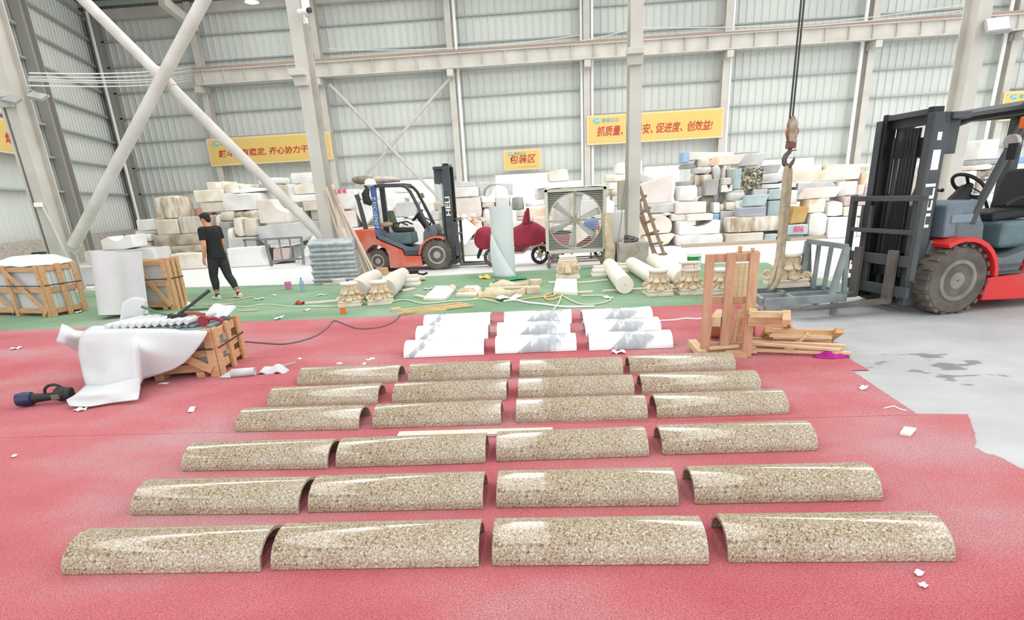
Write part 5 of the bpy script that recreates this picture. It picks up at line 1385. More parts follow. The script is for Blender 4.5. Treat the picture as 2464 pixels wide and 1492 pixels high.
# ================================================================ the walking man
fp = F(543, 719)
M_SKIN = mat('skin', 'd99c80', 0.55, col2='cf8d70', nscale=8)
M_SHIRT = mat('black_tshirt', '1b1c1d', 0.9, bump=0.15, bscale=25)
M_TROUS = mat('charcoal_trousers', '2f3032', 0.9, bump=0.15, bscale=30)
M_HAIR = mat('black_hair', '1f1616', 0.7, bump=0.5, bscale=120)
man = thing('person', 'person in black T-shirt and dark cropped trousers walking across the green carpet', 'person', (fp.x, fp.y, 0.006), math.radians(64))
def chain(mb, pts, rs, n=14):
    for (p, q, a, b) in zip(pts, pts[1:], rs, rs[1:]):
        mb.cyl(p, q, a, b, n, True)
    for p, r in zip(pts, rs): mb.ball(p, r, n, 8)
def ell(mb, secs, n=24):
    """secs: (cx, cy, z, rx, ry)"""
    mb.loft([[Vector((cx + a * math.cos(2 * math.pi * k / n), cy + b * math.sin(2 * math.pi * k / n), z)) for k in range(n)] for cx, cy, z, a, b in secs])
# joints: x right, y forward
HL, HR = (-.085, .0, .86), (.085, -.01, .86)
KL, KR = (-.10, .09, .47), (.115, -.08, .46)
AL, AR = (-.105, .09, .09), (.14, -.27, .10)
SL, SR = (-.185, .03, 1.375), (.185, .05, 1.375)
EL, ER = (-.235, -.02, 1.08), (.24, .06, 1.09)
WL, WR = (-.235, .07, .845), (.22, .20, .875)
body = MB()
ell(body, [(0, -.01, .84, .15, .10), (0, -.005, .95, .15, .10), (0, 0, 1.05, .14, .095), (0, .015, 1.2, .155, .105), (0, .02, 1.32, .16, .1), (0, .03, 1.40, .11, .08), (0, .05, 1.45, .058, .06)])
chain(body, [HL, KL, (-.1, .075, .36), AL], [.085, .052, .055, .036]); chain(body, [HR, KR, (.12, -.12, .36), AR], [.085, .052, .055, .036])
for (a, h, tdir) in ((AL, Vector((-.03, .99, -.04)), 0), (AR, Vector((.10, .96, -.12)), 1)):
    a = Vector(a); hd = h.normalized()
    chain(body, [a + Vector((0, -.02, -.045)), a + hd * .1 + Vector((0, 0, -.05)), a + hd * .17 + Vector((0, 0, -.058))], [.035, .034, .024])
for (s_, e_, w_) in ((SL, EL, WL), (SR, ER, WR)):
    s_, e_, w_ = Vector(s_), Vector(e_), Vector(w_)
    chain(body, [s_, s_.lerp(e_, .45), e_, e_.lerp(w_, .3), w_], [.062, .052, .042, .044, .028])
# hands: palm, four fingers and a thumb, relaxed and slightly curled
def hand(w_, side):
    w_ = Vector(w_); d = (w_ - Vector(EL if side < 0 else ER)).normalized()
    down = (d + Vector((0, .1, -.55))).normalized()
    acr = Vector((0, 1, .2)); acr = (acr - down * acr.dot(down)).normalized()     # thumb side faces forward
    inn = down.cross(acr).normalized()
    if inn.x * side > 0: inn = -inn
    body.ball(w_ + down * .05, (.022, .04, .052), 12, 8, Matrix((inn, acr, down)).transposed())
    for k, (off, ln) in enumerate(((.03, .068), (.011, .078), (-.009, .072), (-.028, .056))):
        b = w_ + down * .09 + acr * off
        p1 = b + down * ln * .42 + inn * .006; p2 = p1 + (down * .8 + inn * .6).normalized() * ln * .33; p3 = p2 + (down * .45 + inn * .9).normalized() * ln * .27
        chain(body, [w_ + down * .055 + acr * off * .9, b, p1, p2, p3], [.011, .0105, .0095, .0085, .007], 8)
    b = w_ + down * .028 + acr * .03
    chain(body, [b, b + (down * .6 + acr * .8 + inn * .2).normalized() * .036, b + (down * .6 + acr * .8 + inn * .2).normalized() * .036 + (down * .9 + acr * .25 + inn * .3).normalized() * .03], [.014, .0115, .0085], 8)
hand(WL, -1); hand(WR, 1)
# neck and head, bowed and turned a little towards the camera side
NB, HC = Vector((0, .05, 1.42)), Vector((0, .115, 1.585))
HR_ = rz(math.radians(18)) @ rx(math.radians(-14))
chain(body, [NB, Vector((0, .085, 1.5))], [.058, .054])
def hp(x, y, z): return HC + HR_ @ Vector((x, y, z))
body.ball(hp(0, -.01, .02), (.074, .094, .1), 22, 14, HR_)
body.ball(hp(0, .02, -.045), (.058, .07, .07), 18, 10, HR_)
body.ball(hp(0, .06, -.088), (.026, .022, .02), 10, 6, HR_)
body.ball(hp(0, .078, .028), (.045, .016, .014), 10, 6, HR_)
body.lathe([(.004, .02), (.010, -.004), (.016, -.022), (.008, -.028)], 8, hp(0, .094, .012), HR_ @ rx(.25))
body.ball(hp(0, .088, -.05), (.024, .01, .008), 10, 6, HR_)
body.ball(hp(0, .086, -.064), (.02, .01, .008), 10, 6, HR_)
for sx in (-1, 1):
    body.ball(hp(sx * .076, -.008, .0), (.01, .02, .032), 10, 8, HR_)
    body.ball(hp(sx * .04, .06, -.02), (.022, .02, .018), 10, 6, HR_)
body.build('body', M_SKIN, man, remesh=.0065, smooth_it=3)
for sx in (-1, 1):
    m = MB(); m.ball(hp(sx * .031, .083, .008), (.013, .006, .006), 10, 6, HR_); m.build('eye', M_BLACK, man, smooth=True)
    m = MB(); m.beam(hp(sx * .016, .094, .026), hp(sx * .05, .08, .028), .008, .006); m.build('eyebrow', M_HAIR, man)
hair = MB()
hair.ball(hp(0, -.02, .042), (.086, .1, .09), 24, 14, HR_)
hair.ball(hp(0, .035, .085), (.072, .052, .034), 18, 8, HR_)
hair.ball(hp(0, -.062, -.01), (.066, .048, .07), 16, 10, HR_)
for k in range(26):
    a = k * 2.4; r_ = .03 + .05 * (k / 26); hair.ball(hp(r_ * math.cos(a), -.01 + r_ * 1.2 * math.sin(a), .118 - .9 * r_ * r_ * 6), (.016, .016, .014), 7, 5, HR_)
hair.build('hair', M_HAIR, man, remesh=.007, smooth_it=1)
sh = MB()
ell(sh, [(0, -.015, .825, .196, .15), (0, -.01, .86, .196, .15), (0, 0, 1.0, .176, .13), (0, .008, 1.1, .165, .12), (0, .018, 1.22, .182, .126), (0, .022, 1.33, .19, .118), (0, .03, 1.40, .15, .1), (0, .042, 1.437, .09, .082), (0, .048, 1.45, .068, .07)])
for (s_, e_) in ((SL, EL), (SR, ER)):
    s_, e_ = Vector(s_), Vector(e_)
    chain(sh, [Vector((s_.x * .6, s_.y, 1.385)), s_, s_.lerp(e_, .35)], [.075, .078, .074]); sh.cyl(s_.lerp(e_, .3), s_.lerp(e_, .62), .074, .072, 18)
sh.build('tshirt', M_SHIRT, man, remesh=.010, smooth_it=3)
tr = MB()
ell(tr, [(0, -.01, .78, .15, .115), (0, -.012, .86, .165, .122), (0, -.01, .93, .155, .115)])
chain(tr, [HL, Vector(HL).lerp(Vector(KL), .5), KL], [.112, .1, .08], 18); chain(tr, [HR, Vector(HR).lerp(Vector(KR), .5), KR], [.112, .1, .08], 18)
for (k_, a_) in ((KL, AL), (KR, AR)):
    k_, a_ = Vector(k_), Vector(a_); c_ = k_.lerp(a_, .35) + Vector((0, -.015, 0)); e_ = k_.lerp(a_, .74)
    chain(tr, [k_, c_], [.08, .078], 18); tr.cyl(c_, e_, .078, .056, 18)
tr.build('trousers', M_TROUS, man, remesh=.010, smooth_it=3)
for (k_, a_) in ((KL, AL), (KR, AR)):
    k_, a_ = Vector(k_), Vector(a_)
    m = MB(); m.cyl(k_.lerp(a_, .70), k_.lerp(a_, .78), .06, .058, 18); m.build('trouser_cuff', mat('grey_cuff', '8a8884', .9), man, smooth=True)
    m = MB(); m.cyl(k_.lerp(a_, .93), a_ + Vector((0, 0, -.05)), .041, .044, 14); m.build('sock', M_BLACK, man, smooth=True)
for (a, h) in ((AL, Vector((-.03, .99, 0))), (AR, Vector((.10, .96, -.1)))):
    a = Vector(a); hd = h.normalized(); z0 = a.z - .088
    m = MB()
    base = Vector((a.x, a.y, max(z0, 0.0)))
    ax = Vector((hd.x, hd.y, 0)).normalized(); sd = Vector((ax.y, -ax.x, 0))
    secs = [(-.075, .026, .075), (-.055, .036, .092), (-.01, .042, .088), (.05, .044, .07), (.11, .048, .055), (.16, .042, .045), (.19, .02, .028)]
    m.loft([[base + ax * d + sd * (w * math.cos(2 * math.pi * k / 16)) + Vector((0, 0, h_ / 2 + h_ / 2 * math.sin(2 * math.pi * k / 16))) for k in range(16)] for d, w, h_ in secs])
    o = m.build('shoe', mat('cream_shoe', 'd9d2c2', .8), man, smooth=True)
    m = MB(); m.loft([[base + ax * d + sd * ((w + .004) * math.cos(2 * math.pi * k / 16)) + Vector((0, 0, .012 + .012 * math.sin(2 * math.pi * k / 16))) for k in range(16)] for d, w, h_ in secs]); m.build('sole', M_WHITE, o, smooth=True)
# ================================================================ timber crates and foam
M_WOOD = mat('fresh_pine', 'd3aa80', 0.65, col2='c3976c', nscale=4, stretch=(1, 6, 6))
M_WOOD2 = mat('pale_pine', 'dcc19a', 0.65, col2='cdae86', nscale=4, stretch=(1, 6, 6))
M_WOODR = mat('reddish_pine', 'c99d80', 0.6, col2='b98c6e', nscale=4, stretch=(6, 6, 1))
M_FOAM = mat('white_foam_sheet', 'd2d2d1', 0.75, col2='cacaca', nscale=2)
M_FOAMB = mat('bluish_foam_sheet', 'd3dad9', 0.6, col2='ccd4d3', nscale=2)
M_STRAP = mat('black_strap', '3b3433', 0.5)
M_GLASSY = mat('greenish_slab_edge', 'cfe0d9', 0.35, col2='dfeae5', nscale=2)
def crate(label, c, rot, L, Wd, H, diag=True, slabs=0, plastic=False, topless=False, group='timber crates', wrapmat=None):
    """local origin: near corner where long side and short side meet; x runs back along the long side (negative), y into the depth"""
    t = thing('timber_crate', label, 'crate', (c[0], c[1], 0.007), rot, group)
    th, wd_ = .035, .09
    def bd(nm, p0, p1, w=wd_, h=th, up=(0, 0, 1), m=M_WOOD):
        mb = MB(); mb.beam(p0, p1, w, h, up); return mb.build(nm, m, t, bevel=.004)
    # corner posts and middle posts (front face y=0, end face x=0, back)
    for x in (-.045, -L * .5, -L + .045):
        bd('post', (x, .0, 0), (x, .0, H + .02), wd_, th, (0, 1, 0)); bd('post', (x, Wd, 0), (x, Wd, H), wd_, th, (0, 1, 0))
    for y in (.05, Wd * .5, Wd - .05):
        bd('post', (.02, y, .0), (.02, y, H + .02), wd_, th, (1, 0, 0)); bd('post', (-L - .02, y, .0), (-L - .02, y, H), wd_, th, (1, 0, 0))
    for z in (.1, H * .52, H - .06):
        bd('rail', (-L, .035, z), (0, .035, z), th, wd_); bd('rail', (-L, Wd - .035, z), (0, Wd - .035, z), th, wd_)
        bd('rail', (-.02, 0, z), (-.02, Wd, z), th, wd_); bd('rail', (-L + .02, 0, z), (-L + .02, Wd, z), th, wd_)
    if diag:
        for k in range(2):
            x0 = -L * .5 * k
            bd('diagonal_brace', (x0 - L * .47, -.03, H - .1), (x0 - .06, -.03, .08), .085, .025, (0, 1, 0))
    for x in (-.2, -L * .5, -L + .2): bd('bottom_bearer', (x, -.01, .03), (x, Wd, .03), .09, .06)
    for y in (.06, Wd * .5, Wd - .06): bd('bottom_board', (-L, y, .075), (0, y, .075), .1, .025)
    mb = MB(); mb.box((-L / 2, Wd / 2, (H + .1) / 2 - .02), (L - .12, Wd - .16, H - .14)); 
    w_ = mb.build('foam_wrapped_load', wrapmat or M_FOAM, t, bevel=.03)
    for k in range(slabs):
        mb = MB(); y = .1 + k * (Wd - .2) / slabs
        mb.box((-.055, y + .06, H * .5 + .02), (.02, (Wd - .2) / slabs - .02, H - .22)); mb.build('slab_edge', M_GLASSY, t)
    mb = MB(); mb.box((-L / 2, -.045, H * .62), (L, .004, .018)); mb.box((.045, Wd / 2, H * .62), (.004, Wd, .018)); mb.build('strap', M_STRAP, t)
    if plastic:
        mb = MB(); mb.grid(lambda u, v: Vector((-L * u, Wd * v, H + .0 + .16 * math.sin(math.pi * min(1, u * 1.15)) ** .5 * min(1, v * 3) + .01 * math.sin(u * 20 + v * 9))), 24, 8)
        mb.build('plastic_top_sheet', mat('bluish_plastic', 'e6efee', 0.25), t, smooth=True, solid=.008)
    return t
# crate with the plastic top
a = F(126, 764); b = F(213, 747)
rotA = math.atan2(b.y - a.y, b.x - a.x) - math.pi / 2
HA = D(86, 642, a.y).z
crate('timber crate with bluish plastic on top, beside the banner-side column', a, rotA, 1.9, (b - a).length, HA, slabs=4, plastic=True)
a = F(424, 746); b = F(453, 737)
rotB = math.atan2(b.y - a.y, b.x - a.x) - math.pi / 2
HB = D(404, 624, a.y).z
tB = crate('timber crate half hidden by the standing foam roll', a, rotB, 1.25, (b - a).length, HB, slabs=0)
a = F(531, 906); b = F(589, 861)
rotC = math.atan2(b.y - a.y, b.x - a.x) - math.pi / 2
HC_ = D(505, 797, a.y).z
CA, LC, WC = a, 1.27, (b - a).length
tC = crate('opened timber crate under draped white foam, tools on top', a, rotC, LC, WC, HC_)
BC = tC.matrix_basis
def onC(x, y, z): return BC @ Vector((x, y, z))
# stone strips and foam rolls lying on the opened crate
rr = random.Random(3)
M_STRIPE = mat('grey_stone_strip', '8f9698', 0.5, col2='7c8487', nscale=5)
for k in range(13):
    x = -.24 - k * .075; y0 = .14 + rr.uniform(-.02, .03)
    mb = MB(); mb.beam(onC(x, y0, HC_ + .035), onC(x + .2, WC - .12, HC_ + .035), .05, .025, (0, 0, 1))
    tag(mb.build('stone_strip', M_STRIPE, bevel=.003), ('grey stone strip on the opened crate, %s counted from the tool end' % ('first second third fourth fifth sixth seventh eighth ninth tenth eleventh twelfth thirteenth'.split()[k])), 'stone strip', 'grey stone strips on the opened crate')
for k in range(11):
    x = -.3 - k * .082; y0 = .16
    mb = MB(); p0, p1 = onC(x, y0, HC_ + .085), onC(x + .17 + rr.uniform(-.03, .03), WC - .2 - rr.uniform(0, .1), HC_ + .1)
    mb.cyl(p0, p1, .034, .03, 12)
    tag(mb.build('foam_sleeve', M_FOAM, smooth=True), ('white foam sleeve on the grey strips, %s from the tool end' % ('first second third fourth fifth sixth seventh eighth ninth tenth eleventh'.split()[k])), 'foam sleeve', 'white foam sleeves on the opened crate')
mb = MB(); mb.box(onC(-.66, WC / 2, HC_ + .0), (1.18, WC - .1, .035), rz(rotC)); tag(mb.build('stone_tray', M_STRIPE), 'flat grey slab bed under the strips on the opened crate', 'slab')
# strapping tools
t = thing('strapping_tool', 'black and red strapping tool with a long lever on the opened crate', 'tool', tuple(onC(-.42, .3, HC_ + .07)), rotC)
m = MB(); m.box((0, 0, .05), (.16, .07, .07), rz(.3)); m.ball((-.08, 0, .05), .045, 10, 6); m.build('body', M_BLACK, t, bevel=.012)
m = MB(); m.tube([(0, 0, .08), (.12, .06, .16), (.32, .16, .3)], [.018, .016, .02], 8); m.build('lever', mat('dark_green_grip', '2f3a33', .5), t, smooth=True)
m = MB(); m.tube([(0, .02, .07), (.14, .03, .08), (.28, -.02, .06)], .02, 8); m.build('handle', mat('red_brown_grip', 'a04a35', .5), t, smooth=True)
t = thing('pliers', 'green-handled crimping pliers on the strips of the opened crate', 'tool', tuple(onC(-.62, .42, HC_ + .1)), rotC)
m = MB(); m.tube([(.12, 0, 0), (-.05, .02, .05), (-.26, .08, .13)], [.014, .014, .018], 8); m.build('handle', mat('green_grip', '4c6e5c', .5), t, smooth=True)
m = MB(); m.beam((.1, 0, 0), (.2, -.03, -.02), .03, .02); m.build('jaw', M_BLACK, t)
t = thing('tape_dispenser', 'dark red tape dispenser at the corner of the opened crate', 'tape dispenser', tuple(onC(-.12, .18, HC_ + .03)), rotC)
m = MB(); m.cyl((0, -.03, .05), (0, .03, .05), .055, n=18); m.build('tape_roll', mat('dark_red_plastic', '8c2033', .4), t, smooth=True)
m = MB(); m.tube([(.02, 0, .06), (.12, 0, .07), (.2, 0, .03)], .02, 8); m.build('handle', mat('dark_red_plastic', '8c2033', .4), t, smooth=True)
mb = MB(); mb.grid(lambda u, v: onC(-.28 + .3 * u, WC - .32 + .34 * v, HC_ + .05 + .12 * v * (1 - abs(u - .4)) + .02 * math.sin(u * 9)), 8, 8); tag(mb.build('foam_scrap', M_FOAM, smooth=True, solid=.004), 'white foam scrap curling up at the far corner of the opened crate', 'foam')
mb = MB(); mb.grid(lambda u, v: onC(-1.2 + .22 * u + .1 * v, WC - .25 + .1 * u, HC_ + .04 + .24 * v + .05 * math.sin(u * 3)), 8, 8); tag(mb.build('foam_scrap', mat('grey_white_foam', 'dcdcda', .7), smooth=True, solid=.004), 'grey-white foam flap standing up behind the strips', 'foam')
# draped foam sheet, one continuous cloth with a folded wing
def P3(px, py, Y, fl=.012):
    q = D(px, py, Y)
    if q.z < fl: q = F(px, py, fl)
    return q
def net(rows, n=4):
    """bicubic-ish smooth net through the given rows of points"""
    mb = MB(); nr, nc = len(rows), len(rows[0])
    mb.add([p for r in rows for p in r], [(i * nc + j, (i + 1) * nc + j, (i + 1) * nc + j + 1, i * nc + j + 1) for i in range(nr - 1) for j in range(nc - 1)])
    return mb
def yc(px, off=0.0): return CA.y - .07 - .00056 * (531 - px) - off
def R3(*ps): return [(x, y, yc(x, o)) for x, y, o in ps]
yf = yc(300)
rows_ = [
 [(222, 784, 6.25), (262, 783, 6.25), (300, 783, 6.25), (330, 783, 6.25), (345, 783, 6.25), (400, 783, 6.25), (450, 785, 6.2), (490, 788, 6.1)],
 R3((198, 798, 0), (250, 797, 0), (300, 796, 0), (325, 796, 0), (340, 796, 0), (396, 797, 0), (450, 801, 0), (502, 799, .02)),
 R3((188, 820, .06), (240, 822, .05), (292, 820, .05), (324, 815, .07), (338, 816, .05), (395, 822, .04), (448, 826, .03), (489, 822, .06)),
 R3((186, 848, .09), (238, 858, .07), (292, 858, .14), (328, 833, .36), (336, 838, .22), (386, 853, .1), (440, 858, .06), (470, 846, .06)),
 R3((194, 888, .12), (240, 898, .1), (284, 890, .3), (334, 882, .46), (341, 880, .18), (388, 880, .11), (424, 872, .07), (456, 862, .06)),
 R3((206, 932, .2), (236, 936, .3), (282, 934, .44), (338, 928, .54), (345, 914, .16), (382, 902, .12), (416, 890, .08), (444, 873, .06))]
t = thing('draped_foam_sheet', 'white foam sheet draped down the front of the opened crate to the carpet', 'foam sheet', (F(300, 940).x, yf - .3, 0))
mb = net([[P3(*p) for p in r] for r in rows_]); mb.build('hanging_sheet', M_FOAM, t, simple=2, solid=.006, wld=True)
rows_f = [
 R3((206, 926, .2), (245, 926, .32), (290, 915, .46), (337, 908, .55)),
 R3((180, 950, .6), (230, 950, .66), (285, 945, .62), (340, 930, .57)),
 [(156, 962, 5.0), (215, 966, 5.0), (275, 960, 5.0), (338, 945, 5.1)],
 [(166, 978, 4.9), (216, 979, 4.9), (270, 970, 5.0), (335, 962, 5.0)]]
mb = net([[P3(p[0], p[1], p[2], .02) for p in r] for r in rows_f]); mb.build('floor_flap', M_FOAM, t, simple=2, solid=.006, wld=True)
rows_w = [
 [(148, 778, 6.0), (165, 784, 6.0), (182, 795, 5.95), (205, 797, 5.9)],
 [(142, 800, 5.85), (160, 805, 5.7), (180, 812, 5.75), (203, 812, 5.82)],
 [(134, 822, 5.8), (152, 826, 5.72), (176, 836, 5.78), (200, 836, 5.82)],
 [(150, 826, 5.95), (168, 836, 5.9), (186, 845, 5.85), (205, 850, 5.83)]]
mb = net([[P3(*p) for p in r] for r in rows_w]); mb.build('folded_wing', M_FOAM, t, simple=2, solid=.006, wld=True)

# standing foam rolls: spiral roll with a loose tail
def foam_roll(label, c, H, r0, r1, turns, tail, tilt, m, thick=.02, flip=1):
    t = thing('foam_roll', label, 'foam roll', (c.x, c.y, .007))
    pts = []
    n = int(turns * 20)
    for k in range(n + 1):
        a = 2 * math.pi * turns * k / n; r = r0 + (r1 - r0) * k / n
        pts.append((r * math.cos(a), r * math.sin(a) * (1 if tail else -1)))
    for p in tail: pts.append(p)
    left = []; right = []
    for i, p in enumerate(pts):
        q0, q1 = pts[max(0, i - 1)], pts[min(len(pts) - 1, i + 1)]
        d = Vector((q1[0] - q0[0], q1[1] - q0[1])).normalized(); nn = Vector((-d.y, d.x)) * thick / 2
        left.append((p[0] + nn.x, p[1] + nn.y)); right.append((p[0] - nn.x, p[1] - nn.y))
    m_ = MB(); N_ = len(pts)
    vs = []; 
    for z in (0, H): vs += [Vector((x * flip, y, z)) for x, y in left] + [Vector((x * flip, y, z)) for x, y in right]
    fs = []
    for i in range(N_ - 1):
        a, b = i, i + 1
        fs += [(a, b, 2 * N_ + b, 2 * N_ + a), (N_ + b, N_ + a, 3 * N_ + a, 3 * N_ + b), (a, N_ + a, N_ + b, b), (2 * N_ + a, 2 * N_ + b, 3 * N_ + b, 3 * N_ + a)]
    fs += [(0, 2 * N_, 3 * N_, N_), (N_ - 1, 2 * N_ - 1, 4 * N_ - 1, 3 * N_ - 1)]
    m_.add(vs, fs)
    R_ = rx(tilt)
    m_.v = [R_ @ p for p in m_.v]
    zmin = min(p.z for p in m_.v); m_.v = [p - Vector((0, 0, zmin)) for p in m_.v]
    o = m_.build('rolled_sheet', m, t, smooth=True)
    return t, R_, zmin
c = F(264, 768); Hh = D(262, 610, c.y).z
ppm = (D(300, 700, c.y).x - D(200, 700, c.y).x) / 100
foam_roll('tall white foam roll with loose tail standing by the half-hidden crate', c + Vector((0, .12, 0)), Hh * .98, .05, 30 * ppm, 4, [(31 * ppm, .05), (35 * ppm, .09), (48 * ppm, .11), (64 * ppm, .11), (80 * ppm, .06)], -.2, M_FOAM, .03)
c = F(1216, 666); Hh = D(1214, 497, c.y).z
ppm = (D(1300, 600, c.y).x - D(1200, 600, c.y).x) / 100
tr_, R_, _ = foam_roll('slim bluish-white foam sheet rolled and standing before the pink scooter', c + Vector((0, .1, 0)), Hh, .05, 31 * ppm, 2.75, [], 0.0, M_FOAMB, .014)
def flap(u, v):
    z = v * Hh * .62
    w = (1 - v) ** .8
    x0 = -28 * ppm * (1 - .15 * w); x1 = x0 + (52 * ppm) * w
    return Vector((x0 - 6 * ppm * math.sin(v * 3.1) + (x1 - x0) * u, -.3 - .1 * math.sin(u * 2.8) * w + .05 * v, max(z, .0) + .01))
m_ = MB(); m_.grid(flap, 10, 14); m_.build('loose_flap', M_FOAMB, tr_, smooth=True, solid=.006)
# small pieces round the opened crate
c = F(583, 908); t = thing('foam_tube', 'short rolled white foam tube on the red carpet by the opened crate', 'foam tube', (c.x, c.y, .008), .1)
m = MB(); m.cyl((-.1, 0, .045), (.14, .02, .045), .045, .042, 16, caps=False); m.build('tube', M_FOAM, t, smooth=True, solid=.005)
m = MB(); m.grid(lambda u, v: Vector((-.1 - .14 * u, -.05 + .09 * v + .03 * u, .01 + .07 * (1 - u) * v)), 6, 6); m.build('loose_tip', M_FOAM, t, smooth=True, solid=.004)
c = F(660, 898); m = MB()
m.grid(lambda u, v: c + Vector((-.16 + .32 * u, -.07 + .16 * v, .012 + .08 * math.sin(u * 3.1) * math.sin(v * 3) + .02 * math.sin(u * 11))), 12, 8); tag(m.build('foam_scrap', M_FOAM, smooth=True, solid=.005), 'crumpled white foam scrap beside a wooden stick on the carpet', 'foam')
m = MB(); m.beam(F(668, 889) + Vector((0, 0, .02)), F(713, 876) + Vector((0, 0, .02)), .03, .018); tag(m.build('wooden_stick', mat('grey_wood', 'b9a48c', .8)), 'thin wooden stick lying beside the crumpled foam scrap', 'stick')
# grinder
c = F(112, 975)
t = thing('power_tool', 'black power tool with a dark blue motor end on the red carpet', 'tool', (c.x, c.y, .008), .28)
m = MB(); m.lathe([(.03, -.24), (.062, -.225), (.072, -.16), (.066, -.1), (.05, -.09)], 18, (0, 0, .075), ry(math.pi / 2)); m.build('motor_housing', mat('dark_blue_plastic', '262f52', .35), t, smooth=True)
m = MB(); m.lathe([(.05, -.1), (.042, -.04), (.038, .06), (.045, .12)], 16, (0, 0, .075), ry(math.pi / 2)); m.build('handle', M_BLACK, t, smooth=True)
m = MB(); m.ball((.16, 0, .09), (.075, .07, .075), 16, 10); m.cyl((.2, 0, .08), (.24, 0, .075), .075, .07, 18); m.build('gear_head', M_BLACK, t, smooth=True)
m = MB(); m.tube([(.1 + .085 * math.cos(k * .35), -.0 + .02 * k / 18, .115 + .075 * math.sin(k * .35)) for k in range(13)], .014, 7); m.build('guard_ring', M_BLACK, t, smooth=True)
m = MB(); m.box((.13, -.07, .08), (.07, .02, .05), rz(.2)); m.build('battery_clip', mat('taupe_plastic', '6d6058', .6), t, bevel=.006)
# ================================================================ carved stonework on the green carpet
M_TRAV = mat('pale_travertine', 'e9dfd0', 0.7, col2='d8c9b2', nscale=5, bump=.3, bscale=40)
M_TRAVD = mat('warm_carved_stone', 'e0cfb6', 0.75, col2='c9ae88', nscale=7, bump=.35, bscale=35)
M_TRAVW = mat('smooth_cream_stone', 'f0eae0', 0.5, col2='e4dacb', nscale=2.0)
M_GREYM = mat('grey_veined_marble', 'c3c8ca', 0.35, col2='a3a9ac', nscale=4, dist=1.5)
def capital(name, label, c, s, rot=0.0, group='carved column capitals', m=None):
    """upside-down corinthian-style capital: square moulded plinth below, two leaf rows, round neck on top"""
    t = thing(name, label, 'capital', (c.x, c.y, .006), rot, group)
    m = m or M_TRAVD
    mb = MB()
    mb.box((0, 0, .035), (.56, .56, .07)); mb.box((0, 0, .085), (.52, .52, .03)); mb.box((0, 0, .115), (.55, .55, .035))
    mb.v = [p * s for p in mb.v]; mb.build('plinth', M_TRAV, t, bevel=.012 * s)
    mb = MB(); mb.lathe([(.2, .12), (.215, .18), (.18, .26), (.165, .36), (.17, .46), (.175, .5)], 28); mb.v = [p * s for p in mb.v]; mb.build('bell', m, t, smooth=True)
    mb = MB(); mb.lathe([(.175, .49), (.205, .5), (.212, .52), (.205, .545), (.19, .55), (.01, .55)], 28, caps=False); mb.v = [p * s for p in mb.v]; mb.build('neck_ring', M_TRAVW, t, smooth=True)
    def leaf(a, z0, h, r0, w, out):
        mb = MB()
        def fn(u, v):
            x = (u - .5) * w * (1 - .35 * v) * (1 + .12 * math.sin(v * 14))
            curl = max(0, .42 - v) / .42
            r = r0 + out * curl ** 1.4 + .012 * math.cos((u - .5) * math.pi * 3)
            z = z0 + h * v - .035 * curl * curl * (1 - abs(u - .5) * 1.2) + .03 * curl
            return rz(a) @ Vector((r - abs(u - .5) ** 2 * w * .35, x, z))
        mb.grid(fn, 8, 9); mb.v = [p * s for p in mb.v]
        return mb.build('acanthus_leaf', m, t, smooth=True, solid=.018 * s)
    for k in range(8): leaf(k * math.pi / 4, .13, .17, .2, .17, .1)
    for k in range(8): leaf((k + .5) * math.pi / 4, .28, .2, .175, .14, .075)
    for k in range(4):
        a = math.pi / 4 + k * math.pi / 2
        mb = MB(); pts = []
        for q in range(26):
            b = q * .42; r = .075 * (1 - q / 30); pts.append(rz(a) @ Vector((.31 + r * math.cos(b), 0, .165 + r * math.sin(b))))
        mb.tube(pts, [.03 - .0006 * q for q in range(26)], 8); mb.v = [p * s for p in mb.v]; mb.build('corner_volute', m, t, smooth=True)
    return t
def px_m(x, y): 
    q = F(x, y); return (D(x + 50, y, q.y).x - D(x - 50, y, q.y).x) / 100
capital('stone_capital', 'carved capital below the pale bulging shafts, orange cup before it', F(836, 741) + Vector((0, .25, 0)), 60 * px_m(836, 741) / .6, .12)
capital('stone_capital', 'carved capital below the second bulging shaft, beside the yellow slats', F(908, 737) + Vector((0, .25, 0)), 60 * px_m(908, 737) / .6, .12)
capital('stone_capital', 'carved capital in front of the lying cylinders, tile scrap beside it', F(1589, 715) + Vector((0, .24, 0)), 70 * px_m(1589, 715) / .62, .05)
capital('stone_capital', 'carved capital with a small stone piece on its top', F(1668, 712) + Vector((0, .24, 0)), 70 * px_m(1668, 712) / .62, .02)
capital('stone_capital', 'carved capital seen through the tall timber rack', F(1744, 711) + Vector((0, .24, 0)), 68 * px_m(1744, 711) / .62, 0)
# capital held by the sling on the steel frame: stands on the frame, see the frame part
# pale stone piece on the second capital
q = F(1668, 712) + Vector((0, .24, 0)); m = MB(); zz = 70 * px_m(1668, 712) / .62 * .55 + .008
m.box((q.x - .05, q.y, zz + .035), (.18, .14, .07)); m.box((q.x + .08, q.y, zz + .04), (.07, .14, .08)); m.box((q.x - .02, q.y, zz + .09), (.34, .2, .03)); tag(m.build('stone_offcut', M_TRAV, bevel=.01), 'small stone offcut resting on top of a carved capital', 'stone offcut')
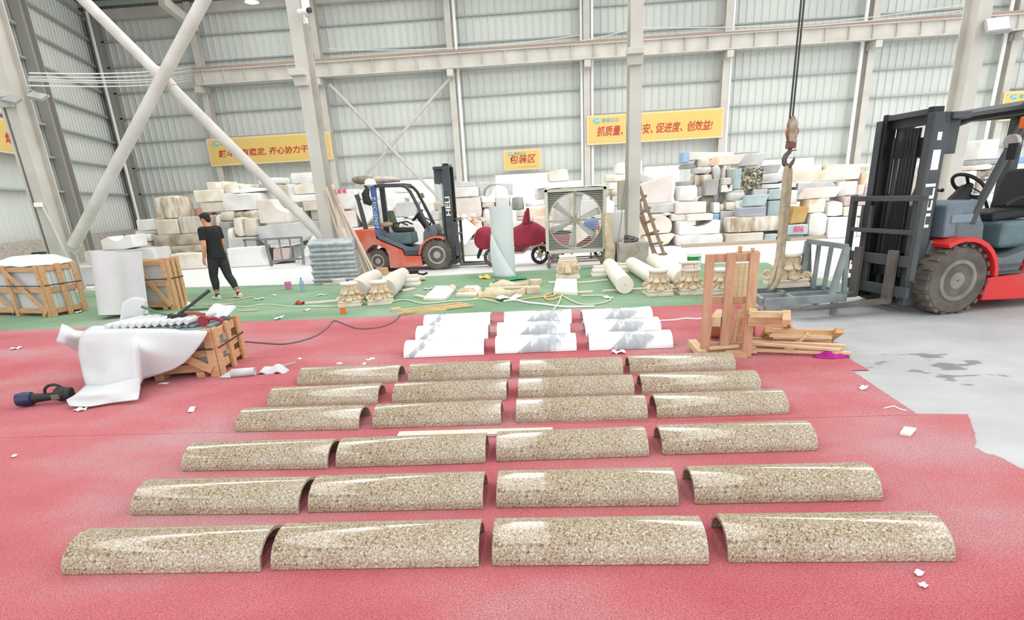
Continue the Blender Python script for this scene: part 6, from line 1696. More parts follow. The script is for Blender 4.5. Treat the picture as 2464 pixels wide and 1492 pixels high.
# square scroll capital
c = F(1368, 675); s = 58 * px_m(1368, 675) / .6
t = thing('scroll_capital', 'square scroll-carved capital standing in front of the big fan', 'capital', (c.x, c.y + .25, .006))
m = MB(); m.box((0, 0, .04), (.6, .5, .08)); m.box((0, 0, .1), (.56, .46, .05)); m.v = [p * s for p in m.v]; m.build('plinth', M_TRAV, t, bevel=.012)
m = MB(); m.box((0, 0, .28), (.5, .4, .34)); m.v = [p * s for p in m.v]; m.build('block', M_TRAVD, t, bevel=.04)
m = MB(); m.box((0, 0, .47), (.44, .36, .05)); m.box((0, 0, .52), (.4, .33, .04)); m.box((0, 0, .56), (.43, .36, .04)); m.v = [p * s for p in m.v]; m.build('moulded_top', M_TRAVW, t, bevel=.012)
for sx in (-1, 1):
    m = MB(); pts = []
    for k in range(30):
        b = k * .42; r = .105 * (1 - k / 34); pts.append(Vector((sx * (.19 + r * math.cos(b)), -.215, .25 + r * math.sin(b))))
    m.tube(pts, .024, 8); m.v = [p * s for p in m.v]; m.build('scroll', M_TRAVD, t, smooth=True)
m = MB(); m.grid(lambda u, v: Vector(((u - .5) * .2 * (1 - .5 * v), -.21 - .05 * (1 - v) ** 2, .16 + .26 * v)), 6, 6); m.v = [p * s for p in m.v]; m.build('acanthus_leaf', M_TRAVD, t, smooth=True, solid=.03)
# lying column shafts
def shaft(label, a, b, r0, r1, mm=M_TRAVW, bulge=0.0, hole=True):
    """a: near end on the floor, b: far end on the floor"""
    a, b = Vector(a), Vector(b); L = (b - a).length
    t = thing('column_shaft', label, 'column shaft', (a.x, a.y, .006), math.atan2(b.y - a.y, b.x - a.x), 'lying column shafts')
    n = 12; R_ = Matrix(((0, 0, 1), (0, 1, 0), (-1, 0, 0)))
    prof = [(0.001, 0)] + [((r0 + (r1 - r0) * k / n) * (1 + bulge * math.sin(math.pi * k / n)), L * k / n) for k in range(n + 1)] + [(.001, L)]
    m = MB(); m.lathe(prof, 32, (0, 0, 0), R_, caps=False)
    zmax = max(q[0] for q in prof)
    m.v = [p + Vector((0, 0, zmax)) for p in m.v]
    m.build('drum', mm, t, smooth=True)
    if hole:
        m = MB(); m.cyl((-.002, 0, max(r0, r1)), (.01, 0, max(r0, r1)), .018, n=10); m.build('centre_hole', M_TRAVD, t)
    return t
r_ = 42 * px_m(1500, 706) / 2
shaft('smooth stone cylinder with its round end toward the marble half-pipes', F(1503, 708), F(1466, 657), r_, r_ * 1.02)
shaft('smooth stone cylinder behind the carved capitals, next to the round-ended one', F(1590, 700), F(1520, 653), r_, r_)
shaft('smooth stone cylinder whose end shows between two capitals', F(1645, 697), F(1572, 648), r_ * 1.15, r_ * 1.1, hole=False)
shaft('farthest smooth stone cylinder of the lying ones, near the white bucket', F(1648, 668), F(1598, 645), r_ * .9, r_ * .9, hole=False)
rl = 22 * px_m(900, 700)
shaft('bulging pale stone shaft behind the first carved capital', F(862, 726), F(906, 688), rl, rl * .8, mat('scraped_stone', 'dbd5cb', .8, col2='cbc3b7', nscale=4, bump=.15, bscale=25), .12, False)
shaft('bulging pale stone shaft behind the second carved capital', F(930, 724), F(972, 682), rl, rl * .75, MATS['scraped_stone'], .12, False)
# moulded bases and small stones
def mould(label, c, s, n=4, rot=0, name='moulded_base'):
    t = thing(name, label, 'stone base', (c.x, c.y, .006), rot)
    prof = [(.24, 0), (.25, .02), (.25, .06), (.21, .08), (.22, .1), (.23, .13), (.22, .16), (.18, .18), (.17, .22), (.18, .24)]
    m = MB(); m.lathe([(r * s, z * s) for r, z in prof], 4 if n == 4 else 24, (0, 0, 0), rz(math.pi / 4)); m.build('moulding', M_TRAVW, t, smooth=(n != 4))
    return t
mould('stepped stone base behind the round-ended cylinder', F(1443, 668) + Vector((0, .2, 0)), .9, 4)
mould('stepped stone base between two lying cylinders', F(1505, 660) + Vector((0, .3, 0)), .8, 4)
mould('stepped stone base behind the bulging shafts', F(988, 692) + Vector((0, .25, 0)), .95, 4, .1)
c = F(1488, 656); m = MB(); m.ball(c + Vector((0, .1, .11)), (.12, .12, .11)); tag(m.build('stone_ball', M_GREYM, smooth=True), 'small grey stone ball at the pedestal foot', 'stone ball')
# thick tile and plates
def plate(name, pts, th, label, cat, m=M_TRAVW, z=.006, group=None):
    P_ = [F(x, y, z + th) for x, y in pts]
    mb = MB(); mb.prism([(p.x, p.y) for p in P_][::-1], th, lambda u, v, w: Vector((u, v, z + w)))
    mb.f = [tuple(f) for f in mb.f]
    return tag(mb.build(name, m, bevel=.006), label, cat, group)
plate('stone_tile', [(1338, 670), (1388, 671), (1390, 703), (1331, 701)], .06, 'thick square cream stone tile before the scroll capital', 'stone tile')
plate('stone_plate', [(1049, 687), (1079, 687), (1094, 696), (1087, 702), (1084, 706), (1078, 711), (1070, 717), (1018, 717)], .05, 'cream stone plate with a curved shoulder edge', 'stone plate')
plate('stone_plate', [(1082, 684), (1094, 685), (1098, 693), (1086, 694)], .05, 'small rounded cream stone plate behind the curved one', 'stone plate', M_TRAVD)
o = plate('carved_panel', [(1121, 687), (1150, 686), (1158, 692), (1146, 708), (1096, 708)], .05, 'carved cream relief panel between plate and balusters', 'carved panel', M_TRAV)
rr = random.Random(9)
c_ = F(1126, 698, .06); m = MB()
for k in range(16):
    x, y = rr.uniform(-.16, .16), rr.uniform(-.22, .22); m.tube([c_ + Vector((x + .05 * math.cos(b * .8), y + .04 * math.sin(b * .8), .006)) for b in range(7)], .012, 6)
q = Vector(o.location); m.v = [p - q for p in m.v]
me_ = m.build('relief_scroll_pattern', M_TRAVD, o, smooth=True)
def baluster(label, a, b, s):
    a, b = Vector(a), Vector(b); L = (b - a).length
    t = thing('half_baluster', label, 'baluster', (a.x, a.y, .006), math.atan2(b.y - a.y, b.x - a.x), 'carved half balusters')
    prof = [(.0, .04), (.03, .09), (.07, .1), (.1, .06), (.13, .1), (.2, .13), (.28, .15), (.36, .13), (.46, .085), (.56, .07), (.66, .075), (.74, .1), (.76, .12), (.78, .1)]
    m = MB(); n = 14
    m.loft([[Vector((x * L, r * s * math.cos(math.pi * k / (n - 1)), r * s * math.sin(math.pi * k / (n - 1)) * 1.1)) for k in range(n)] for x, r in prof]); m.build('turned_body', M_TRAVD, t, smooth=True)
    m = MB(); m.box((.9 * L, 0, .065 * s), (.22 * L, .24 * s, .13 * s)); m.box((.8 * L, 0, .07 * s), (.02 * L, .27 * s, .14 * s)); m.build('square_block', M_TRAVD, t, bevel=.01)
    return t
baluster('carved half baluster lying farther back, by the green bag', F(1176, 692), F(1302, 686), .85)
baluster('carved half baluster lying nearer, before the orange hose', F(1148, 713), F(1298, 705), .95)
for (a, b, w, lb) in (((1168, 698), (1298, 692), .1, 'pale stone strip lying between the two half balusters'), ((1000, 714), (1020, 718), .08, 'short grey stone strip end beside the curved plate'), ((1390, 707), (1426, 705), .08, 'pale stone strip poking out beside the square tile'), ((1388, 684), (1462, 677), .07, 'long thin strip lying between tile and cylinder'), ((1320, 683), (1338, 682), .1, 'dark thin strip beside the tile'), ((1450, 704), (1545, 698), .08, 'flat strip under the end of the round-ended cylinder'), ((780, 686), (840, 684), .1, 'thin pale strip beside the grey stacked mouldings'), ((965, 703), (998, 697), .12, 'pale flat offcut beside the second bulging shaft'), ((735, 733), (812, 727), .09, 'pale strip lying beside the first capital')):
    p0, p1 = F(*a), F(*b); m = MB(); m.beam(p0 + Vector((0, 0, .025)), p1 + Vector((0, 0, .025)), w, .03); tag(m.build('stone_strip', M_TRAV), lb, 'stone strip')
c = F(815, 685); m = MB(); m.lathe([(.1, 0), (.15, .02), (.18, .12), (.17, .14), (.1, .1)], 18, c + Vector((0, .1, .006))); tag(m.build('stone_bowl', M_TRAVW, smooth=True), 'rough cream stone bowl by the stacked grey mouldings', 'bowl')
# grey marble mouldings stacked beside the leaning planks
pz = [(686, 668), (668, 648), (648, 628), (628, 606), (606, 578)]
Ys = F(800, 684).y
names = ['lowest', 'second', 'third', 'fourth', 'topmost']
for k, (yb_, yt_) in enumerate(pz):
    x0, x1 = 754 - k * 3.2, 865 - k * 4
    z0, z1 = max(.006, D(810, yb_ - 3, Ys).z), D(810, yt_ - 3, Ys).z
    xa, xb = D(x0, (yb_ + yt_) / 2, Ys).x, D(x1, (yb_ + yt_) / 2, Ys).x
    h = z1 - z0
    prof = [(0, .02), (.02, .3), (-.04, .45), (-.06, .62), (-.03, .78), (.05, .86), (.06, 1.0)]
    m = MB(); pl = [(Ys + u, z0 + v * h) for u, v in prof] + [(Ys + .34, z0 + h), (Ys + .34, z0 + .01)]
    m.prism(pl, xb - xa, lambda u, v, w: Vector((xa + w, u, v)))
    tag(m.build('grey_moulding', M_GREYM, bevel=.008), 'grey veined marble moulding, %s of the stack beside the leaning planks' % names[k], 'stone moulding', 'stacked grey marble mouldings')
# ================================================================ steel racks, planks, timber rack
M_RACK = mat('grey_steel_rack', '7f8487', 0.5, col2='6c7073', nscale=4)
M_AFR = mat('galvanised_frame', '8f9797', 0.45, col2='737b7b', nscale=4)
Yr = F(660, 640).y - .75
t = thing('steel_rack', 'grey steel rack standing before the rose-coloured block', 'rack', (F(690, 640).x, Yr, .0))
def T_(px, py, dy=0.0):
    q = D(px, py, Yr + dy); return Vector((q.x, q.y, max(q.z, .0)))
m = MB()
for (a, b) in (((638, 578), (654, 641)), ((725, 572), (731, 637))): m.beam(T_(*a), T_(*b), .07, .07, (0, 1, 0))
m.build('front_post_frame', M_RACK, t, wld=True)
for (a, b) in (((588, 577), (602, 648)), ((618, 577), (630, 640))):
    m = MB(); m.beam(T_(*a, 1.25), T_(*b, 1.25), .06, .06, (0, 1, 0)); m.build('rear_post', M_RACK, t, wld=True)
m = MB(); m.beam(T_(586, 577, 1.25), T_(626, 576, 1.25), .06, .06); m.beam(T_(622, 576, 1.25), T_(638, 577, 0), .05, .05); m.beam(T_(636, 576), T_(727, 571), .06, .06); m.beam(T_(648, 630), T_(728, 622), .05, .06); m.build('rail_frame', M_RACK, t, wld=True)
for (a, b) in (((671, 575), (680, 628)), ((696, 574), (706, 626))):
    m = MB(); m.beam(T_(*a), T_(*b), .035, .035, (0, 1, 0)); m.build('bar', M_RACK, t, wld=True)
# steel A-frame carrier before the big forklift
p_nl, p_nr = F(1836, 752, .2), F(2030, 742, .2)
t = thing('steel_a_frame', 'galvanised steel A-frame carrier lying on short legs before the forklift forks', 'steel frame', (p_nl.x, p_nl.y, 0))
zf = .22
Q = lambda x, y: F(x, y, zf)
A_, B_, C_, D_ = Q(1836, 728), Q(2032, 716), Q(1985, 694), Q(1800, 703)
m = MB()
m.beam(A_, B_, .06, .1); m.beam(D_, C_, .06, .1); m.beam(A_, D_, .06, .1); m.beam(B_, C_, .06, .1)
m.beam(A_.lerp(B_, .38), D_.lerp(C_, .38), .05, .08); m.beam(A_.lerp(D_, .5), B_.lerp(C_, .5), .05, .08)
m.build('bed_frame', M_AFR, t, wld=True)
for q in (A_.lerp(B_, .06), A_.lerp(B_, .88), D_.lerp(C_, .06), D_.lerp(C_, .9)):
    m = MB(); m.beam(q - Vector((0, 0, .03)), Vector((q.x, q.y, 0.004)), .07, .07, (0, 1, 0)); m.build('leg', M_AFR, t, wld=True)
# upright ladder-like side: leans
Yb0, Yb1 = C_.y, B_.y
tops = [D(1945, 580, Yb0 + .02), D(1972, 583, Yb0 - .1), D(2002, 588, Yb0 - .22), D(2038, 594, Yb1 + .02)]
feet = [C_.lerp(B_, .02) + Vector((-.02, 0, .04)), D(1955, 708, Yb0 - .15), D(1980, 712, Yb0 - .28), D(2000, 711, B_.y)]
feet[0] = D(1925, 690, Yb0); 
m = MB(); m.beam(tops[0], tops[3], .06, .06); m.build('top_rail', M_AFR, t, wld=True)
for i, (a, b) in enumerate(zip(tops, feet)):
    b = Vector((b.x, b.y, max(b.z, zf + .03)))
    m = MB(); m.beam(a, b, .07 if i in (0, 3) else .045, .07 if i in (0, 3) else .045, (0, 1, 0)); m.build('upright', M_AFR, t, wld=True)
m = MB(); m.beam(tops[3], D(2030, 712, B_.y + .1), .05, .05, (0, 1, 0)); m.build('back_stay', M_AFR, t, wld=True)
m = MB(); m.beam(tops[0], D(1946, 690, C_.y + .3), .06, .05, (0, 1, 0)); m.build('back_stay', M_AFR, t, wld=True)
# capital on the frame, in the sling
cc = Q(1905, 700)
cp = capital('stone_capital', 'carved capital standing on the steel A-frame, held in the lifting sling', Vector((cc.x - .02, cc.y + .18, 0)), 80 * px_m(1905, 705) / .62, .1)
cp.location.z = zf + .055; cp.matrix_basis = Matrix.Translation((cc.x - .02, cc.y + .18, zf + .055)) @ Matrix.Rotation(.1, 4, 'Z')
# hook, block and ropes
Yh = cc.y + .15
hk = D(1902, 300, Yh)
t = thing('crane_hook', 'rusty crane hook block hanging on black wire ropes', 'crane hook', tuple(hk))
M_RUST = mat('rusty_iron', '8a5a48', .7, col2='6b4a3e', nscale=12); M_HBLK = mat('worn_block_plate', 'b7a894', .6, col2='8d7c6b', nscale=12)
sc_ = (D(1920, 300, Yh).x - D(1885, 300, Yh).x) / 35
L_ = lambda px, py, dy=0.0: D(px, py, Yh + dy) - hk
m = MB(); m.cyl(L_(1902, 312, -.02), L_(1902, 312, .0), 17 * sc_, n=20)
for dy in (-.05, .05):
    m = MB(); m.prism([(L_(1908, 279).x, L_(1908, 279).z), (L_(1917, 296).x, L_(1917, 296).z), (L_(1915, 330).x, L_(1915, 330).z), (L_(1911, 342).x, L_(1911, 342).z), (L_(1897, 342).x, L_(1897, 342).z), (L_(1895, 330).x, L_(1895, 330).z), (L_(1898, 296).x, L_(1898, 296).z), (L_(1904, 279).x, L_(1904, 279).z)], .012, lambda u, v, w: Vector((u, dy + w, v))); m.build('side_plate', M_HBLK, t)
m = MB(); q = L_(1906, 318); m.cyl(q + Vector((0, -.035, 0)), q + Vector((0, .035, 0)), 14 * sc_, n=22); m.build('sheave', mat('rust_orange_sheave', 'a8622e', .6), t, smooth=True)
m = MB(); m.beam(L_(1893, 341), L_(1915, 339), .1, .02); q = L_(1903, 350); m.box(q, (20 * sc_, .11, 14 * sc_)); m.build('swivel', M_RUST, t, bevel=.01)
pts = [L_(1902, 358), L_(1899, 366), L_(1891, 374), L_(1887, 384), L_(1888, 394), L_(1894, 400), L_(1900, 400), L_(1905, 393), L_(1910, 385), L_(1912, 378)]
m = MB(); m.tube(pts, [5 * sc_, 5.5 * sc_, 6 * sc_, 6.5 * sc_, 6.5 * sc_, 6 * sc_, 5.5 * sc_, 5 * sc_, 3.5 * sc_, 1.5 * sc_], 10); m.build('hook', mat('dark_iron', '5f514d', .6, col2='6f4f45', nscale=9), t, smooth=True)
m = MB(); m.tube([L_(1905, 363), L_(1912, 361), L_(1917, 361)], .008, 6); m.build('safety_latch', M_RUST, t)
for dx in (-4, 3):
    q = L_(1904 + dx, 285); m = MB(); m.cyl(q, Vector((q.x + .3 * sc_ * 10, q.y, roof_z(Yh) - hk.z - .12)), .012, n=7); m.build('wire_rope', M_BLACKW, t)
M_SLING = mat('tan_webbing', 'b9ab90', .85, col2='a3957b', nscale=8)
t = thing('lifting_sling', 'tan webbing sling hanging from the hook round a carved capital', 'sling', tuple(D(1890, 500, Yh)))
o_ = D(1890, 500, Yh)
def band(pts, w, nm, dy=-.05):
    m = MB(); vs = []; fs = []
    for (x, y, yy) in pts:
        q = D(x, y, Yh + yy) - o_; vs += [q + Vector((-w / 2, 0, 0)), q + Vector((w / 2, 0, 0))]
    for i in range(len(pts) - 1): fs.append((2 * i, 2 * i + 1, 2 * i + 3, 2 * i + 2))
    m.add(vs, fs); m.build(nm, M_SLING, t, smooth=True, solid=.014, sub=1)
band([(1893, 397, -.07), (1891, 420, -.06), (1888, 450, -.06), (1883, 500, -.08), (1878, 560, -.12), (1874, 620, -.2), (1862, 665, -.3), (1848, 695, -.33)], .075, 'front_strap')
band([(1901, 398, .05), (1900, 430, .05), (1897, 470, .03), (1890, 540, .02), (1883, 600, -.1), (1878, 650, -.33), (1868, 690, -.34), (1850, 700, -.34)], .075, 'rear_strap')
band([(1886, 440, -.02), (1884, 520, -.02), (1880, 600, .05), (1866, 660, .15), (1856, 690, .2)], .07, 'inner_strap')

# leaning planks
M_PLK = mat('weathered_plank', 'd8c4b4', .8, col2='c3ad9c', nscale=5, stretch=(4, 4, .6)); M_PLK2 = mat('pale_plank', 'e4d6c7', .75, col2='d5c4b2', nscale=5, stretch=(4, 4, .6))
M_LADP = mat('brownish_plank', 'b9a08f', .8, col2='a58c7b', nscale=5, stretch=(4, 4, .6))
pk = [((779, 458), 848, 13.9, 'first'), ((785, 450), 860, 13.88, 'second'), ((793, 447), 876, 13.86, 'third'), ((797, 446), 884, 13.8, 'fourth'), ((800, 444), 892, 13.76, 'fifth'), ((805, 456), 899, 13.7, 'sixth'), ((810, 470), 908, 13.66, 'seventh'), ((817, 490), 917, 13.62, 'eighth')]
for i, (a, bx, by, nm) in enumerate(pk):
    p0 = D(a[0], a[1], 13.76 - i * .03)
    p1 = Vector((D(bx, 655, by).x, by - .32 * (i > 2), .015 + .004 * i))
    m = MB(); m.beam(p0, p1, .042, .022, (0, 1, 0)); tag(m.build('leaning_plank', (M_PLK, M_PLK2, M_LADP)[i % 3]), 'weathered plank leaning on the small-camera column, %s from the banner side' % nm, 'plank', 'planks leaning on the small-camera column')
# cardboard box
c = F(917, 664); m = MB(); m.box(c + Vector((0, .15, .09)), (.28, .24, .18), rz(.1)); tag(m.build('cardboard_box', mat('cardboard', 'cfa57c', .8), bevel=.005), 'small brown cardboard box at the feet of the leaning planks', 'box')
# dark panels standing behind the planks
m = MB(); q = F(870, 668); m.box(q + Vector((.12, .1, .28)), (.3, .06, .56), ry(-.12)); tag(m.build('standing_board', mat('olive_grey_board', '7d7b6c', .8)), 'olive-grey board standing behind the feet of the planks', 'board')
# ladder beside the plain column
t = thing('wooden_ladder', 'brown wooden ladder leaning on the plain column', 'ladder', tuple(F(1590, 640)))
o_ = F(1590, 640)
M_LAD = mat('old_ladder_wood', 'a5917d', .8, col2='8d7966', nscale=6, stretch=(4, 4, .6))
rl_ = [(D(1538, 448, YC + .3), F(1606, 634)), (D(1533, 470, YC + .9), F(1580, 636))]
for a, b in rl_:
    m = MB(); m.beam(a - o_, b - o_, .07, .05, (0, 1, 0)); m.build('stile', M_LAD, t)
for k in range(6):
    f = .12 + k * .15; m = MB(); m.beam(rl_[0][0].lerp(rl_[0][1], f) - o_ + Vector((.08, 0, 0)), rl_[1][0].lerp(rl_[1][1], f) - o_ - Vector((.05, 0, 0)), .04, .05); m.build('rung', M_LAD, t)
m = MB(); m.beam(D(1530, 500, YC + .5), F(1600, 632) + Vector((-.12, .1, .02)), .06, .05, (0, 1, 0)); tag(m.build('timber_pole', M_LAD), 'brown timber pole leaning beside the ladder', 'pole')
# curved cream stone and white board beside the fan
pl = [(1458, 512), (1470, 512), (1470, 535), (1474, 570), (1482, 600), (1478, 640), (1456, 640), (1459, 600), (1455, 560), (1456, 530)]
yq = 13.95; m = MB(); P_ = [D(x, y, yq) for x, y in pl]; m.prism([(p.x, max(p.z, .006)) for p in P_][::-1], .35, lambda u, v, w: Vector((u, yq + w, v))); tag(m.build('curved_stone_leg', M_TRAVD, bevel=.02), 'tall curved cream stone piece standing beside the fan', 'carved stone')
c = F(1490, 632); m = MB(); m.box((D(1490, 570, 14.4).x, 14.5, .62), (.36, .05, 1.22), rx(-.06)); tag(m.build('white_board', M_WHITE, bevel=.006), 'white board standing between curved stone and pedestal', 'board')
for k, (a, b, lb) in enumerate((((1506, 420), (1486, 600), 'dark cable running down beside the plain column'), ((1508, 300), (1504, 560), 'grey cable taped along the plain column'))):
    p0, p1 = D(*a, YC - .28), D(*b, YC - .3); m = MB(); m.tube([p0.lerp(p1, q / 8) + Vector((.012 * math.sin(q * 1.7), 0, 0)) for q in range(9)], .011, 6); tag(m.build('column_cable', mat('grey_cable', '8b8780', .6)), lb, 'cable')
q = D(1494, 470, YC - .28); m = MB(); m.box(q + Vector((.02, .1, 0)), (.16, .2, .62)); tag(m.build('electrical_box', mat('taupe_box', 'a69c92', .6), bevel=.01), 'narrow taupe electrical box on the side of the plain column', 'box')
q = D(1530, 600, YC - .42); m = MB(); m.tube([q + Vector((.1 * math.sin(k * .9), -.03 * k / 10, .1 - .05 * k + .03 * math.cos(k * 2))) for k in range(12)], .012, 6); tag(m.build('loose_cable', mat('tan_cable', 'a98d6c', .7)), 'tan cable hanging down the concrete pedestal', 'cable')
q = D(1512, 583, YC - .3); m = MB()
for k in range(6): m.tube([Vector((q.x + .06 + .16 * math.cos(b * .5 + k * 1.3), q.y + .05 * math.sin(b * .9 + k), .6 + .02 * k + .045 * math.sin(b * .6 + k))) for b in range(11)], .009, 6)
tag(m.build('cable_tangle_mesh', M_BLACKW), 'tangle of black cables on top of the pedestal', 'cable')

# timber rack in the middle
t0 = F(1745, 858)
t = thing('timber_rack', 'tall reddish timber rack leaning planks, on the red carpet edge', 'timber rack', (t0.x, t0.y, .0))
yn = 5.98
def W_(px, py, Y): 
    q = D(px, py, Y) - Vector((t0.x, t0.y, 0)); 
    if q.z < .012: q = F(px, py, .012) - Vector((t0.x, t0.y, 0))
    return q
def plank(nm, a, b, w, h, m_=M_WOODR, up=(0, 1, 0)):
    mb = MB(); mb.beam(a, b, w, h, up); return mb.build(nm, m_, t, bevel=.004)
kk = px_m(1745, 800)
plank('front_post', W_(1709, 612, yn), W_(1694, 854, yn), 17 * kk, .05); plank('middle_post', W_(1760, 608, yn), W_(1742, 838, yn + .0), 17 * kk, .05); plank('front_post', W_(1817, 606, yn), W_(1795, 859, yn), 18 * kk, .05)
plank('cross_rail', W_(1700, 622, yn + .05), W_(1812, 618, yn + .05), 17 * kk, .04); plank('cross_rail', W_(1705, 722, yn + .05), W_(1800, 721, yn + .05), 15 * kk, .04); plank('cross_rail', W_(1700, 830, yn + .05), W_(1792, 830, yn + .05), 14 * kk, .04)
plank('top_stub', W_(1782, 592, yn + .3), W_(1778, 625, yn + .3), 7 * kk, .04, M_WOOD); plank('top_stub', W_(1812, 596, yn + .3), W_(1808, 625, yn + .3), 6 * kk, .04, M_WOOD); plank('back_rail', W_(1770, 612, yn + .3), W_(1824, 608, yn + .3), .05, .04, M_WOOD)
plank('base_beam', W_(1664, 823, yn + .25), W_(1690, 852, yn - .05), .09, .07, M_WOOD2, (0, 0, 1)); plank('base_beam', W_(1672, 840, yn + .1), W_(1812, 846, yn + .06), .09, .07, M_WOOD2, (0, 0, 1)); plank('base_board', W_(1705, 838, yn - .02), W_(1778, 833, yn - .02), .05, .03, M_WOOD2, (0, 0, 1))
for i, (a, b, lb) in enumerate((((1757, 712), (1738, 838), 'broad pale plank slanting inside the timber rack'), ((1764, 735), (1752, 826), 'narrow pale plank inside the rack, lower middle'), ((1780, 745), (1764, 824), 'narrow pale plank inside the rack beside the lower middle one'), ((1772, 634), (1764, 716), 'pale plank at the upper opening of the rack, nearest its middle post'), ((1784, 634), (1776, 716), 'pale plank at the upper opening, between two others'), ((1797, 634), (1790, 716), 'yellowish plank at the upper opening, by the outer post'), ((1802, 640), (1776, 822), 'long brown plank at the back of the rack'))):
    p0, p1 = D(a[0], a[1], yn + .16 + .03 * i), D(b[0], b[1], yn + .12 + .02 * i)
    if p1.z < .02: p1 = F(b[0], b[1], .02)
    mb = MB(); mb.beam(p0, p1, (13 if i == 0 else 8) * kk, .03, (0, 1, 0)); tag(mb.build('loose_plank', M_WOOD2 if i < 6 else M_WOOD, bevel=.003), lb, 'plank', 'planks stood in the timber rack')
# overturned crate frames beside it
def frame_thing(name, label, segs, o):
    t = thing(name, label, 'timber frame', (o.x, o.y, 0), 0, 'timber frames piled by the rack')
    for (nm, a, b, w, h, m_) in segs:
        mb = MB(); mb.beam(a - Vector((o.x, o.y, 0)), b - Vector((o.x, o.y, 0)), w, h); mb.build(nm, m_, t, bevel=.004)
    return t
def G(px, py, z): return F(px, py, z)
o = F(1860, 800)
frame_thing('timber_pallet', 'box-like timber frame behind the piled slats, nearest the steel A-frame', [
    ('rail', G(1800, 768, .42), G(1895, 770, .42), .05, .07, M_WOOD), ('rail', G(1800, 778, .36), G(1893, 780, .36), .05, .05, M_WOOD2), ('post', G(1888, 757, .5), G(1898, 793, .05), .08, .07, M_WOOD2), ('post', G(1812, 750, .5), G(1808, 800, .02), .08, .07, M_WOOD2), ('end_rail', G(1893, 752, .5), G(1892, 775, .48), .07, .05, M_WOOD), ('back_rail', G(1805, 756, .5), G(1884, 757, .5), .05, .06, M_WOOD2)], o)
o = F(1920, 820)
frame_thing('timber_pallet', 'long timber frame tilted over the piled slats', [
    ('rail', G(1842, 796, .22), G(2010, 801, .16), .05, .06, M_WOOD), ('rail', G(1850, 806, .18), G(2000, 812, .12), .05, .04, M_WOOD2), ('end_post', G(2022, 795, .22), G(1996, 814, .03), .08, .06, M_WOOD), ('end_post', G(1850, 793, .24), G(1836, 815, .03), .08, .06, M_WOOD), ('cross_board', G(1945, 803, .18), G(1912, 828, .06), .1, .03, M_WOOD2), ('cross_board', G(1870, 800, .2), G(1838, 818, .05), .08, .03, M_WOOD2)], o)
o = F(1930, 840)
frame_thing('timber_pallet', 'flat timber frame with long slats lying on the carpet edge', [
    ('slat', G(1808, 822, .10), G(2034, 832, .10), .05, .03, M_WOOD2), ('slat', G(1806, 826, .12), G(2022, 842, .08), .05, .03, M_WOOD2), ('slat', G(1806, 842, .05), G(2048, 850, .05), .05, .03, M_WOOD2), ('cross_board', G(1808, 828, .04), G(1812, 848, .04), .08, .03, M_WOOD2), ('cross_board', G(1890, 826, .04), G(1902, 848, .04), .09, .03, M_WOOD2), ('cross_board', G(2005, 830, .04), G(2018, 846, .04), .09, .03, M_WOOD2), ('slat', G(1810, 815, .08), G(2000, 822, .08), .04, .03, M_WOOD)], o)
o = F(1730, 800)
frame_thing('timber_block', 'upright timber block end between rack and white marble slabs', [
    ('block', G(1735, 755, .38), G(1722, 775, .36), .1, .1, M_WOOD2), ('post', G(1726, 770, .34), G(1720, 808, .02), .1, .08, M_WOOD), ('post', G(1742, 770, .34), G(1738, 805, .02), .05, .06, M_WOODR)], o)
c = F(1750, 868); m = MB(); m.box(F(1778, 868) + Vector((0, .1, .04)), (.2, .09, .07)); tag(m.build('timber_offcut', M_WOOD), 'timber offcut peeking out behind the back granite row', 'timber')
# wooden slat bundle on the green carpet
for i, (a, b, z, lb) in enumerate((((962, 748), (1112, 729), .06, 'yellowish wooden slat, uppermost of the slat bundle'), ((972, 752), (1125, 732), .05, 'yellowish wooden slat, second of the slat bundle'), ((965, 755), (1138, 735), .03, 'yellowish wooden slat, third of the slat bundle'), ((958, 757), (1075, 745), .02, 'short yellowish slat, nearest of the slat bundle'))):
    m = MB(); m.beam(F(*a, z), F(*b, z), .045, .03); tag(m.build('wooden_lath', mat('yellowish_slat', 'e0c79a', .7, col2='d0b27e', nscale=5)), lb, 'slat', 'wooden slats on the green carpet')
m = MB(); m.box(F(953, 745, .03), (.16, .12, .05), rz(.4)); tag(m.build('timber_offcut', M_WOOD2), 'pale timber offcut at the end of the slat bundle', 'timber')

# ================================================================ small things
M_GREENB = mat('green_plastic', '2f8f52', .5)
c = F(1673, 648); zt_ = 0
t = thing('paint_bucket', 'white plastic bucket with a green label on the pale floor', 'bucket', (c.x, c.y + .15, .004))
r_ = 16 * px_m(1673, 640)
hb = D(1673, 610, c.y).z
m = MB(); m.lathe([(.001, .0), (r_ * .88, 0), (r_, hb * .92), (r_ * 1.06, hb * .93), (r_ * 1.06, hb * .99), (.001, hb)], 26, caps=False); m.build('pail', M_WHITE, t, smooth=True)
m = MB(); m.lathe([(r_ * .945, hb * .5), (r_ * .985, hb * .78)], 26, caps=False); o = m.build('green_label', mat('bucket_green', '1f8f3c', .5), t, smooth=True)
for p in o.data.vertices: p.co.x *= 1.01; p.co.y *= 1.01
m = MB(); m.cyl((r_ * .55, -r_ * .87, hb * .64), (r_ * .56, -r_ * .9, hb * .64), r_ * .13, n=12); m.build('label_dot', M_WHITE, o)
c = F(695, 697); t = thing('plastic_cup', 'pink plastic tub on the green carpet edge', 'cup', (c.x, c.y, .006)); m = MB(); m.lathe([(.001, 0), (.06, 0), (.075, .16), (.068, .165)], 18, caps=False); m.build('tub', mat('pink_plastic', 'd07aa8', .4), t, smooth=True)
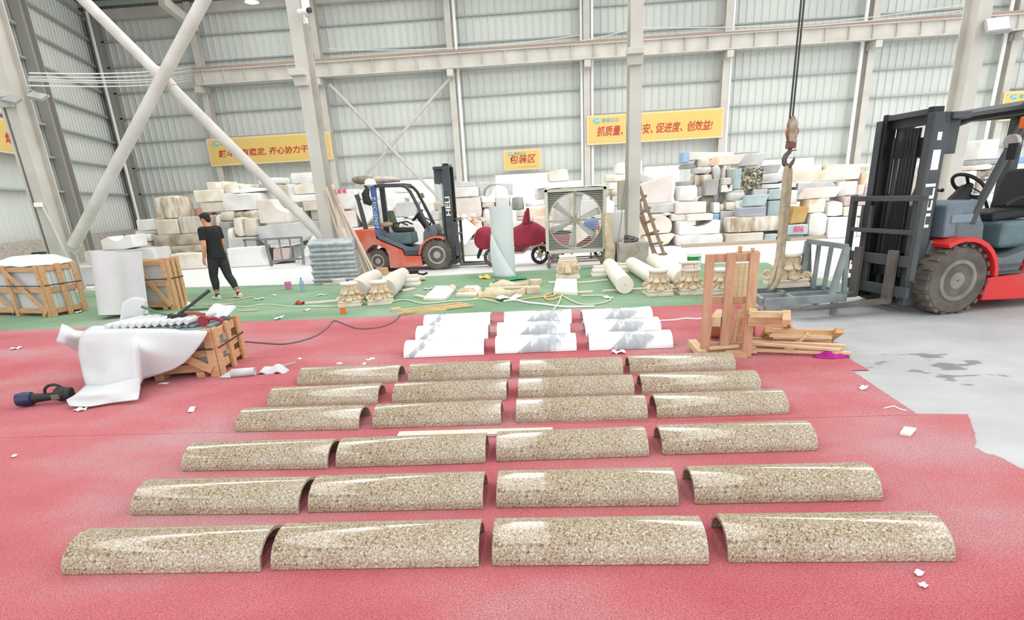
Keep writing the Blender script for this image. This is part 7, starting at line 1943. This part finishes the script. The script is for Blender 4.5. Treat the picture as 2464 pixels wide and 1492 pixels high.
c = F(729, 702); t = thing('water_bottle', 'clear bluish water bottle beside the pink tub', 'bottle', (c.x, c.y, .006)); m = MB(); m.lathe([(.001, 0), (.042, 0), (.045, .1), (.04, .13), (.045, .16), (.04, .22), (.016, .26), (.016, .27)], 16, caps=False); m.build('bottle_body', mat('bluish_bottle', 'a9cbe0', .15, trans=.4), t, smooth=True); m = MB(); m.cyl((0, 0, .268), (0, 0, .29), .019, n=12); m.build('cap', mat('blue_cap', '4a7ab8', .4), t)
def scrap(px, py, w, d, h, m_, label, cat, seed, name='paper_scrap', amp=.5):
    c = F(px, py); rr = random.Random(seed); ph = rr.uniform(0, 6)
    mb = MB(); mb.grid(lambda u, v: c + rz(rr.uniform(0, 0) + seed) @ Vector(((u - .5) * w * (1 - .4 * abs(v - .5)), (v - .5) * d, 0)) + Vector((0, 0, .012 + h * abs(math.sin(u * 4 + ph) * math.sin(v * 3.4 + ph)))), 8, 6)
    return tag(mb.build(name, m_, smooth=True, solid=.004), label, cat)
M_PAPER = mat('white_paper', 'f0f0ee', .8)
M_MAG = mat('magenta_cloth', 'b41a8c', .9, col2='96127a', nscale=8)
c = F(2001, 861); m = MB(); m.grid(lambda u, v: c + Vector(((u - .5) * .36 * (1 - .3 * abs(v - .5)), (v - .4) * .2 * (1 - .5 * abs(u - .5) ** 2 * 4), .012 + max(0, math.sin(u * 3.14) * math.sin(v * 3.14)) * (.05 + .02 * math.sin(u * 17 + v * 5) + .015 * math.sin(v * 21 + u * 6)))), 30, 14); tag(m.build('magenta_cloth', M_MAG, smooth=True, solid=.008), 'magenta cloth rag on the red carpet edge by the timber frames', 'cloth')
plate('stone_tile', [(2176, 1025), (2206, 1029), (2192, 1044), (2165, 1040)], .025, 'small cream stone sample tile alone on the red carpet', 'stone tile', M_TRAVW)
for i, a in enumerate(((40, 842, .14, .08, .03, 'crumpled pale paper scrap at the carpet edge far from everything'), (462, 989, .17, .05, .02, 'thin white paper strip on the carpet before the fourth granite row'), (195, 990, .12, .07, .02, 'small white scrap at the tip of the draped foam'), (2077, 937, .12, .05, .01, 'white paper scrap at the concrete edge of the red carpet'), (36, 1101, .05, .03, .01, 'tiny white chip alone on the open red carpet'), (1488, 852, .16, .09, .03, 'white and bluish paper scraps between marble and granite rows'), (2210, 1385, .05, .03, .01, 'white chip before the front granite row'), (2219, 1415, .03, .03, .01, 'tiny white chip in front of everything'), (818, 878, .08, .04, .02, 'pale stone chip behind the back granite row'), (892, 868, .11, .04, .02, 'pale oblong chip behind the back granite row'), (877, 879, .09, .03, .02, 'pale chip touching the back granite row'), (722, 866, .08, .03, .015, 'pale bar-like chip beyond the wooden stick'), (625, 722, .2, .08, .03, 'crumpled white paper on the green carpet by the walking man'), (672, 768, .25, .06, .03, 'white paper flat at the border of green and red carpet'), (660, 712, .2, .05, .02, 'small white paper on the green carpet nearer the pink tub'), (775, 712, .22, .07, .03, 'white scrap on the green carpet before the bowl'), (740, 748, .18, .06, .02, 'white scrap near the first capital and red rag'), (1462, 718, .24, .1, .01, 'cream paper scrap before the lying cylinders'), (1030, 698, .2, .08, .03, 'bluish-white scrap beside the curved plate'), (455, 738, .22, .16, .08, 'white crumpled foam at the foot of the half-hidden crate'), (190, 752, .3, .1, .02, 'flat white film beside the crate with plastic top'), (395, 925, .12, .06, .01, 'white card scrap under the opened crate'), (1300, 880, .03, .02, .005, 'tiny chip between the back granite slabs'))):
    scrap(a[0], a[1], a[2], a[3], a[4], M_PAPER, a[5], 'scrap', i + 1)
scrap(722, 733, .22, .1, .07, mat('red_cloth', 'b53a44', .9), 'small red rag on the green carpet', 'rag', 31, 'red_rag')
scrap(838, 678, .5, .3, .16, mat('bright_blue_plastic', '2f9fd0', .5), 'bright blue plastic bag beside the grey mouldings', 'bag', 33, 'blue_bag')
scrap(1168, 671, .32, .16, .09, mat('yellow_glove', 'e0c25a', .8), 'yellow work glove beside the slim foam roll', 'glove', 34, 'work_glove')
scrap(1230, 675, .75, .32, .07, mat('green_sheet', '2f8a58', .6), 'green plastic bag flat at the foot of the slim foam roll', 'bag', 35, 'green_bag')
c = F(819, 683); t = thing('foam_cup', 'white and black tube end beside the bright blue bag', 'tube', (F(852, 688).x, F(852, 688).y, .006)); m = MB(); m.cyl((-.1, 0, .06), (.12, .05, .06), .055, n=14); m.build('tube', M_WHITE, t, smooth=True); m = MB(); m.cyl((-.11, 0, .06), (-.1, 0, .06), .045, n=12); m.build('opening', M_BLACK, t)
c = F(827, 756); m = MB(); m.lathe([(.001, 0), (.045, 0), (.05, .11), (.001, .115)], 12, c + Vector((0, 0, .006)), caps=False); tag(m.build('orange_cup', mat('orange_plastic', 'e8743a', .5), smooth=True), 'small orange plastic piece before the first capital', 'cup')
c = F(995, 668); t = thing('power_tool', 'black power tool with cords lying behind the bulging shafts', 'tool', (c.x, c.y, .006)); m = MB(); m.box((0, 0, .1), (.26, .16, .18), rz(.3)); m.build('body', M_BLACK, t, bevel=.03); m = MB(); m.tube([(-.1, 0, .1), (-.3, .05, .1), (-.42, .06, .08)], .03, 8); m.tube([(.1, 0, .08), (.25, -.02, .06), (.34, .02, .09)], .025, 8); m.build('handle', M_BLACK, t, smooth=True)
c = F(1008, 676); m = MB(); vs, fs = rough_box(.3, .2, .12, 55, .05, .2); m.add([v + c + Vector((.0, -.05, .006)) for v in vs], fs); tag(m.build('crumpled_sack', mat('cream_sack', 'd9cfae', .9), smooth=True), 'crumpled cream sack under the black power tool', 'sack')
# hoses and cables on the carpets
def hose(label, pts, r, m_, cat='hose', name='hose'):
    P_ = [F(x, y, .008 + r) for x, y in pts]
    out = []
    for i in range(len(P_) - 1):
        p0, p1, p2, p3 = P_[max(0, i - 1)], P_[i], P_[i + 1], P_[min(len(P_) - 1, i + 2)]
        for k in range(5):
            s = k / 5; out.append(.5 * ((2 * p1) + (p2 - p0) * s + (2 * p0 - 5 * p1 + 4 * p2 - p3) * s * s + (3 * p1 - p0 - 3 * p2 + p3) * s ** 3))
    out.append(P_[-1]); mb = MB(); mb.tube(out, r, 7); return tag(mb.build(name, m_, smooth=True), label, cat)
hose('dark cable curving from the slat bundle over the red carpet', [(963, 757), (950, 772), (915, 787), (865, 791), (835, 782), (804, 772), (788, 788), (760, 808), (718, 822), (680, 828), (640, 826), (590, 822)], .012, mat('dusky_cable', '6f5f62', .6), 'cable', 'power_cable')
hose('orange hose looped on the green carpet before the tile', [(1140, 720), (1160, 714), (1190, 716), (1230, 722), (1290, 716), (1330, 712), (1345, 702), (1355, 708), (1340, 718), (1320, 722), (1310, 712), (1335, 704)], .014, mat('orange_hose', 'dcb670', .6))
hose('pale green hose looping from the tile over the green carpet', [(1330, 748), (1345, 728), (1352, 712), (1372, 722), (1400, 732), (1440, 731), (1468, 722), (1462, 713), (1440, 711), (1400, 712)], .013, mat('pale_green_hose', 'cdd6b6', .6))
hose('pale green hose running past the two carved capitals', [(740, 737), (800, 737), (870, 730), (930, 728), (960, 722), (985, 723), (1020, 730), (1080, 725), (1130, 722), (1160, 720), (1200, 728)], .013, mat('pale_green_hose', 'cdd6b6', .6))
hose('pale wire wandering behind the walking man feet', [(490, 732), (540, 734), (590, 738), (640, 732), (700, 738), (760, 736)], .009, mat('pale_green_hose', 'cdd6b6', .6), 'wire', 'thin_wire')
hose('white strip with crumpled film over the green carpet', [(1212, 725), (1240, 722), (1270, 728), (1310, 732), (1360, 738), (1430, 737)], .016, M_WHITE, 'strip', 'white_strip')
hose('white cord across the red carpet to the timber rack', [(1573, 772), (1620, 770), (1650, 766), (1680, 767), (1720, 763)], .01, M_WHITE, 'cord', 'white_rope')
hose('pale twisted wire at the concrete edge beyond the small tile', [(2128, 982), (2150, 978), (2165, 984), (2180, 988)], .005, M_WHITE, 'wire', 'thin_wire')
scrap(1225, 722, .5, .25, .08, M_PAPER, 'crumpled clear-white film on the hoses before the balusters', 'film', 38, 'plastic_film')
for (a, b, w, lb) in (((500, 733), (560, 731), .05, 'thin pale batten before the walking man feet'), ((575, 748), (620, 746), .05, 'thin pale batten on the green carpet nearer the red one'), ((545, 724), (608, 714), .05, 'thin pale batten behind the walking man shoe'), ((440, 746), (530, 741), .07, 'dark green edging strip by the half-hidden crate')):
    m = MB(); m.beam(F(*a, .02), F(*b, .02), w, .015); tag(m.build('batten', M_WOOD2 if 'pale' in lb else mat('dark_green_strip', '44604a', .7)), lb, 'batten')
# long thin board behind the third granite row
m = MB(); m.beam(F(958, 1047, .02), F(1330, 1037, .02), .1, .02); tag(m.build('thin_board', M_PLK2), 'long thin pale board behind the third granite row', 'board')
# odds near the banner-side column
c = F(208, 622); t = thing('wooden_trestle', 'small wooden trestle beside the brace pipe foot', 'trestle', (c.x, c.y + 1.2, 0))
for dx in (-.22, .0, .22):
    m = MB(); m.beam((dx, 0, .02), (dx, 0, .42), .05, .05, (0, 1, 0)); m.build('leg', M_LAD, t)
m = MB(); m.box((0, 0, .44), (.62, .12, .05)); m.build('top_bar', M_LAD, t)
q = D(290, 620, 13.9); m = MB(); m.lathe([(.001, 0), (.26, 0), (.3, .32), (.28, .33), (.24, .06)], 20, (q.x, q.y, .0), caps=False); tag(m.build('teal_tub', mat('teal_plastic', '2f7f80', .5), smooth=True), 'dark teal plastic tub behind the standing foam roll', 'tub')
q = F(190, 655); m = MB(); vs, fs = rough_box(.9, .7, .5, 91, .03, .08); m.add([v + Vector((F(200, 690).x, F(200, 690).y + .5, 0)) for v in vs], fs); tag(m.build('stone_block', ST['g'], smooth=True), 'grey-white stone block just behind the crate with plastic top', 'stone block')
q = D(80, 565, 13.1); t = thing('machine_motor', 'dark motor box on the low brick wall by the column', 'motor', (q.x, 13.1, 0)); m = MB(); m.box((0, 0, .95), (.22, .2, .22)); m.build('housing', M_BLACK, t, bevel=.02); m = MB(); m.box((0, 0, .4), (.2, .2, .8)); m.build('stand', M_CONC, t)
q = D(93, 493, YC - .2); t = thing('wall_camera', 'small pale camera on a pipe beside the banner-side column', 'camera', tuple(q)); m = MB(); m.box((0, 0, 0), (.16, .12, .1), rz(.4)); m.build('housing', M_WHITE, t, bevel=.01); m = MB(); m.tube([(.08, 0, -.05), (.12, .05, -.4), (.2, .08, -1.0), (.26, .1, -1.5)], .03, 8); m.build('pipe', M_PIPE, t, smooth=True)
for i, (px, py, w, h, lb) in enumerate(((10, 640, .5, .3, 'pale bundled sheet behind the plastic-topped crate, by the wall'), (50, 632, .5, .14, 'thin pale board stack behind the plastic-topped crate'), (205, 640, .3, .2, 'grey crumpled sack behind the plastic-topped crate'))):
    q = F(px, py + 15); m = MB(); vs, fs = rough_box(w, .5, h, 60 + i, .04, .1); m.add([v + Vector((q.x, q.y + .6, .0)) for v in vs], fs); tag(m.build('wrapped_bundle', ST['w2'], smooth=True), lb, 'bundle')
